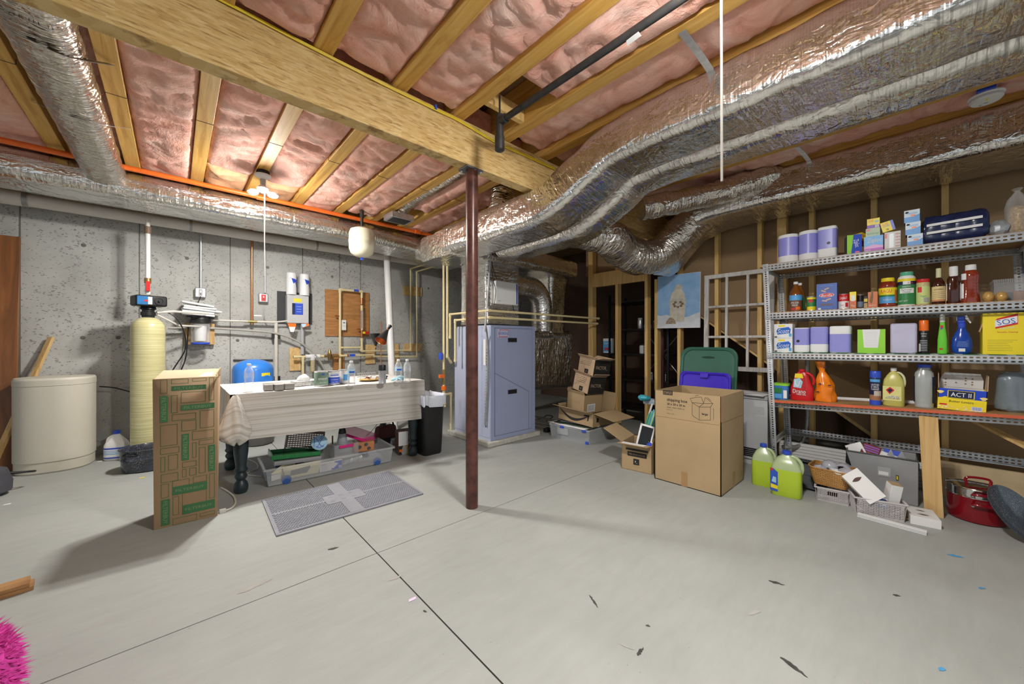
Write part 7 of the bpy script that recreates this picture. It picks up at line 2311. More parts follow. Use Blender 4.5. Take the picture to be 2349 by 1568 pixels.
def ragu(b, r, h):
 b.band(r * 1.01, 0.14 * h, 0.66 * h, YELLOW, -100, 100)
 b.band(r * 1.013, 0.14 * h, 0.36 * h, LBLUE, -60, 60)
 b.band(r * 1.013, 0.36 * h, 0.42 * h, GREENP, -60, 60)
 b.band(r * 1.014, 0.20 * h, 0.58 * h, mat('orange_red_print', (0.7, 0.16, 0.04), 0.5), 48, 88, 8)
 b.text('RAGU', -0.15 * r, 0.55 * h, 0.12 * h, RED, wrap=r * 1.022, w=r * 1.25)
 b.text('OLD WORLD STYLE', 0, 0.26 * h, 0.05 * h, PAPER, wrap=r * 1.022, w=r * 1.0)
jar('sauce_jar', 'red sauce jar with a yellow lid and Ragu label', 1, 2014, 2058, 636, [(0.86, 0), (1, 0.03), (1, 0.12), (0.96, 0.14), (0.96, 0.64), (1, 0.67), (0.98, 0.76), (0.80, 0.84), (0.72, 0.86), (0.72, 0.9)], SAUCE, YELLOW, (0.72, 0.875, 1.0), ragu, group=G2)
def parm(b, r, h):
 b.band(r * 1.01, 0.06 * h, 0.62 * h, GREENP)
 b.band(r * 1.012, 0.62 * h, 0.72 * h, NAVY)
 b.band(r * 1.012, 0.72 * h, 0.80 * h, YELLOW)
 b.band(r * 1.018, 0.38 * h, 0.52 * h, PAPER, -45, 50)
 b.text('Parmesan', 0, 0.48 * h, 0.055 * h, INK, wrap=r * 1.03, w=r * 1.2)
 b.text('Cheese', 0, 0.42 * h, 0.055 * h, INK, wrap=r * 1.03, w=r * 0.9)
 b.band(r * 1.02, 0.63 * h, 0.72 * h, PAPER, -22, 26, 8)
 b.text('Kraft', 0.02, 0.675 * h, 0.05 * h, RED, wrap=r * 1.03, w=r * 0.55)
 b.text('GRATED', 0, 0.57 * h, 0.035 * h, PAPER, wrap=r * 1.03)
 b.text('NET WT', -0.4 * r, 0.16 * h, 0.04 * h, PAPER, wrap=r * 1.03)
jar('cheese_jar', 'large green Kraft Parmesan cheese jar with a green lid', 1, 2058, 2101, 622, [(0.9, 0), (1, 0.03), (1, 0.80), (0.92, 0.85), (0.72, 0.89), (0.72, 0.92)], PAPER, mat('green_lid', (0.10, 0.42, 0.26), 0.35), (0.74, 0.885, 1.0), parm, group=G2)
def pepper(b, r, h):
 b.band(r * 1.01, 0.08 * h, 0.72 * h, mat('lime_label', (0.55, 0.66, 0.25), 0.5), -100, 100)
 b.band(r * 1.015, 0.50 * h, 0.70 * h, RED, -50, -10, 6)
 b.band(r * 1.013, 0.12 * h, 0.30 * h, mat('grey_fish_print', (0.35, 0.38, 0.36), 0.5), 5, 55, 6)
 b.text('Lemon', 0, 0.44 * h, 0.07 * h, YELLOW, wrap=r * 1.025, w=r * 0.9)
 b.text('Pepper', 0.1 * r, 0.36 * h, 0.07 * h, GREENP, wrap=r * 1.025, w=r * 0.9)
jar('spice_jar', 'lemon pepper jar with a red lid', 1, 2101, 2134, 639, [(0.95, 0), (1, 0.03), (1, 0.85), (0.92, 0.88)], mat('pepper_fill', (0.52, 0.45, 0.20), 0.4, var=0.2, vscale=60), RED, (0.95, 0.87, 1.0), pepper, group=G2)
def lea(b, r, h):
 b.band(r * 1.01, 0.10 * h, 0.50 * h, mat('buff_label', (0.68, 0.52, 0.25), 0.6), -110, 110)
 b.text('LEA & PERRINS', 0, 0.42 * h, 0.04 * h, INK, wrap=r * 1.02, w=r * 1.5)
 for i in range(4):
  b.band(r * 1.015, (0.34 - i * 0.05) * h, (0.348 - i * 0.05) * h, INK, -55, 55, 8)
 b.band(r * 1.012, 0.11 * h, 0.14 * h, mat('rust_print', (0.62, 0.16, 0.05), 0.5), -100, 100)
jar('sauce_bottle', 'dark Worcestershire bottle with a buff label and paper-wrapped neck', 1, 2136, 2171, 614, [(0.92, 0), (1, 0.02), (1, 0.52), (0.9, 0.62), (0.5, 0.72), (0.40, 0.75), (0.36, 0.9)], BROWNG, mat('neck_paper', (0.66, 0.64, 0.38), 0.5), (0.40, 0.70, 1.0), lea, group=G2, cat='bottle', wscale=0.92)
jar('jelly_bottle', 'squeeze bottle of dark purple jelly with a white cap', 1, 2171, 2205, 610, [(0.9, 0), (1, 0.04), (1, 0.45), (0.88, 0.55), (0.92, 0.66), (0.7, 0.75), (0.6, 0.77)], BROWNG, PAPER, (0.62, 0.74, 1.0), lambda b, r, h: (b.band(r * 1.02, 0.1 * h, 0.55 * h, PAPER, 60, 120, 8), b.band(r * 1.02, 0.1 * h, 0.55 * h, PAPER, -130, -62, 8), b.band(r * 0.66, 0.745 * h, 0.79 * h, RED)), group=G2, cat='bottle', oval=0.75)
def ket(b, r, h):
 b.band(r * 1.02, 0.14 * h, 0.52 * h, PAPER, -100, -48, 8)
 b.band(r * 1.02, 0.62 * h, 0.78 * h, PAPER, -100, -30, 8)
 for s_ in (-1, 1):
  for i in range(6):
   b.band(r * 1.015, (0.2 + i * 0.08) * h, (0.22 + i * 0.08) * h, SAUCE, 10 * s_, 40 * s_ + 1, 4)
jar('ketchup_bottle', 'large red ketchup bottle with a white lid', 1, 2206, 2250, 606, [(1.0, 0), (1.03, 0.04), (0.95, 0.2), (0.86, 0.35), (0.86, 0.55), (0.95, 0.7), (0.9, 0.78), (0.6, 0.86), (0.56, 0.88)], SAUCE, PAPER, (0.60, 0.86, 1.0), ket, group=G2, cat='bottle', oval=0.7)
for i, (x0, x1, lb) in enumerate([(2254, 2284, 'left of two gold-wrapped rolls on the second shelf'), (2284, 2315, 'right of two gold-wrapped rolls on the second shelf')]):
 l0, w, h = place(1, x0, x1, 667, 3.74)
 b = MB()
 b.sphere((0, h / 2, h / 2), h / 2, mat('gold_wrap', (0.62, 0.38, 0.12), 0.25, 0.2, var=0.2, vscale=40, bump=0.3, bscale=60), 18)
 b.v = [(x * w / h * 1.0, y, z) for x, y, z in b.v]
 tag(b.build('wrapped_roll', angle=60), lb, 'roll', 'gold-wrapped rolls', l0, R90)
l0, w, h = place(1, 2280, 2365, 640, 3.84)
t = thing('ribbed_container', 'clear ribbed container with dark cups at the right of the second shelf', 'container', l0 + V((0, 0, 0.004)), rz=R90)
b = MB()
b.box(-w / 2, w / 2, 0, 0.003, 0, h * 0.85, FROST).box(-w / 2, w / 2, 0.157, 0.16, 0, h * 0.85, FROST).box(-w / 2, -w / 2 + 0.003, 0, 0.16, 0, h * 0.85, FROST).box(-w / 2, w / 2, 0, 0.16, 0, 0.003, FROST)
b.box(-w / 2 - 0.004, w / 2, -0.006, 0.166, h * 0.85, h, FROST)
for i in range(16):
 b.box(-w / 2 + i * w / 16, -w / 2 + i * w / 16 + 0.004, -0.009, -0.006, h * 0.80, h, FROST)
b.build('container_body', t)
MB().lathe([(0.03, 0.004), (0.034, 0.01), (0.034, 0.055), (0.028, 0.06)], DGREY, 24, -w * 0.12, 0.05).build('cup', t)
MB().lathe([(0.03, 0.004), (0.034, 0.01), (0.034, 0.06), (0.028, 0.065)], mat('clay_cup', (0.40, 0.20, 0.12), 0.5), 24, w * 0.22, 0.05).build('cup', t)
# third shelf ------------------------------------------------------------
for i, (yt, lb) in enumerate(((775, 'lower white Scott tissue pack at the left of the third shelf'), (744, 'upper white Scott tissue pack stacked on the lower one'))):
 l0, w, h1 = place(2, 1775, 1818, 775, 3.73)
 def scott(b, w, h):
  b.prism([(-0.3 * w, 0.25 * h), (0.38 * w, 0.33 * h), (0.42 * w, 0.62 * h), (0.3 * w, 0.78 * h), (-0.28 * w, 0.68 * h), (-0.36 * w, 0.5 * h)], -0.0016, -0.0008, mat('scott_blue', (0.02, 0.13, 0.55), 0.4))
  TX(b, w, h, 'Scott', 0.5, 0.50, 0.32, PAPER, 0.62, 5, shear=0.25)
  R(b, w, h, 0.25, 0.6, 0.80, 0.92, YELLOW, 2)
  R(b, w, h, 0.82, 0.96, 0.10, 0.32, LBLUE, 2)
  R(b, w, h, 0.04, 0.18, 0.04, 0.12, INK, 2)
 carton('tissue_pack', lb, 2, 1775, 1818, 775, scott, depth=0.11, m=PAPER, cat='paper rolls', group='Scott tissue packs', hh=h1 * 0.99, zoff=i * h1, ww=0.98)
wrapped_rolls('toilet_rolls', 'lilac roll pack with a black dot right of the Scott packs', 2, 1820, 1856, 751, square=True, dot=0.3, band_=(0.30, 0.96))
wrapped_rolls('toilet_rolls', 'middle lilac roll pack on the third shelf', 2, 1857, 1899, 749, square=True, dot=None, band_=(0.33, 0.98))
wrapped_rolls('toilet_rolls', 'right lilac roll pack on the third shelf, white at its top', 2, 1901, 1952, 747, square=True, dot=None, band_=(0.03, 0.70))
def lime(b, w, h):
 R(b, w, h, 0, 1, 0, 1, LIME)
 b.prism([(-0.32 * w, h), (0.32 * w, h), (0.24 * w, 0.23 * h), (-0.26 * w, 0.23 * h)], -0.0022, -0.0008, PAPER)
 for i in range(9):
  R(b, w, h, 0.27, 0.72, 0.30 + i * 0.07, 0.305 + i * 0.07, GREY, 4)
carton('glove_box', 'lime green box with a white paper panel on the third shelf', 2, 1967, 2031, 755, lime, depth=0.13, m=LIME, cat='box', rz=0.06)
l0, w, h = place(2, 2042, 2104, 741, 3.74)
t = thing('napkin_pack', 'pale lilac wrapped napkin pack on the third shelf', 'napkins', l0, rz=R90)
b = MB()
b.box(-w / 2, w / 2, 0, 0.13, 0, h, mat('lilac_wrap', (0.52, 0.50, 0.66), 0.45, var=0.06, bump=0.3, bscale=14))
b.build('napkins', t, bev=0.012)
b = MB()
b.prism([(-0.3 * w, 0.02 * h), (0.35 * w, 0.02 * h), (0.05 * w, 0.38 * h)], -0.003, 0.0, mat('lilac_wrap', (0.52, 0.50, 0.66), 0.45))
b.build('wrapper_fold', t)
def spray(name, label, k, x0, x1, ytop, body, cap, lab, X=3.76, group='spray cans on the rack', capz=0.68):
 loc, w, h = place(k, x0, x1, ytop, X)
 r = w / 2 * 0.95
 t = thing(name, label, 'spray can', loc + V((r, 0, 0)), rz=R90, group=group)
 MB().lathe([(r * 0.95, 0), (r, 0.004), (r, capz * h), (r * 0.92, (capz + 0.02) * h)], body, 28).build('can_body', t)
 MB().lathe([(r * 0.97, capz * h), (r * 0.99, (capz + 0.01) * h), (r * 0.97, 0.985 * h), (r * 0.9, h)], cap, 28).build('cap', t)
 b = MB()
 lab(b, r * 1.01, h)
 b.build('label', t)
def oc(b, r, h):
 b.text('heavy', 0, 0.60 * h, 0.04 * h, PAPER, wrap=r, w=r * 1.2)
 b.text('duty', 0, 0.53 * h, 0.04 * h, PAPER, wrap=r, w=r)
 for i in range(7):
  b.band(r, (0.08 + i * 0.05) * h, (0.10 + i * 0.05) * h, GREY, -50, 40, 8)
 b.band(r * 1.01, 0.06 * h, 0.3 * h, PAPER, -75, -40, 6)
spray('spray_can', 'black spray can with a bright orange cap on the third shelf', 2, 2107, 2132, 734, BLACK, ORANGE, oc)
def trigger(name, label, k, x0, x1, ytop, body, prof, neckm, lab, X=3.78, oval=0.6, head=True):
 loc, w, h = place(k, x0, x1, ytop, X)
 r = w / 2
 t = thing(name, label, 'spray bottle', loc + V((r * oval, 0, 0)), rz=R90, group='spray bottles')
 MB().lathe([(a_ * r, z_ * h) for a_, z_ in prof], body, 28, 0, 0, 1, oval).build('bottle_body', t, angle=50)
 if head:
  b = MB().lathe([(r * 0.34, 0.66 * h), (r * 0.40, 0.80 * h)], neckm, 20, 0, 0, 1, 0.8)
  b.box(-0.42 * r, 0.30 * r, -0.013, 0.013, 0.80 * h, 0.97 * h, neckm)
  b.build('spray_head', t, bev=0.004)
  b = MB().slab([(0.1 * r, -0.006, 0.97 * h), (0.75 * r, -0.006, 0.78 * h), (0.85 * r, -0.006, 0.80 * h), (0.45 * r, -0.006, 0.99 * h)], -0.012, WHITE)
  b.box(-0.5 * r, -0.42 * r, -0.008, 0.008, 0.86 * h, 0.95 * h, WHITE)
  b.build('trigger', t)
 b = MB()
 lab(b, r, h)
 if b.f:
  b.build('label', t)
 return t
trigger('spray_bottle', 'bright green cleaner bottle with a clear top on the third shelf', 2, 2150, 2174, 720, mat('bright_green', (0.15, 0.62, 0.04), 0.25), [(0.9, 0), (1, 0.03), (0.95, 0.35), (0.75, 0.55), (0.55, 0.7), (0.52, 0.78), (0.55, 0.8)], WHITE, lambda b, r, h: (b.lathe([(0.55 * r, 0.80 * h), (0.55 * r, 0.96 * h), (0.35 * r, 1.0 * h)], mat('milky_cap', (0.62, 0.66, 0.62), 0.3), 20), b.rect(-0.4 * r, 0.15 * r, 0.60 * h, 0.72 * h, RED, -0.38 * r), b.rect(-0.35 * r, 0.05 * r, 0.61 * h, 0.66 * h, BLUE, -0.385 * r), b.rect(-0.6 * r, 0.1 * r, 0.10 * h, 0.14 * h, RED, -0.62 * r)), head=False)
trigger('spray_bottle', 'blue round-bellied trigger spray bottle beside the SOS box', 2, 2182, 2233, 722, mat('blue_bottle', (0.01, 0.06, 0.38), 0.15, coat=0.4), [(0.6, 0), (0.92, 0.05), (1, 0.2), (0.92, 0.38), (0.62, 0.55), (0.42, 0.62), (0.36, 0.68)], BLUE, lambda b, r, h: (b.rect(-0.32 * r, 0.28 * r, 0.06 * h, 0.14 * h, PAPER, -0.60 * r), b.rect(-0.5 * r, 0.45 * r, 0.20 * h, 0.205 * h, CYAN, -0.62 * r), b.rect(-0.5 * r, 0.45 * r, 0.25 * h, 0.255 * h, CYAN, -0.62 * r), b.rect(-0.4 * r, 0.35 * r, 0.30 * h, 0.305 * h, CYAN, -0.61 * r)))
def sos(b, w, h):
 R(b, w, h, 0, 1, 0, 1, YELLOW)
 b.prism([(-0.24 * w, 0.62 * h), (0.20 * w, 0.72 * h), (0.20 * w, 0.97 * h), (0.17 * w, 0.97 * h), (-0.20 * w, 0.87 * h), (-0.24 * w, 0.83 * h)], -0.0014, -0.0008, RED)
 b.prism([(-0.25 * w, 0.66 * h), (0.19 * w, 0.76 * h), (0.19 * w, 0.92 * h), (-0.25 * w, 0.82 * h)], -0.0022, -0.0015, PAPER)
 TX(b, w, h, 'SOS', 0.47, 0.79, 0.13, mat('scott_blue', (0.02, 0.13, 0.55), 0.4), 0.36, 5, rot=10)
 TX(b, w, h, 'Value Pack', 0.49, 0.64, 0.045, PAPER, 0.3, 5, rot=9)
 TX(b, w, h, 'Reusable Cleaning', 0.5, 0.54, 0.035, RED, 0.4, 3)
 for i, w2 in enumerate((0.6, 0.5, 0.4, 0.45, 0.5, 0.5, 0.5)):
  R(b, w, h, 0.1, 0.1 + w2, 0.34 - i * 0.042, 0.347 - i * 0.042, mat('olive_ink', (0.30, 0.26, 0.02), 0.6), 2)
 R(b, w, h, 0.9, 0.99, 0.03, 0.09, INK, 2)
carton('scouring_pad_box', 'large yellow SOS value pack box at the right of the third shelf', 2, 2254, 2372, 717, sos, X=3.75, depth=0.16, m=YELLOW, cat='box')
l0, w, h = place(2, 2238, 2250, 720, 3.80)
tag(MB().slab([(0, 0, h * 0.55), (0.004, 0, h * 0.55), (0.035, 0, h * 0.98), (0.028, 0, h * 1.0)], 0.04, CARDL).build('box_flap'), 'loose tan flap leaning left of the SOS box', 'flap', loc=l0 + V((0, 0, -0.0)), rz=R90)
# lowest shelf -------------------------------------------------------------
l0, w, h = place(3, 1772, 1808, 879, 3.74)
t = thing('detergent_tub', 'small blue and white tub with a lime green lid on the lowest shelf', 'tub', l0 + V((0.05, 0, 0)), rz=R90)
MB().lathe([(0.9, 0), (1, h * 0.9)], mat('tub_blue', (0.05, 0.22, 0.60), 0.4), 28, 0, 0, w / 2, 0.05, 4).build('tub_body', t)
MB().lathe([(1.04, h * 0.86), (1.05, h * 0.98), (0.95, h)], LIME, 28, 0, 0, w / 2, 0.05, 4).build('lid', t, label='lime green lid')
b = MB().rect(-0.4 * w, 0.1 * w, 0.40 * h, 0.72 * h, GREENP, -0.052).rect(-0.35 * w, 0.1 * w, 0.08 * h, 0.36 * h, LBLUE, -0.052).rect(0.2 * w, 0.42 * w, 0.1 * h, 0.6 * h, PAPER, -0.052)
b.build('label', t)
def handle_jug(name, label, loc, w, h, oval, m, capm, rz, lab, neck=0.25, hollow=True, group=None, side=1, hm=None, prof=None, p=3.0, topm=None):
 t = thing(name, label, 'jug', loc, rz=rz, group=group)
 r = w / 2
 prof = prof or [(0.92, 0), (1, 0.02), (1, 0.55), (0.92, 0.68), (0.62, 0.80), (0.36, 0.88), (neck, 0.90), (neck, 0.93)]
 if topm:
  ks = next(i for i, q in enumerate(prof) if q[1] > 0.63)
  b = MB().lathe([(a_ * r, z_ * h) for a_, z_ in prof[:ks]], m, 32, 0, 0, 1, oval, p)
  b.lathe([(a_ * r, z_ * h) for a_, z_ in prof[ks - 1:]], topm, 32, 0, 0, 1, oval, p, False)
 else:
  b = MB().lathe([(a_ * r, z_ * h) for a_, z_ in prof], m, 32, 0, 0, 1, oval, p)
 b.build('jug_body', t, angle=50)
 MB().lathe([(neck * r * 1.15, 0.92 * h), (neck * r * 1.2, 0.93 * h), (neck * r * 1.15, 0.995 * h), (neck * r, h)], capm, 22).build('cap', t)
 b = MB()
 b.tube([(side * 0.30 * r, 0, 0.885 * h), (side * 0.62 * r, 0, 0.86 * h), (side * 0.92 * r, 0, 0.76 * h), (side * 1.0 * r, 0, 0.62 * h), (side * 0.93 * r, 0, 0.52 * h)], [0.12 * r, 0.13 * r, 0.13 * r, 0.13 * r, 0.11 * r], hm or m, 12, 5)
 b.build('handle', t, angle=80)
 if lab:
  b = MB()
  lab(b, r, h)
  b.build('label', t)
 return t
def drano(b, r, h):
 y = -r * 0.45
 b.prism([(-0.75 * r, 0.18 * h), (0.35 * r, 0.16 * h), (0.25 * r, 0.80 * h), (-0.55 * r, 0.80 * h)], y - 0.0015, y - 0.0005, mat('drano_panel', (0.50, 0.02, 0.02), 0.4))
 b.prism([(-0.55 * r, 0.72 * h), (0.2 * r, 0.72 * h), (0.1 * r, 0.86 * h), (-0.5 * r, 0.86 * h)], y - 0.0025, y - 0.0016, YELLOW)
 b.prism([(-0.65 * r, 0.42 * h), (0.0, 0.40 * h), (0.15 * r, 0.6 * h), (-0.1 * r, 0.72 * h), (-0.6 * r, 0.68 * h)], y - 0.0025, y - 0.0016, CYAN)
 b.tube([(-0.5 * r, y - 0.003, 0.66 * h), (-0.45 * r, y - 0.003, 0.5 * h), (-0.2 * r, y - 0.003, 0.46 * h), (-0.1 * r, y - 0.003, 0.6 * h), (0.05 * r, y - 0.003, 0.62 * h)], 0.004, PAPER, 6, 4)
 b.text('Drano', -0.15 * r, 0.30 * h, 0.13 * h, PAPER, y - 0.004, w=r * 1.1)
 b.text('MAX GEL', 0.05 * r, 0.20 * h, 0.05 * h, PAPER, y - 0.004, w=r * 0.8)
l0, w, h = place(3, 1810, 1864, 847, 3.74)
RJ = mat('drano_red', (0.55, 0.01, 0.015), 0.3)
handle_jug('drain_cleaner_jug', 'red Drano jug with a handle on the lowest shelf', l0 + V((0.05, 0, 0)), w, h, 0.42, RJ, RJ, R90, drano, prof=[(0.95, 0), (1, 0.02), (0.98, 0.40), (0.80, 0.55), (0.62, 0.75), (0.5, 0.85), (0.26, 0.93), (0.25, 0.95)])
l0, w, h = place(3, 1866, 1916, 828, 3.76)
t = thing('snack_bag', 'crinkled orange plastic bag twisted shut at its top', 'bag', l0 + V((0.05, 0, 0)), rz=R90)
b = MB()
OB = mat('orange_bag', (0.85, 0.22, 0.01), 0.22, var=0.1, vscale=20)
prof = [(0.95, 0), (1, 0.03), (0.98, 0.2), (0.85, 0.42), (0.55, 0.62), (0.3, 0.74), (0.42, 0.86), (0.5, 0.99)]
b.lathe([(q.x * w / 2, q.y * h) for q in crom([V((a_, z_, 0)) for a_, z_ in prof], 4, 1)[0]], OB, 40, 0, 0, 1, 0.8)
b.v = [(x * (1 + 0.22 * noise.noise(V((x * 30, y * 30, z * 14)))) - 0.025 * max(0, z / h - 0.4) * 2.2, y * (1 + 0.22 * noise.noise(V((x * 28, y * 28, z * 12 + 5)))), z) for x, y, z in b.v]
b.build('bag_body', t, angle=25)
b = MB()
for x, z, a_ in ((-0.2, 0.42, 0.3), (0.25, 0.40, -0.2), (-0.3, 0.22, 0.6), (0.05, 0.83, 0)):
 b.prism([(x * w - 0.012, z * h), (x * w + 0.012, z * h + 0.004), (x * w + 0.008, z * h + 0.012), (x * w - 0.008, z * h + 0.008)], -w * 0.47, -w * 0.46, NAVY)
b.build('printing', t)
def leather(b, r, h):
 b.band(r * 1.01, 0.02 * h, 0.78 * h, NAVY)
 b.band(r * 1.014, 0.14 * h, 0.30 * h, mat('brown_print', (0.35, 0.16, 0.08), 0.5), -80, 80)
 b.band(r * 1.014, 0.0 * h, 0.14 * h, BLUE, -80, 80)
 for s_, z in (('LEATHER', 0.60), ('& VINYL', 0.535), ('CLEANER', 0.47)):
  b.text(s_, 0, z * h, 0.055 * h, PAPER, wrap=r * 1.025, w=r * 1.45)
 b.band(r * 1.018, 0.68 * h, 0.76 * h, LBLUE, -60, 50, 10)
 b.band(r * 1.018, 0.27 * h, 0.42 * h, mat('seat_print', (0.55, 0.48, 0.42), 0.5), -10, 70, 8)
spray('spray_can', 'leather and vinyl cleaner can with a blue cap on the lowest shelf', 3, 1993, 2022, 851, NAVY, BLUE, leather, capz=0.80)
def amm(b, r, h):
 y = -r * 0.62
 b.rect(-0.98 * r, 0.72 * r, 0.14 * h, 0.52 * h, mat('pale_yellow_label', (0.72, 0.68, 0.25), 0.5), y - 0.001)
 b.text('AMMONIA', -0.1 * r, 0.24 * h, 0.085 * h, PAPER, y - 0.003, w=1.25 * r)
 b.text('AMMONIA', -0.08 * r, 0.228 * h, 0.09 * h, INK, y - 0.0025, w=1.27 * r)
 b.prism([(-0.7 * r, 0.42 * h), (-0.35 * r, 0.31 * h), (0.1 * r, 0.42 * h), (-0.3 * r, 0.50 * h)], y - 0.003, y - 0.002, RED)
 b.prism([(-0.55 * r, 0.42 * h), (-0.34 * r, 0.35 * h), (-0.05 * r, 0.42 * h), (-0.3 * r, 0.46 * h)], y - 0.004, y - 0.0031, NAVY)
l0, w, h = place(3, 2024, 2075, 844, 3.74)
handle_jug('ammonia_jug', 'clear yellow ammonia jug with a white cap on the lowest shelf', l0 + V((0.055, 0, 0)), w, h, 0.6, YLIQ, PAPER, R90, amm, hm=mat('clear_top_jug', (0.66, 0.66, 0.42), 0.3))
l0, w, h = place(3, 2096, 2145, 836, 3.75)
t = thing('pump_bottle', 'tall silver-grey bottle with a blue cap and dark side label', 'bottle', l0 + V((0.05, 0, 0)), rz=R90)
MB().lathe([(a_ * w / 2, z_ * h) for a_, z_ in [(0.88, 0), (0.95, 0.02), (0.9, 0.05), (0.92, 0.1), (1.0, 0.3), (1.0, 0.65), (0.9, 0.8), (0.62, 0.88), (0.6, 0.93)]], mat('pearl_grey', (0.42, 0.44, 0.43), 0.25, 0.2), 32, 0, 0, 1, 0.75).build('bottle_body', t, angle=50)
MB().lathe([(0.34 * w, 0.925 * h), (0.34 * w, 0.985 * h), (0.28 * w, h)], BLUE, 20).build('cap', t)
b = MB()
for a0_, a1_ in ((48, 100), (-110, -62)):
 n = 8
 vs = []
 for z in (0.12 * h, 0.72 * h):
  for i in range(n + 1):
   an = math.radians(a0_ + (a1_ - a0_) * i / n)
   vs.append((w / 2 * 1.02 * math.sin(an), -w / 2 * 0.77 * math.cos(an), z))
 b.add(vs, [(i, i + 1, i + n + 2, i + n + 1) for i in range(n)], NAVY)
b.build('label', t, label='dark blue side labels')
# popcorn box
l0, w, h = place(3, 2150, 2262, 858, 3.74)
hb = at(2206, 893, X=3.74).z - l0.z
t = thing('popcorn_box', 'open Act II butter popcorn box on the lowest shelf', 'box', l0, rot=(0, math.radians(2.2), R90))
b = MB()
th = 0.003
PB = mat('popcorn_blue', (0.015, 0.06, 0.55), 0.35)
b.box(-w / 2, w / 2, 0, th, 0, hb, PB).box(-w / 2, w / 2, 0.15, 0.15 + th, 0, hb, WCARD).box(-w / 2, -w / 2 + th, 0, 0.15, 0, hb, YELLOW).box(w / 2 - th, w / 2, 0, 0.15, 0, hb, YELLOW).box(-w / 2, w / 2, 0, 0.15, 0, th, WCARD)
b.build('carton_body', t)
b = MB().prism([(-w * 0.47, hb), (w * 0.47, hb), (w * 0.47, h * 0.82), (w * 0.40, h), (-w * 0.36, h), (-w * 0.44, h * 0.84)], 0.147, 0.150, WCARD)
for x, z in ((-0.33, 0.70), (-0.33, 0.80), (-0.33, 0.63), (-0.1, 0.72), (0.1, 0.70), (0.1, 0.79), (0.1, 0.86), (0.24, 0.85), (0.24, 0.76), (0.24, 0.69)):
 b.prism([(x * w + 0.005 * math.cos(a_), z * h + 0.0045 * math.sin(a_)) for a_ in [j * 0.785 for j in range(8)]], 0.1455, 0.1468, CARDD)
b.slab([(-w / 2, 0, hb), (-w / 2, 0.15, hb), (-w / 2 - 0.004, 0.14, h * 1.0), (-w / 2 - 0.004, 0.03, h * 0.98)], 0.003, CARDL)
b.slab([(w / 2, 0, hb), (w / 2, 0.15, hb), (w / 2 + 0.002, 0.14, h * 1.0), (w / 2 + 0.002, 0.03, h * 0.98)], 0.003, CARDL)
b.build('flap', t, label='white raised back flap')
b = MB()
R(b, w, hb, 0, 1, 0, 0.55, YELLOW)
b.prism([(-0.5 * w, 0.5 * hb), (-0.35 * w, 0.62 * hb), (-0.1 * w, 0.5 * hb), (0.2 * w, 0.48 * hb), (0.5 * w, 0.55 * hb), (0.5 * w, 0.4 * hb), (-0.5 * w, 0.4 * hb)], -0.0018, -0.0009, YELLOW)
rnd = random.Random(8)
for i in range(26):
 x, z = rnd.uniform(-0.47, 0.40) * w, rnd.uniform(0.03, 0.20) * hb
 b.prism([(x + rnd.uniform(0.004, 0.008) * math.cos(a_), z + rnd.uniform(0.004, 0.007) * math.sin(a_)) for a_ in [j * 1.05 for j in range(6)]], -0.0022, -0.0012, [mat('kernel', (0.85, 0.65, 0.25), 0.6), mat('kernel_pale', (0.9, 0.8, 0.5), 0.6)][i % 2])
b.prism([(-0.30 * w, 0.56 * hb), (0.26 * w, 0.56 * hb), (0.26 * w, 0.93 * hb), (-0.30 * w, 0.93 * hb)], -0.0026, -0.0020, YELLOW)
b.prism([(-0.28 * w, 0.59 * hb), (0.24 * w, 0.59 * hb), (0.24 * w, 0.90 * hb), (-0.28 * w, 0.90 * hb)], -0.0032, -0.0027, NAVY)
for i in range(18):
 x = (-0.29 + i * 0.0315) * w
 for z in (0.573, 0.914):
  b.rect(x - 0.0016, x + 0.0016, z * hb - 0.0014, z * hb + 0.0014, INK, -0.0036)
TX(b, w, hb, 'ACT II', 0.48, 0.745, 0.20, PAPER, 0.42, 7)
TX(b, w, hb, 'ACT II', 0.482, 0.745, 0.20, PAPER, 0.42, 7.2)
TX(b, w, hb, 'Butter Lovers', 0.49, 0.42, 0.11, INK, 0.5, 5, shear=0.1)
R(b, w, hb, 0.04, 0.20, 0.20, 0.27, RED, 4)
R(b, w, hb, 0.71, 0.92, 0.05, 0.24, PAPER, 4)
for i in range(11):
 R(b, w, hb, 0.725 + i * 0.017, 0.733 + i * 0.017, 0.08, 0.23, BLUE, 5)
for x, z in ((0.05, 0.82), (0.94, 0.64)):
 b.prism([((x - 0.5) * w + 0.014 * math.cos(a_) * (1 + 0.3 * math.sin(3 * a_)), z * hb + 0.010 * math.sin(a_)) for a_ in [j * 0.52 for j in range(12)]], -0.0022, -0.0012, mat('kernel', (0.85, 0.65, 0.25), 0.6))
b.build('printing', t)
l0, w, h = place(3, 2286, 2372, 853, 3.76)
t = thing('grey_plastic_bag', 'full grey plastic shopping bag at the right end of the lowest shelf', 'bag', l0 + V((0.1, 0, 0)), rz=R90)
b = MB().lathe([(a_ * w / 2, z_ * h) for a_, z_ in [(0.7, 0), (1, 0.06), (1.02, 0.2), (0.95, 0.5), (0.88, 0.75), (0.8, 0.9), (0.5, 0.99), (0.001, 1.0)]], BAGGREY, 40, 0, 0, 1, 0.8)
b.v = [(x * (1 + 0.12 * noise.noise(V((x, y, z)) * 16)), y * (1 + 0.12 * noise.noise(V((x, y, z + 4)) * 16)), z * (1 + 0.05 * noise.noise(V((x, y, z + 9)) * 14))) for x, y, z in b.v]
b.build('bag_body', t, angle=40)
b = MB()
pa, pb = at(1914, 912, X=3.88), at(2110, 922, X=3.88)
za, zb_ = shz(3, pa.y) + 0.013, shz(3, pb.y) + 0.013
b.tube([(3.95, pa.y, za), (3.95, pb.y, zb_)], 0.013, PAPER, 14)
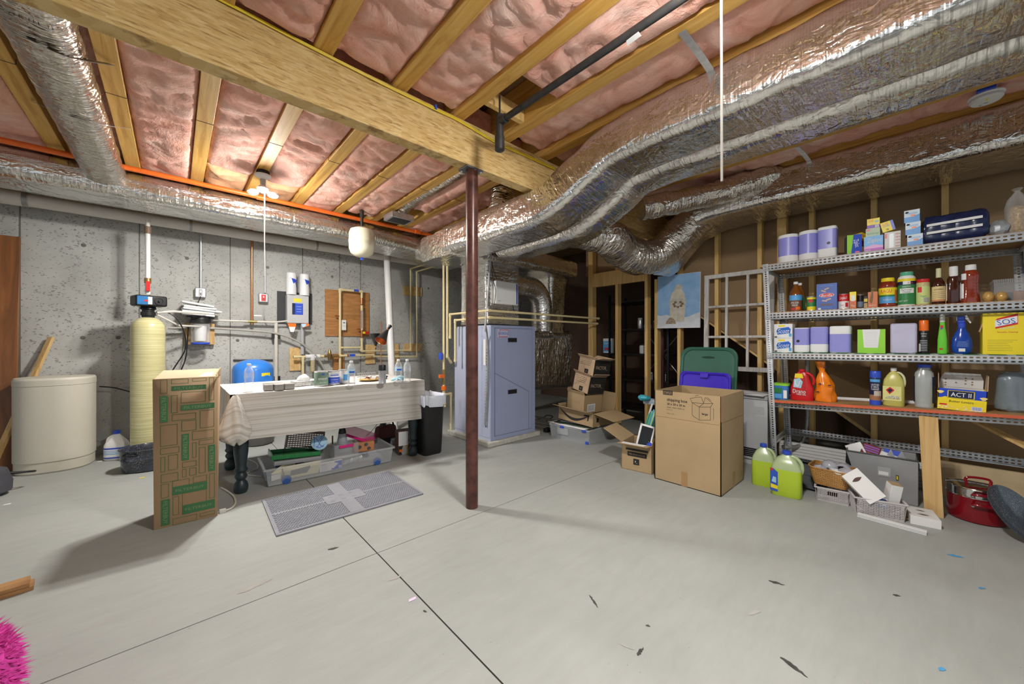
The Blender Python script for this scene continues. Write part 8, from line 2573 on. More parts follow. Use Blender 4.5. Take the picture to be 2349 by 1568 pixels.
tag(b.build('paper_tube'), 'white tube lying behind the bottles on the lowest shelf', 'tube')
# ---------------------------------------------------------------- right-hand floor
def gjug(b, r, h):
 y = -r * 0.70
 b.prism([(-1.0 * r, 0.10 * h), (-0.45 * r, 0.08 * h), (-0.45 * r, 0.52 * h), (-0.8 * r, 0.60 * h), (-1.0 * r, 0.60 * h)], y - 0.004, y - 0.001, mat('washer_label', (0.03, 0.10, 0.50), 0.4))
 b.prism([(-0.95 * r, 0.16 * h), (-0.5 * r, 0.14 * h), (-0.5 * r, 0.22 * h), (-0.95 * r, 0.25 * h)], y - 0.006, y - 0.0045, YELLOW)
 b.prism([(-0.9 * r, 0.3 * h), (-0.6 * r, 0.28 * h), (-0.6 * r, 0.4 * h), (-0.8 * r, 0.42 * h)], y - 0.006, y - 0.0045, CYAN)
 b.prism([(-1.0 * r, 0.56 * h), (-0.8 * r, 0.54 * h), (-0.85 * r, 0.60 * h), (-1.0 * r, 0.61 * h)], y - 0.006, y - 0.0045, RED)
JT = mat('clear_jug_top', (0.58, 0.70, 0.40), 0.25, trans=0.3)
pj = [(0.95, 0), (1, 0.015), (1, 0.40), (1.0, 0.60), (0.88, 0.70), (0.60, 0.83), (0.28, 0.90), (0.24, 0.93)]
handle_jug('washer_fluid_jug', 'yellow-green fluid jug at the back, nearest the rack post', (3.46, 0.835, 0), 0.155, 0.325, 0.75, LIMELIQ, BLUE, R90 + 0.15, None, group='washer fluid jugs', prof=pj, hm=JT, p=4.5, topm=JT)
handle_jug('washer_fluid_jug', 'yellow-green fluid jug in front with a blue side label', (3.36, 0.665, 0), 0.185, 0.325, 0.75, LIMELIQ, BLUE, R90 + 0.1, gjug, group='washer fluid jugs', prof=pj, hm=JT, p=4.5, topm=JT)
TG2 = mat('tray_grey', (0.055, 0.062, 0.07), 0.55)
for i, lb in enumerate(('front dark grey tray leaning behind the wicker basket', 'rear dark grey tray leaning behind the wicker basket')):
 t = thing('seed_tray', lb, 'tray', (3.60 + i * 0.05, 0.62 - i * 0.02, 0.012), rot=(math.radians(-20), 0, R90 + math.radians(-6)), group='dark grey trays')
 b = MB()
 b.box(-0.12, 0.12, 0, 0.004, 0, 0.19, TG2)
 b.box(-0.13, 0.13, -0.03, 0.004, 0.185, 0.195, TG2).box(-0.13, 0.13, -0.03, 0.004, -0.005, 0.005, TG2).box(-0.13, -0.12, -0.03, 0.004, 0, 0.19, TG2).box(0.12, 0.13, -0.03, 0.004, 0, 0.19, TG2)
 b.box(-0.12, 0.12, -0.004, 0, 0.09, 0.10, TG2)
 b.build('tray_body', t, bev=0.004)
def lattice(name, label, loc, rz, w, d, h, handle=True, cols=15):
 t = thing(name, label, 'basket', loc, rz=rz, group='pale lattice baskets')
 b = MB()
 LAT = mat('lattice_grey', (0.56, 0.53, 0.53), 0.5)
 tp = 0.012
 def side(pa, pb, n):
  pa, pb = V(pa), V(pb)
  dv = (pb - pa)
  nrm = V((dv.y, -dv.x, 0)).normalized()
  def P(u, v):
   return pa + dv * u + V((0, 0, h * v)) + nrm * tp * v * 1.0
  for v0, v1 in ((0, 0.06), (0.88, 1.0)):
   b.slab([P(0, v0), P(1, v0), P(1, v1), P(0, v1)], 0.003, LAT)
  for i in range(n + 1):
   u = i / n
   b.slab([P(max(0, u - 0.006), 0), P(min(1, u + 0.006), 0), P(min(1, u + 0.006), 1), P(max(0, u - 0.006), 1)], 0.003, LAT)
  for i in range(n):
   u0, u1 = i / n, (i + 1) / n
   up = 1 if i % 2 else -1
   m = 9
   for j in range(m):
    v = 0.05 + j * 0.86 / m
    if handle and 0.35 < (u0 + u1) / 2 < 0.65 and v > 0.5 and dv.length > 0.12:
     if j not in (m - 1,):
      if v > 0.80:
       pass
      else:
       continue
    a0, a1 = (v, v + 0.05) if up > 0 else (v + 0.05, v)
    b.slab([P(u0, a0), P(u1, a1), P(u1, a1 + 0.048), P(u0, a0 + 0.048)], 0.003, LAT)
 side((0, 0, 0), (w, 0, 0), cols)
 side((w, 0, 0), (w, d, 0), int(cols * d / w))
 side((w, d, 0), (0, d, 0), cols)
 side((0, d, 0), (0, 0, 0), int(cols * d / w))
 b.box(0.001, w - 0.001, 0.001, d - 0.001, 0, 0.004, LAT)
 b.box(-0.016, w + 0.016, -0.018, -0.008, h - 0.004, h + 0.004, LAT).box(-0.016, w + 0.016, d + 0.008, d + 0.018, h - 0.004, h + 0.004, LAT).box(-0.018, -0.008, -0.012, d + 0.012, h - 0.004, h + 0.004, LAT).box(w + 0.008, w + 0.018, -0.012, d + 0.012, h - 0.004, h + 0.004, LAT)
 b.build('basket_body', t)
 return t
a1 = math.atan2(0.333 - 0.495, 3.434 - 3.415)
lattice('lattice_basket', 'small pale lattice basket under the wicker basket', (3.415, 0.495, 0), a1, 0.165, 0.22, 0.094)
a2 = math.atan2(0.069 - 0.279, 3.383 - 3.319)
lattice('lattice_basket', 'larger pale lattice basket full of tissue boxes', (3.319, 0.279, 0), a2, 0.222, 0.15, 0.112, handle=False, cols=18)
# wicker
WK = nodes_mat('wicker')
m, nt, b_, N, L, ramp, coords, mix = WK
br = N('ShaderNodeTexBrick')
br.inputs['Scale'].default_value = 1
br.inputs['Brick Width'].default_value = 0.024
br.inputs['Row Height'].default_value = 0.008
br.inputs['Mortar Size'].default_value = 0.0012
br.inputs['Color1'].default_value = (0.62, 0.33, 0.10, 1)
br.inputs['Color2'].default_value = (0.50, 0.25, 0.07, 1)
br.inputs['Mortar'].default_value = (0.16, 0.07, 0.02, 1)
L(coords('UV'), br.inputs['Vector'])
L(br.outputs['Color'], b_.inputs['Base Color'])
b_.inputs['Roughness'].default_value = 0.5
bump(N, L, b_, br.outputs['Fac'], -0.6, 0.004)
WICK = m
t = thing('wicker_basket', 'honey brown woven basket of bowls on the small lattice basket', 'basket', (3.515, 0.425, 0.103), rz=R90 - 0.08)
b = MB()
nn = 64
rows = []
sec0 = rrect(0.185, 0.155, 0.03, 8)
nn = len(sec0)
vs, uvs = [], []
for s_, z, o_ in ((1.0, 0.0, 0), (1.10, 0.03, 0), (1.22, 0.07, 0), (1.32, 0.115, 0), (1.28, 0.115, 0), (1.16, 0.06, 0), (0.96, 0.006, 0)):
 per = 0
 for j, (x, y) in enumerate(sec0):
  if j:
   per += math.dist(sec0[j - 1], sec0[j])
  vs.append((x * s_, y * s_, z + 0.010 * (abs(x) / 0.09) ** 2 * (z > 0.1)))
  uvs.append((per * 1.15, z))
b.add(vs, [(i * nn + j, i * nn + (j + 1) % nn, (i + 1) * nn + (j + 1) % nn, (i + 1) * nn + j) for i in range(6) for j in range(nn)] + [tuple(range(nn))[::-1], tuple(range(6 * nn, 7 * nn))], WICK, uvs)
b.build('basket_body', t, angle=50)
b = MB()
rp = [(x * 1.31, y * 1.31, 0.116 + 0.010 * (abs(x) / 0.09) ** 2) for x, y in sec0]
b.tube(rp + rp[:1], 0.0055, WICK, 8, close=False)
b.build('rim', t)
BOWL = mat('grey_glaze', (0.42, 0.43, 0.47), 0.25, coat=0.3)
WB = Matrix.Translation((3.515, 0.425, 0.103)) @ Matrix.Rotation(R90 - 0.08, 4, 'Z')
for x, y, z, r, ty, tx, m, lb in ((-0.07, -0.04, 0.105, 0.052, 0.15, -0.2, BOWL, 'upside-down grey bowl at the left front of the wicker basket'), (-0.02, 0.04, 0.135, 0.05, -0.1, 0.1, BOWL, 'topmost upside-down grey bowl in the wicker basket'),
        (0.075, 0.03, 0.105, 0.055, 0.5, 0.1, BOWL, 'grey bowl tipped at the right of the wicker basket'), (0.045, 0.07, 0.12, 0.045, 0.9, 0.2, BOWL, 'grey cup lying at the back of the wicker basket'), (-0.01, 0.01, 0.095, 0.04, 0.4, 0.1, DGREY, 'small dark bowl wedged in the middle of the wicker basket')):
 t = thing('glazed_bowl', lb, 'bowl', WB @ V((x, y, z)), rot=(tx, ty, 0.3), group='bowls in the wicker basket')
 MB().lathe([(r * 0.4, 0.025), (r * 0.42, 0.018), (r * 0.75, 0.012), (r * 0.95, -0.005), (r, -0.028), (r * 0.96, -0.028), (r * 0.9, -0.006), (r * 0.7, 0.008), (0.001, 0.012)], m, 28).build('bowl_body', t, angle=50)
t = thing('glazed_bowl', 'open white bowl facing up at the front of the wicker basket', 'bowl', WB @ V((0.045, -0.055, 0.078)), rot=(0.12, 0.18, 0), group='bowls in the wicker basket')
MB().lathe([(0.02, 0), (0.035, 0.004), (0.055, 0.024), (0.060, 0.045), (0.057, 0.045), (0.050, 0.024), (0.03, 0.008), (0.001, 0.007)], WCARD, 32).build('bowl_body', t, angle=50)
# grey felt tote
TX0, TY0 = 3.765, 0.375
t = thing('felt_tote', 'large grey fabric storage tote with black trim under the rack', 'tote', (TX0, TY0, 0), rot=(0, 0, R90 + math.radians(2)))
w, d, h = 0.37, 0.26, 0.31
b = MB()
th = 0.006
b.box(0, w, 0, th, 0, h, SHROUD).box(0, w, d - th, d, 0, h, SHROUD).box(0, th, 0, d, 0, h, SHROUD).box(w - th, w, 0, d, 0, h, SHROUD).box(0, w, 0, d, 0, th, SHROUD)
b.build('tote_body', t, bev=0.004)
b = MB()
for q in (((0, 0), (w, 0)), ((w, 0), (w, d)), ((w, d), (0, d)), ((0, d), (0, 0))):
 b.tube([(*q[0], h), (*q[1], h)], 0.0055, BLACK, 8)
b.slab([(0.0, -0.004, h), (0.028, -0.004, h - 0.10), (0.028, -0.004, h - 0.11), (-0.004, -0.004, h - 0.09)], 0.003, BLACK)
b.box(w, w + 0.008, 0.10, 0.14, h - 0.09, h - 0.04, BLACK)
b.build('trim', t, label='black edging')
b = MB().box(0.17, 0.235, -0.003, 0, 0.165, 0.23, mat('tag_pocket', (0.42, 0.44, 0.44), 0.3))
b.box(0.175, 0.225, -0.004, -0.003, 0.175, 0.2, PAPER)
b.box(0.262, 0.275, -0.005, 0, 0.155, 0.19, mat('woven_tag', (0.02, 0.06, 0.02), 0.6))
b.rect(0.265, 0.272, 0.16, 0.185, YELLOW, -0.0055)
b.build('name_tag', t)
TM = Matrix.Translation((TX0, TY0, 0)) @ Matrix.Rotation(R90 + math.radians(2), 4, 'Z')
for dx, dy, dz, w_, h_, ry, rx, m, lb in ((0.07, 0.05, 0.27, 0.10, 0.10, -0.5, 0.5, PAPER, 'white sheet sticking out of the left of the grey tote'), (0.22, 0.06, 0.275, 0.22, 0.06, 0.30, 0.9, PAPER, 'long white envelope sloping across the grey tote'),
          (0.24, 0.10, 0.285, 0.09, 0.06, 0.1, 0.6, BLUE, 'blue printed card inside the grey tote')):
 o = tag(MB().box(-w_ / 2, w_ / 2, 0, 0.002, 0, h_, m).build('paper_sheet'), lb, 'paper', 'papers in the grey tote', TM @ V((dx, dy, dz)))
 o.rotation_euler = (-rx, ry, R90)
t = thing('snack_packet', 'dark red and purple packet leaning out of the grey tote', 'packet', TM @ V((0.115, 0.03, 0.262)), rot=(math.radians(-38), math.radians(14), R90))
MB().box(-0.05, 0.05, 0, 0.012, 0, 0.125, mat('maroon_packet', (0.18, 0.03, 0.03), 0.35)).build('packet_body', t, bev=0.003)
b = MB()
for i in range(3):
 b.rect(-0.042, 0.042, 0.065 + i * 0.018, 0.075 + i * 0.018, mat('violet_line', (0.25, 0.12, 0.45), 0.4), -0.001)
for x in (-0.03, -0.01, 0.01, 0.03):
 b.rect(x - 0.007, x + 0.007, 0.015, 0.04, TAN, -0.001)
b.build('printing', t)
for i, dx in enumerate((0.235, 0.29)):
 tag(MB().prism([(-0.022, 0), (0.022, 0), (0.002, 0.055)], 0, 0.002, mat('grey_card', (0.35, 0.36, 0.38), 0.5)).build('divider_card'), ['left', 'right'][i] + ' grey pointed divider standing up in the tote', 'divider', 'tote dividers', TM @ V((dx, 0.09, 0.295)), R90)
# tissue cartons with torn openings
def tissue_carton(name, label, loc, rot, w, d, h, holes, extra=None):
 t = thing(name, label, 'tissue box', loc, rot=rot, group='empty tissue boxes')
 b = MB().box(-w / 2, w / 2, 0, d, 0, h, WCARD)
 b.build('carton_body', t, bev=0.0015)
 b = MB()
 for x, y, s_ in holes:
  n = 8
  pts = [(x + s_ * 0.9 * (i / n - 0.5) * 2, y + s_ * 0.32 * math.sin(math.pi * i / n)) for i in range(n + 1)] + [(x + s_ * 0.9 * (0.5 - i / n) * 2, y - s_ * 0.32 * math.sin(math.pi * i / n)) for i in range(1, n)]
  b.add([(px_, py_, h + 0.0008) for px_, py_ in pts], [tuple(range(len(pts)))], mat('torn_slot_dark', (0.10, 0.06, 0.05), 0.9))
 if extra:
  extra(b, w, d, h)
 if b.f:
  b.build('opening', t, label='torn dark opening')
 return t
BM = Matrix.Translation((3.319, 0.279, 0)) @ Matrix.Rotation(a2, 4, 'Z')
tissue_carton('tissue_carton', 'white tissue box tipped up steeply in the larger lattice basket', BM @ V((0.105, 0.035, 0.095)), (math.radians(62), math.radians(-38), a2 + 0.2), 0.105, 0.20, 0.06, [(0.0, 0.145, 0.035)])
def brown_top(b, w, d, h):
 b.add([(-w / 2, d * 0.05, h + 0.0008), (w / 2, d * 0.05, h + 0.0008), (w / 2, d * 0.95, h + 0.0008), (-w / 2, d * 0.95, h + 0.0008)], [(0, 1, 2, 3)], CARD)
tissue_carton('tissue_carton', 'narrow white box with a brown top at the right of the lattice basket', BM @ V((0.185, 0.035, 0.09)), (math.radians(8), math.radians(6), a2 + 0.15), 0.055, 0.07, 0.125, [], brown_top)
tissue_carton('tissue_carton', 'flat white tissue box on the floor with two torn openings', (3.40, -0.025, 0), (0, 0, a2 - 0.12), 0.13, 0.19, 0.052, [(0.0, 0.06, 0.03), (0.0, 0.13, 0.026)])
o = tag(MB().slab([(0, 0, 0.0), (0.05, 0.0, 0.012), (0.04, 0.12, 0.02), (-0.02, 0.11, 0.0)], 0.003, CARD).slab([(-0.03, 0.03, 0.0), (0.03, 0.02, 0.06), (0.02, 0.11, 0.065), (-0.03, 0.12, 0.0)], 0.003, CARD).build('torn_cardboard'), 'torn brown cardboard piece left of the flat tissue box', 'cardboard', loc=(3.42, 0.075, 0.002), rz=a2)
o = thing('blue_card', 'blue and white Clorox packet leaning in the larger lattice basket', 'packet', BM @ V((0.105, 0.018, 0.072)), rot=(math.radians(-30), math.radians(16), a2))
MB().box(-0.05, 0.05, 0, 0.014, 0, 0.06, mat('packet_blue', (0.04, 0.14, 0.55), 0.4)).build('packet_body', o, bev=0.002)
b = MB()
b.text('Clorox', -0.015, 0.032, 0.012, PAPER, -0.001, w=0.05)
b.rect(0.018, 0.04, 0.015, 0.045, CYAN, -0.001)
b.rect(-0.05, 0.05, 0.054, 0.06, PAPER, -0.001)
b.build('printing', o)
tag(MB().box(-0.04, 0.0, 0, 0.004, 0, 0.10, WCARD).build('card_sheet'), 'plain white card at the left end of the lattice basket', 'card', loc=BM @ V((0.06, 0.06, 0.07)), rz=a2 + 0.5)
t = thing('light_bulb', 'small clear bulb with a silver base in the lattice basket', 'bulb', BM @ V((0.04, 0.07, 0.145)))
MB().sphere((0, 0, 0), 0.016, CLEAR, 14).lathe([(0.008, -0.03), (0.008, -0.014)], STEEL, 12).build('bulb_glass', t)
b = MB()
rnd = random.Random(12)
for i in range(7):
 q = V((rnd.uniform(0.13, 0.205), rnd.uniform(0.02, 0.10), rnd.uniform(0.07, 0.105)))
 b.T = Matrix.Translation(BM @ q)
 b.sphere((0, 0, 0), rnd.uniform(0.012, 0.02), [PAPER, mat('pink_red_scrap', (0.60, 0.15, 0.12), 0.5)][i % 2], 10, 0.7)
tag(b.build('wrapper_scraps', angle=30), 'white and reddish crumpled wrappers heaped in the lattice basket', 'wrappers', kind='stuff')
b = MB()
for q in ((0, 0),):
 pass
t = None
a3 = math.atan2(-0.027 - 0.268, 3.291 - 3.313)
for i in range(3):
 lb = ['bottom', 'middle', 'top'][i] + ' white strip of three stacked on the floor before the lattice basket'
 tag(MB().box(0, 0.30, 0, 0.035, 0, 0.0065, WHITE).box(0, 0.30, -0.0006, 0, 0.0005, 0.002, DGREY).build('trim_strip', bev=0.0008), lb, 'strip', 'stacked white strips', (3.262 + 0.002 * i, 0.272, 0.0072 * i), a3)
# shelf-propping plank
pT = at(2140, 938, X=3.665)
b = MB()
b.add([(3.64, -0.020, 0), (3.64, -0.105, 0), (3.66, -0.105, 0), (3.66, -0.020, 0), (3.655, 0.005, 0.640), (3.655, -0.080, 0.640), (3.675, -0.080, 0.640), (3.675, 0.005, 0.640)], [(3, 2, 1, 0), (4, 5, 6, 7), (0, 1, 5, 4), (1, 2, 6, 5), (2, 3, 7, 6), (3, 0, 4, 7)], PLANKW)
tag(b.build('prop_plank', bev=0.0015), 'pale upright plank propping the front of the lowest shelf', 'plank')
# red pot with lid
t = thing('stock_pot', 'dark red enamel pot with a steel lid on the floor at right', 'pot', (3.80, -0.245, 0), rz=R90 + 0.25)
MB().lathe([(0.108, 0), (0.122, 0.006), (0.127, 0.03), (0.128, 0.150), (0.130, 0.154)], MAROON, 44).build('pot_body', t, angle=40)
MB().lathe([(0.129, 0.154), (0.130, 0.160), (0.127, 0.164), (0.127, 0.205), (0.131, 0.210), (0.129, 0.214), (0.09, 0.222), (0.001, 0.226)], CHROME, 44).build('steamer_lid', t, label='polished steel upper part and lid')
b = MB()
b.tube([(-0.05, -0.02, 0.224), (-0.045, -0.02, 0.262), (0.045, -0.02, 0.262), (0.05, -0.02, 0.224)], 0.0075, MAROON, 10, 5)
b.build('lid_handle', t)
for zz_ in (0.128, 0.190):
 b = MB()
 b.tube([(-0.055, -0.118, zz_ - 0.012), (-0.05, -0.152, zz_), (0.05, -0.152, zz_), (0.055, -0.118, zz_ - 0.012)], 0.0075, MAROON, 10, 5)
 for s_ in (-1, 1):
  b.sphere((s_ * 0.055, -0.124, zz_ - 0.014), 0.011, CHROME, 12)
 b.build('side_handle', t)
# roaster lid leaning
bot, top = V((3.565, -0.475, 0.010)), V((3.61, -0.285, 0.27))
d1 = (top - bot)
ax = d1.normalized()
d2 = V((0.95, 0.15, -0.10)).normalized()
d2 = (d2 - ax * d2.dot(ax)).normalized()
nr = d2.cross(ax).normalized()
if nr.x > 0:
 nr = -nr
 d2 = -d2
Rm = Matrix(((ax.x, d2.x, nr.x, 0), (ax.y, d2.y, nr.y, 0), (ax.z, d2.z, nr.z, 0), (0, 0, 0, 1)))
t = thing('enamel_lid', 'black speckled enamel lid leaning on the red pot', 'lid', (bot + top) / 2)
t.rotation_euler = Rm.to_euler()
MB().lathe([(0.001, 0.030), (0.5, 0.028), (0.78, 0.018), (0.93, 0.004), (0.97, 0.002), (1.0, -0.004), (1.0, -0.008), (0.92, -0.002), (0.5, 0.022), (0.001, 0.024)], ENAMEL2, 52, 0, 0, d1.length / 2, 0.125, 2.1).build('lid_body', t, angle=50)
b = MB().tube([(-0.03, 0, 0.025), (-0.028, 0, 0.05), (0.028, 0, 0.05), (0.03, 0, 0.025)], 0.006, BLACKM, 8, 4)
b.sphere((0.03, 0, 0.032), 0.008, CHROME, 10)
b.build('lid_handle', t)
# things leaning on the wall at the back
b = MB()
for i in range(7):
 b.box(0, 0.02, 0, 1.10, 0.004 + i * 0.028, 0.028 + i * 0.028, WCARD)
b.box(0.005, 0.018, 0, 1.10, 0, 0.2, GREY)
tag(b.build('white_shutter', bev=0.0015), 'white slatted shutter panel lying along the base of the stud wall', 'panel', loc=(4.26, -0.20, 0))
o = tag(MB().box(0, 0.012, -0.45, 0.40, 0, 0.255, mat('tan_board', (0.50, 0.38, 0.22), 0.7, var=0.1)).build('tan_panel', bev=0.001), 'tan sheet leaning behind the red pot under the rack', 'panel', loc=(4.18, -0.42, 0))
o.rotation_euler = (0, math.radians(12), 0)
b = MB()
b.tube([(4.33, 0.70, 1.05), (4.33, 0.70, 0.6), (4.32, 0.705, 0.34), (4.28, 0.74, 0.19), (4.20, 0.80, 0.16), (4.17, 0.86, 0.16)], 0.016, GALV, 12, 6)
tag(b.build('flexible_conduit'), 'thick grey conduit curving down behind the left rack posts', 'conduit', 'cables at the wall')
b = MB()
b.sweep([(3.75, -0.60, 0.40), (4.05, -0.18, 0.64)], [(0.03, 0.008), (-0.03, 0.008), (-0.03, -0.008), (0.03, -0.008)], PLANKW)
tag(b.build('splintered_slat'), 'splintered wood slat jutting under the right end of the lowest shelf', 'slat')
# freezer cabinet
t = thing('chest_freezer', 'small pale grey chest freezer behind the shipping box', 'freezer', (3.94, 1.52, 0), rz=R90)
FW = mat('freezer_grey', (0.50, 0.51, 0.51), 0.35)
b = MB().box(0, 0.60, 0, 0.38, 0.05, 0.60, FW).box(0.005, 0.595, 0.015, 0.375, 0, 0.05, FW)
b.box(0.6, 0.602, 0.005, 0.375, 0.055, 0.595, mat('freezer_side', (0.10, 0.10, 0.10), 0.5, var=0.3, vscale=30))
b.build('cabinet', t, bev=0.004)
MB().box(-0.004, 0.604, -0.008, 0.384, 0.602, 0.64, GREY).build('lid', t, bev=0.008)
b = MB()
for i in range(5):
 b.box(0.0, 0.6, -0.006, 0.0, 0.075 + i * 0.017, 0.085 + i * 0.017, BLACK)
b.build('vent_grille', t, label='black vent slots')
b = MB().box(0.50, 0.575, -0.002, 0, 0.47, 0.54, GREY)
b.text('-', 0.53, 0.505, 0.02, INK, -0.0025)
b.build('badge', t)
for i in range(3):
 o = tag(MB().box(-0.12, 0.12, -0.08, 0.08, 0, 0.002, PAPER).build('paper_sheet'), ['bottom', 'middle', 'top'][i] + ' loose white paper on the chest freezer', 'paper', 'papers on the freezer', (3.98 + 0.01 * i, 1.05 + 0.015 * i, 0.645 + 0.006 * i), R90 + 0.2 * i - 0.1)
 o.rotation_euler = (math.radians(2), math.radians(3 * i), R90 + 0.25 * i - 0.1)
# hidden tote and two lids standing on it
t = thing('storage_tote', 'dark storage tote hidden behind the shipping box', 'tote', (3.70, 1.42, 0), rz=R90)
MB().box(-0.27, 0.27, -0.16, 0.14, 0, 0.36, DGREY, 0.02).build('tote_body', t, bev=0.01)
def tote_lid(name, label, p0, w, h, m, tilt, notch):
 t = thing(name, label, 'lid', p0, rot=(math.radians(-tilt), 0, R90), group='tote lids')
 b = MB()
 sec = rrect(w, h, 0.10 if w > 0.5 else 0.05, 8)
 k = len(sec)
 lay = [(1.0, 0.0), (1.0, -0.022), (0.965, -0.028), (0.90, -0.018), (0.885, -0.006), (0.86, -0.004)]
 vs = []
 for s_, y in lay:
  sxx, szz = (w * s_ / w, 1 - (1 - s_) * w / h)
  vs += [(x * sxx, y, z * szz + h / 2) for x, z in sec]
 b.add(vs, [(i * k + j, i * k + (j + 1) % k, (i + 1) * k + (j + 1) % k, (i + 1) * k + j) for i in range(len(lay) - 1) for j in range(k)] + [tuple(range((len(lay) - 1) * k, len(lay) * k)), tuple(range(k))[::-1]], m)
 b.build('lid_panel', t, angle=35)
 b = MB()
 if notch:
  b.lathe([(0.001, 0), (1, 0), (1.05, 0.004)], mat('green_recess', (0.03, 0.10, 0.07), 0.5), 28, 0, 0, 0.06, 0.012)
  b.v = [(x, -0.006 + 0.0 * z, h * 0.86 + y) for x, y, z in b.v]
 else:
  b.box(-0.035, 0.035, -0.034, -0.02, h - 0.055, h - 0.012, m)
 b.build('grip', t, bev=0.002)
 return t
tote_lid('tote_lid', 'big dark green tote lid standing behind the shipping box', (3.86, 1.42, 0.362), 0.53, 0.72, DGREEN, 8, True)
tote_lid('tote_lid', 'smaller bright purple-blue lid in front of the green lid', (3.745, 1.40, 0.362), 0.465, 0.48, PURPLE, 8, False)
# old window frame
t = thing('window_frame', 'whitewashed old window frame with nine empty lights leaning on the studs', 'window frame', (4.30, 1.60, 0.83), rot=(math.radians(-1.5), 0, R90))
OWF = make_wood('whitewash', (0.42, 0.38, 0.34), (0.60, 0.57, 0.53), (0.68, 0.66, 0.63), (20, 20, 3), 0.7, False)
w, h = 0.645, 1.03
for x0, x1 in ((0, 0.045), (w - 0.045, w)):
 MB().box(x0, x1, 0, 0.032, 0, h, OWF).build('stile', t, bev=0.002)
for x in (0.222, 0.418):
 MB().box(x - 0.012, x + 0.012, 0.004, 0.028, 0.045, h - 0.04, OWF).build('mullion', t, bev=0.002)
for z0, z1 in ((0, 0.045), (h - 0.042, h)):
 MB().box(0.045, w - 0.045, 0, 0.032, z0, z1, OWF).build('rail', t, bev=0.002)
for z in (0.355, 0.68):
 MB().box(0.045, w - 0.045, 0.002, 0.030, z - 0.012, z + 0.012, OWF).build('muntin', t, bev=0.002)
# snow picture: plain winter scene with a generic pale snow-covered mound
t = thing('snow_picture', 'canvas picture of a pale snowy figure under a blue sky on the studs', 'picture', (4.335, 2.145, 1.295), rot=(0, math.radians(0.6), R90))
w, h = 0.495, 0.625
b = MB().box(0, w, 0, 0.02, 0, h, WCARD)
b.build('canvas', t, bev=0.001)
b = MB()
b.rect(0.003, w - 0.003, 0.003, h - 0.003, SKYP, -0.0006)
SNOW = mat('painted_snow', (0.66, 0.68, 0.72), 0.6, var=0.08, vscale=14)
b.prism([(0.003, 0.003), (w - 0.003, 0.003), (w - 0.003, 0.175), (w * 0.9, 0.16), (w * 0.75, 0.13), (w * 0.62, 0.12), (w * 0.4, 0.13), (w * 0.22, 0.16), (w * 0.1, 0.145), (0.003, 0.16)], -0.0012, -0.0008, SNOW)
CRM = mat('painted_cream', (0.62, 0.57, 0.46), 0.7, var=0.12, vscale=20)
CR2 = mat('painted_grey_cream', (0.52, 0.49, 0.43), 0.7, var=0.2, vscale=30)
cx_ = 0.25
b.prism([(cx_ - 0.095, 0.075), (cx_ + 0.07, 0.07), (cx_ + 0.085, 0.24), (cx_ + 0.085, 0.31), (cx_ + 0.07, 0.40), (cx_ + 0.03, 0.46), (cx_ - 0.03, 0.46), (cx_ - 0.08, 0.40), (cx_ - 0.10, 0.31), (cx_ - 0.095, 0.24)], -0.0020, -0.0014, CRM)
b.prism([(cx_ - 0.05, 0.455), (cx_ + 0.055, 0.455), (cx_ + 0.045, 0.49), (cx_ + 0.01, 0.51), (cx_ - 0.025, 0.50)], -0.0022, -0.0014, CR2)
b.prism([(cx_ - 0.11, 0.30), (cx_ - 0.08, 0.25), (cx_, 0.27), (cx_ + 0.08, 0.25), (cx_ + 0.10, 0.31), (cx_ + 0.05, 0.345), (cx_ - 0.06, 0.345)], -0.0026, -0.0021, CR2)
PBR = mat('painted_brown', (0.22, 0.15, 0.09), 0.7, var=0.4, vscale=60)
for x0, z0 in ((0, 0.245), (-0.035, 0.255), (0.035, 0.255), (-0.05, 0.28), (0.05, 0.28), (-0.03, 0.30), (0.03, 0.30)):
 b.prism([(cx_ + x0 + 0.017 * math.cos(a_) * (1 + 0.3 * math.sin(5 * a_)), z0 + 0.014 * math.sin(a_)) for a_ in [j * 0.63 for j in range(10)]], -0.0032 - abs(x0) * 0.01, -0.0027, PBR)
b.prism([(cx_ - 0.005, 0.09), (cx_ + 0.002, 0.09), (cx_ + 0.002, 0.25), (cx_ - 0.005, 0.25)], -0.0026, -0.0021, CR2)
b.prism([(cx_ - 0.145, 0.05), (cx_ - 0.02, 0.05), (cx_ - 0.03, 0.085), (cx_ - 0.06, 0.12), (cx_ - 0.10, 0.125), (cx_ - 0.13, 0.09)], -0.0034, -0.0027, mat('painted_tan', (0.36, 0.27, 0.20), 0.7, var=0.4, vscale=60))
b.build('painting', t, label='painted winter scene')
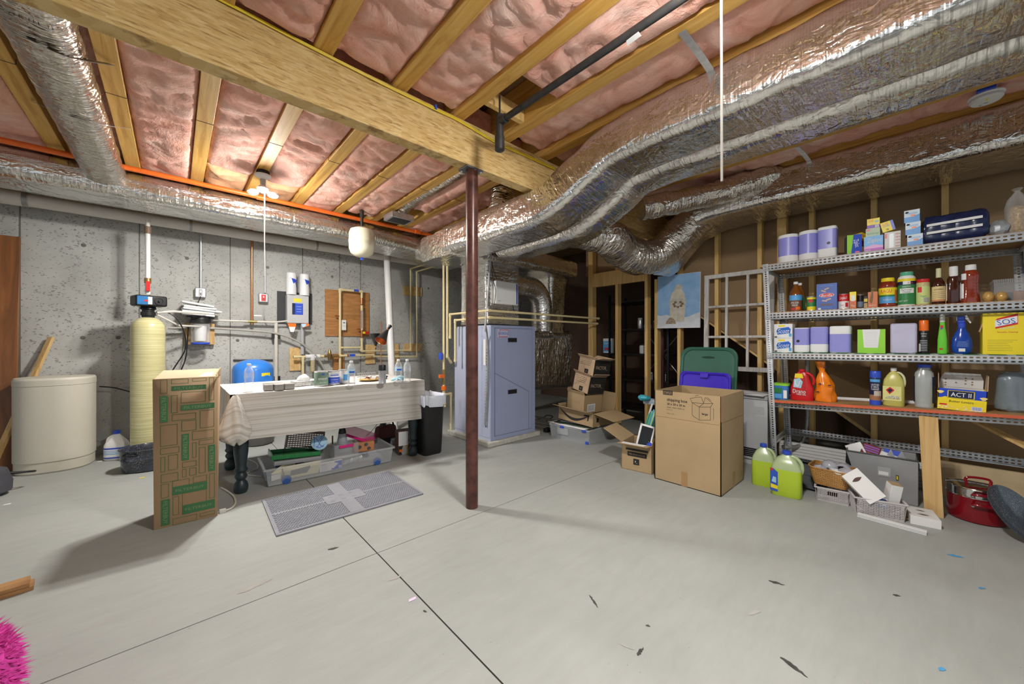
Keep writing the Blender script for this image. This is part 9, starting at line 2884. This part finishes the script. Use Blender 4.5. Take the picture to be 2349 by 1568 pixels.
# black shelves beyond the studs
t = thing('storage_shelves', 'black metal shelving seen through the open studs', 'shelf unit', (4.66, 3.02, 0), rz=R90)
b = MB()
for x in (0, 0.86):
 for y in (0, 0.42):
  b = MB().box(x - 0.012, x + 0.012, y - 0.012, y + 0.012, 0, 1.80, BLACKM)
  b.build('post', t)
ZS = (0.22, 0.62, 0.97, 1.31, 1.70)
for z in ZS:
 MB().box(-0.02, 0.88, -0.02, 0.44, z - 0.025, z, BLACKM).build('shelf_board', t)
b = MB()
for p_, q_ in (((0.86, 0.43, 0.62), (0.3, 0.43, 1.3)), ((0.3, 0.43, 0.62), (0.86, 0.43, 1.3))):
 b.tube([p_, q_], 0.006, STEEL, 6)
b.build('cross_brace', t)
def zipl(b, w, h):
 R(b, w, h, 0, 1, 0, 0.82, LBLUE)
 TX(b, w, h, 'Ziploc', 0.5, 0.70, 0.14, PAPER, 0.8, 3, rot=8)
 for x in (0.3, 0.6):
  b.T = Matrix.Translation(((x - 0.5) * w, -0.002, 0.28 * h)) @ Matrix.Rotation(math.pi / 2, 4, 'X')
  b.lathe([(0.001, 0), (0.17 * w, 0)], mat('berry_red', (0.50, 0.05, 0.08), 0.5), 14, caps=False)
  b.T = Matrix()
 R(b, w, h, 0.1, 0.9, 0.02, 0.10, PAPER, 2)
q = at(1393, 815, X=4.66)
t = thing('bag_carton', 'Ziploc carton with strawberries on the black shelves beyond the studs', 'carton', (4.66, q.y, 0.9705), rz=R90 + 0.2)
w, h = 0.125, 0.21
MB().box(-w / 2, w / 2, 0, 0.10, 0, h, PAPER).build('carton_body', t, bev=0.001)
b = MB()
zipl(b, w, h)
b.build('printing', t)
for i, (x, z, r, h, m, lm, lb) in enumerate([(0.42, 1.31, 0.035, 0.15, STEEL, GREY, 'tall silver can on the black shelf seen between studs'), (0.53, 1.31, 0.05, 0.06, LBLUE, BLUE, 'small blue tub on the black shelf seen between studs'), (0.66, 1.31, 0.05, 0.10, mat('dull_pink', (0.35, 0.10, 0.10), 0.5), PAPER, 'reddish jar on the black shelf seen between studs'),
            (0.80, 1.31, 0.03, 0.14, FROST, PAPER, 'pale bottle at the right of the same black shelf'), (0.46, 0.97, 0.045, 0.13, WHITE, BLACK, 'white appliance with a black dial on the lower black shelf'), (0.72, 0.97, 0.04, 0.09, DGREY, GREY, 'dark jar on the lower black shelf'), (0.78, 0.62, 0.06, 0.12, CHROME, BLACK, 'shiny pot low on the black shelves'),
            (0.55, 0.62, 0.05, 0.10, FROST, PAPER, 'clear jar low on the black shelves')]):
 t = thing('shelf_jar', lb, 'container', (4.76, 3.02 - x, z + 0.0005), group='containers on the black shelves', rz=R90)
 MB().lathe([(r * 0.9, 0), (r, 0.006), (r, h * 0.8), (r * 0.85, h * 0.88)], m, 20).build('body', t)
 MB().lathe([(r * 0.87, h * 0.85), (r * 0.87, h), (r * 0.8, h)], lm, 20).build('lid', t)
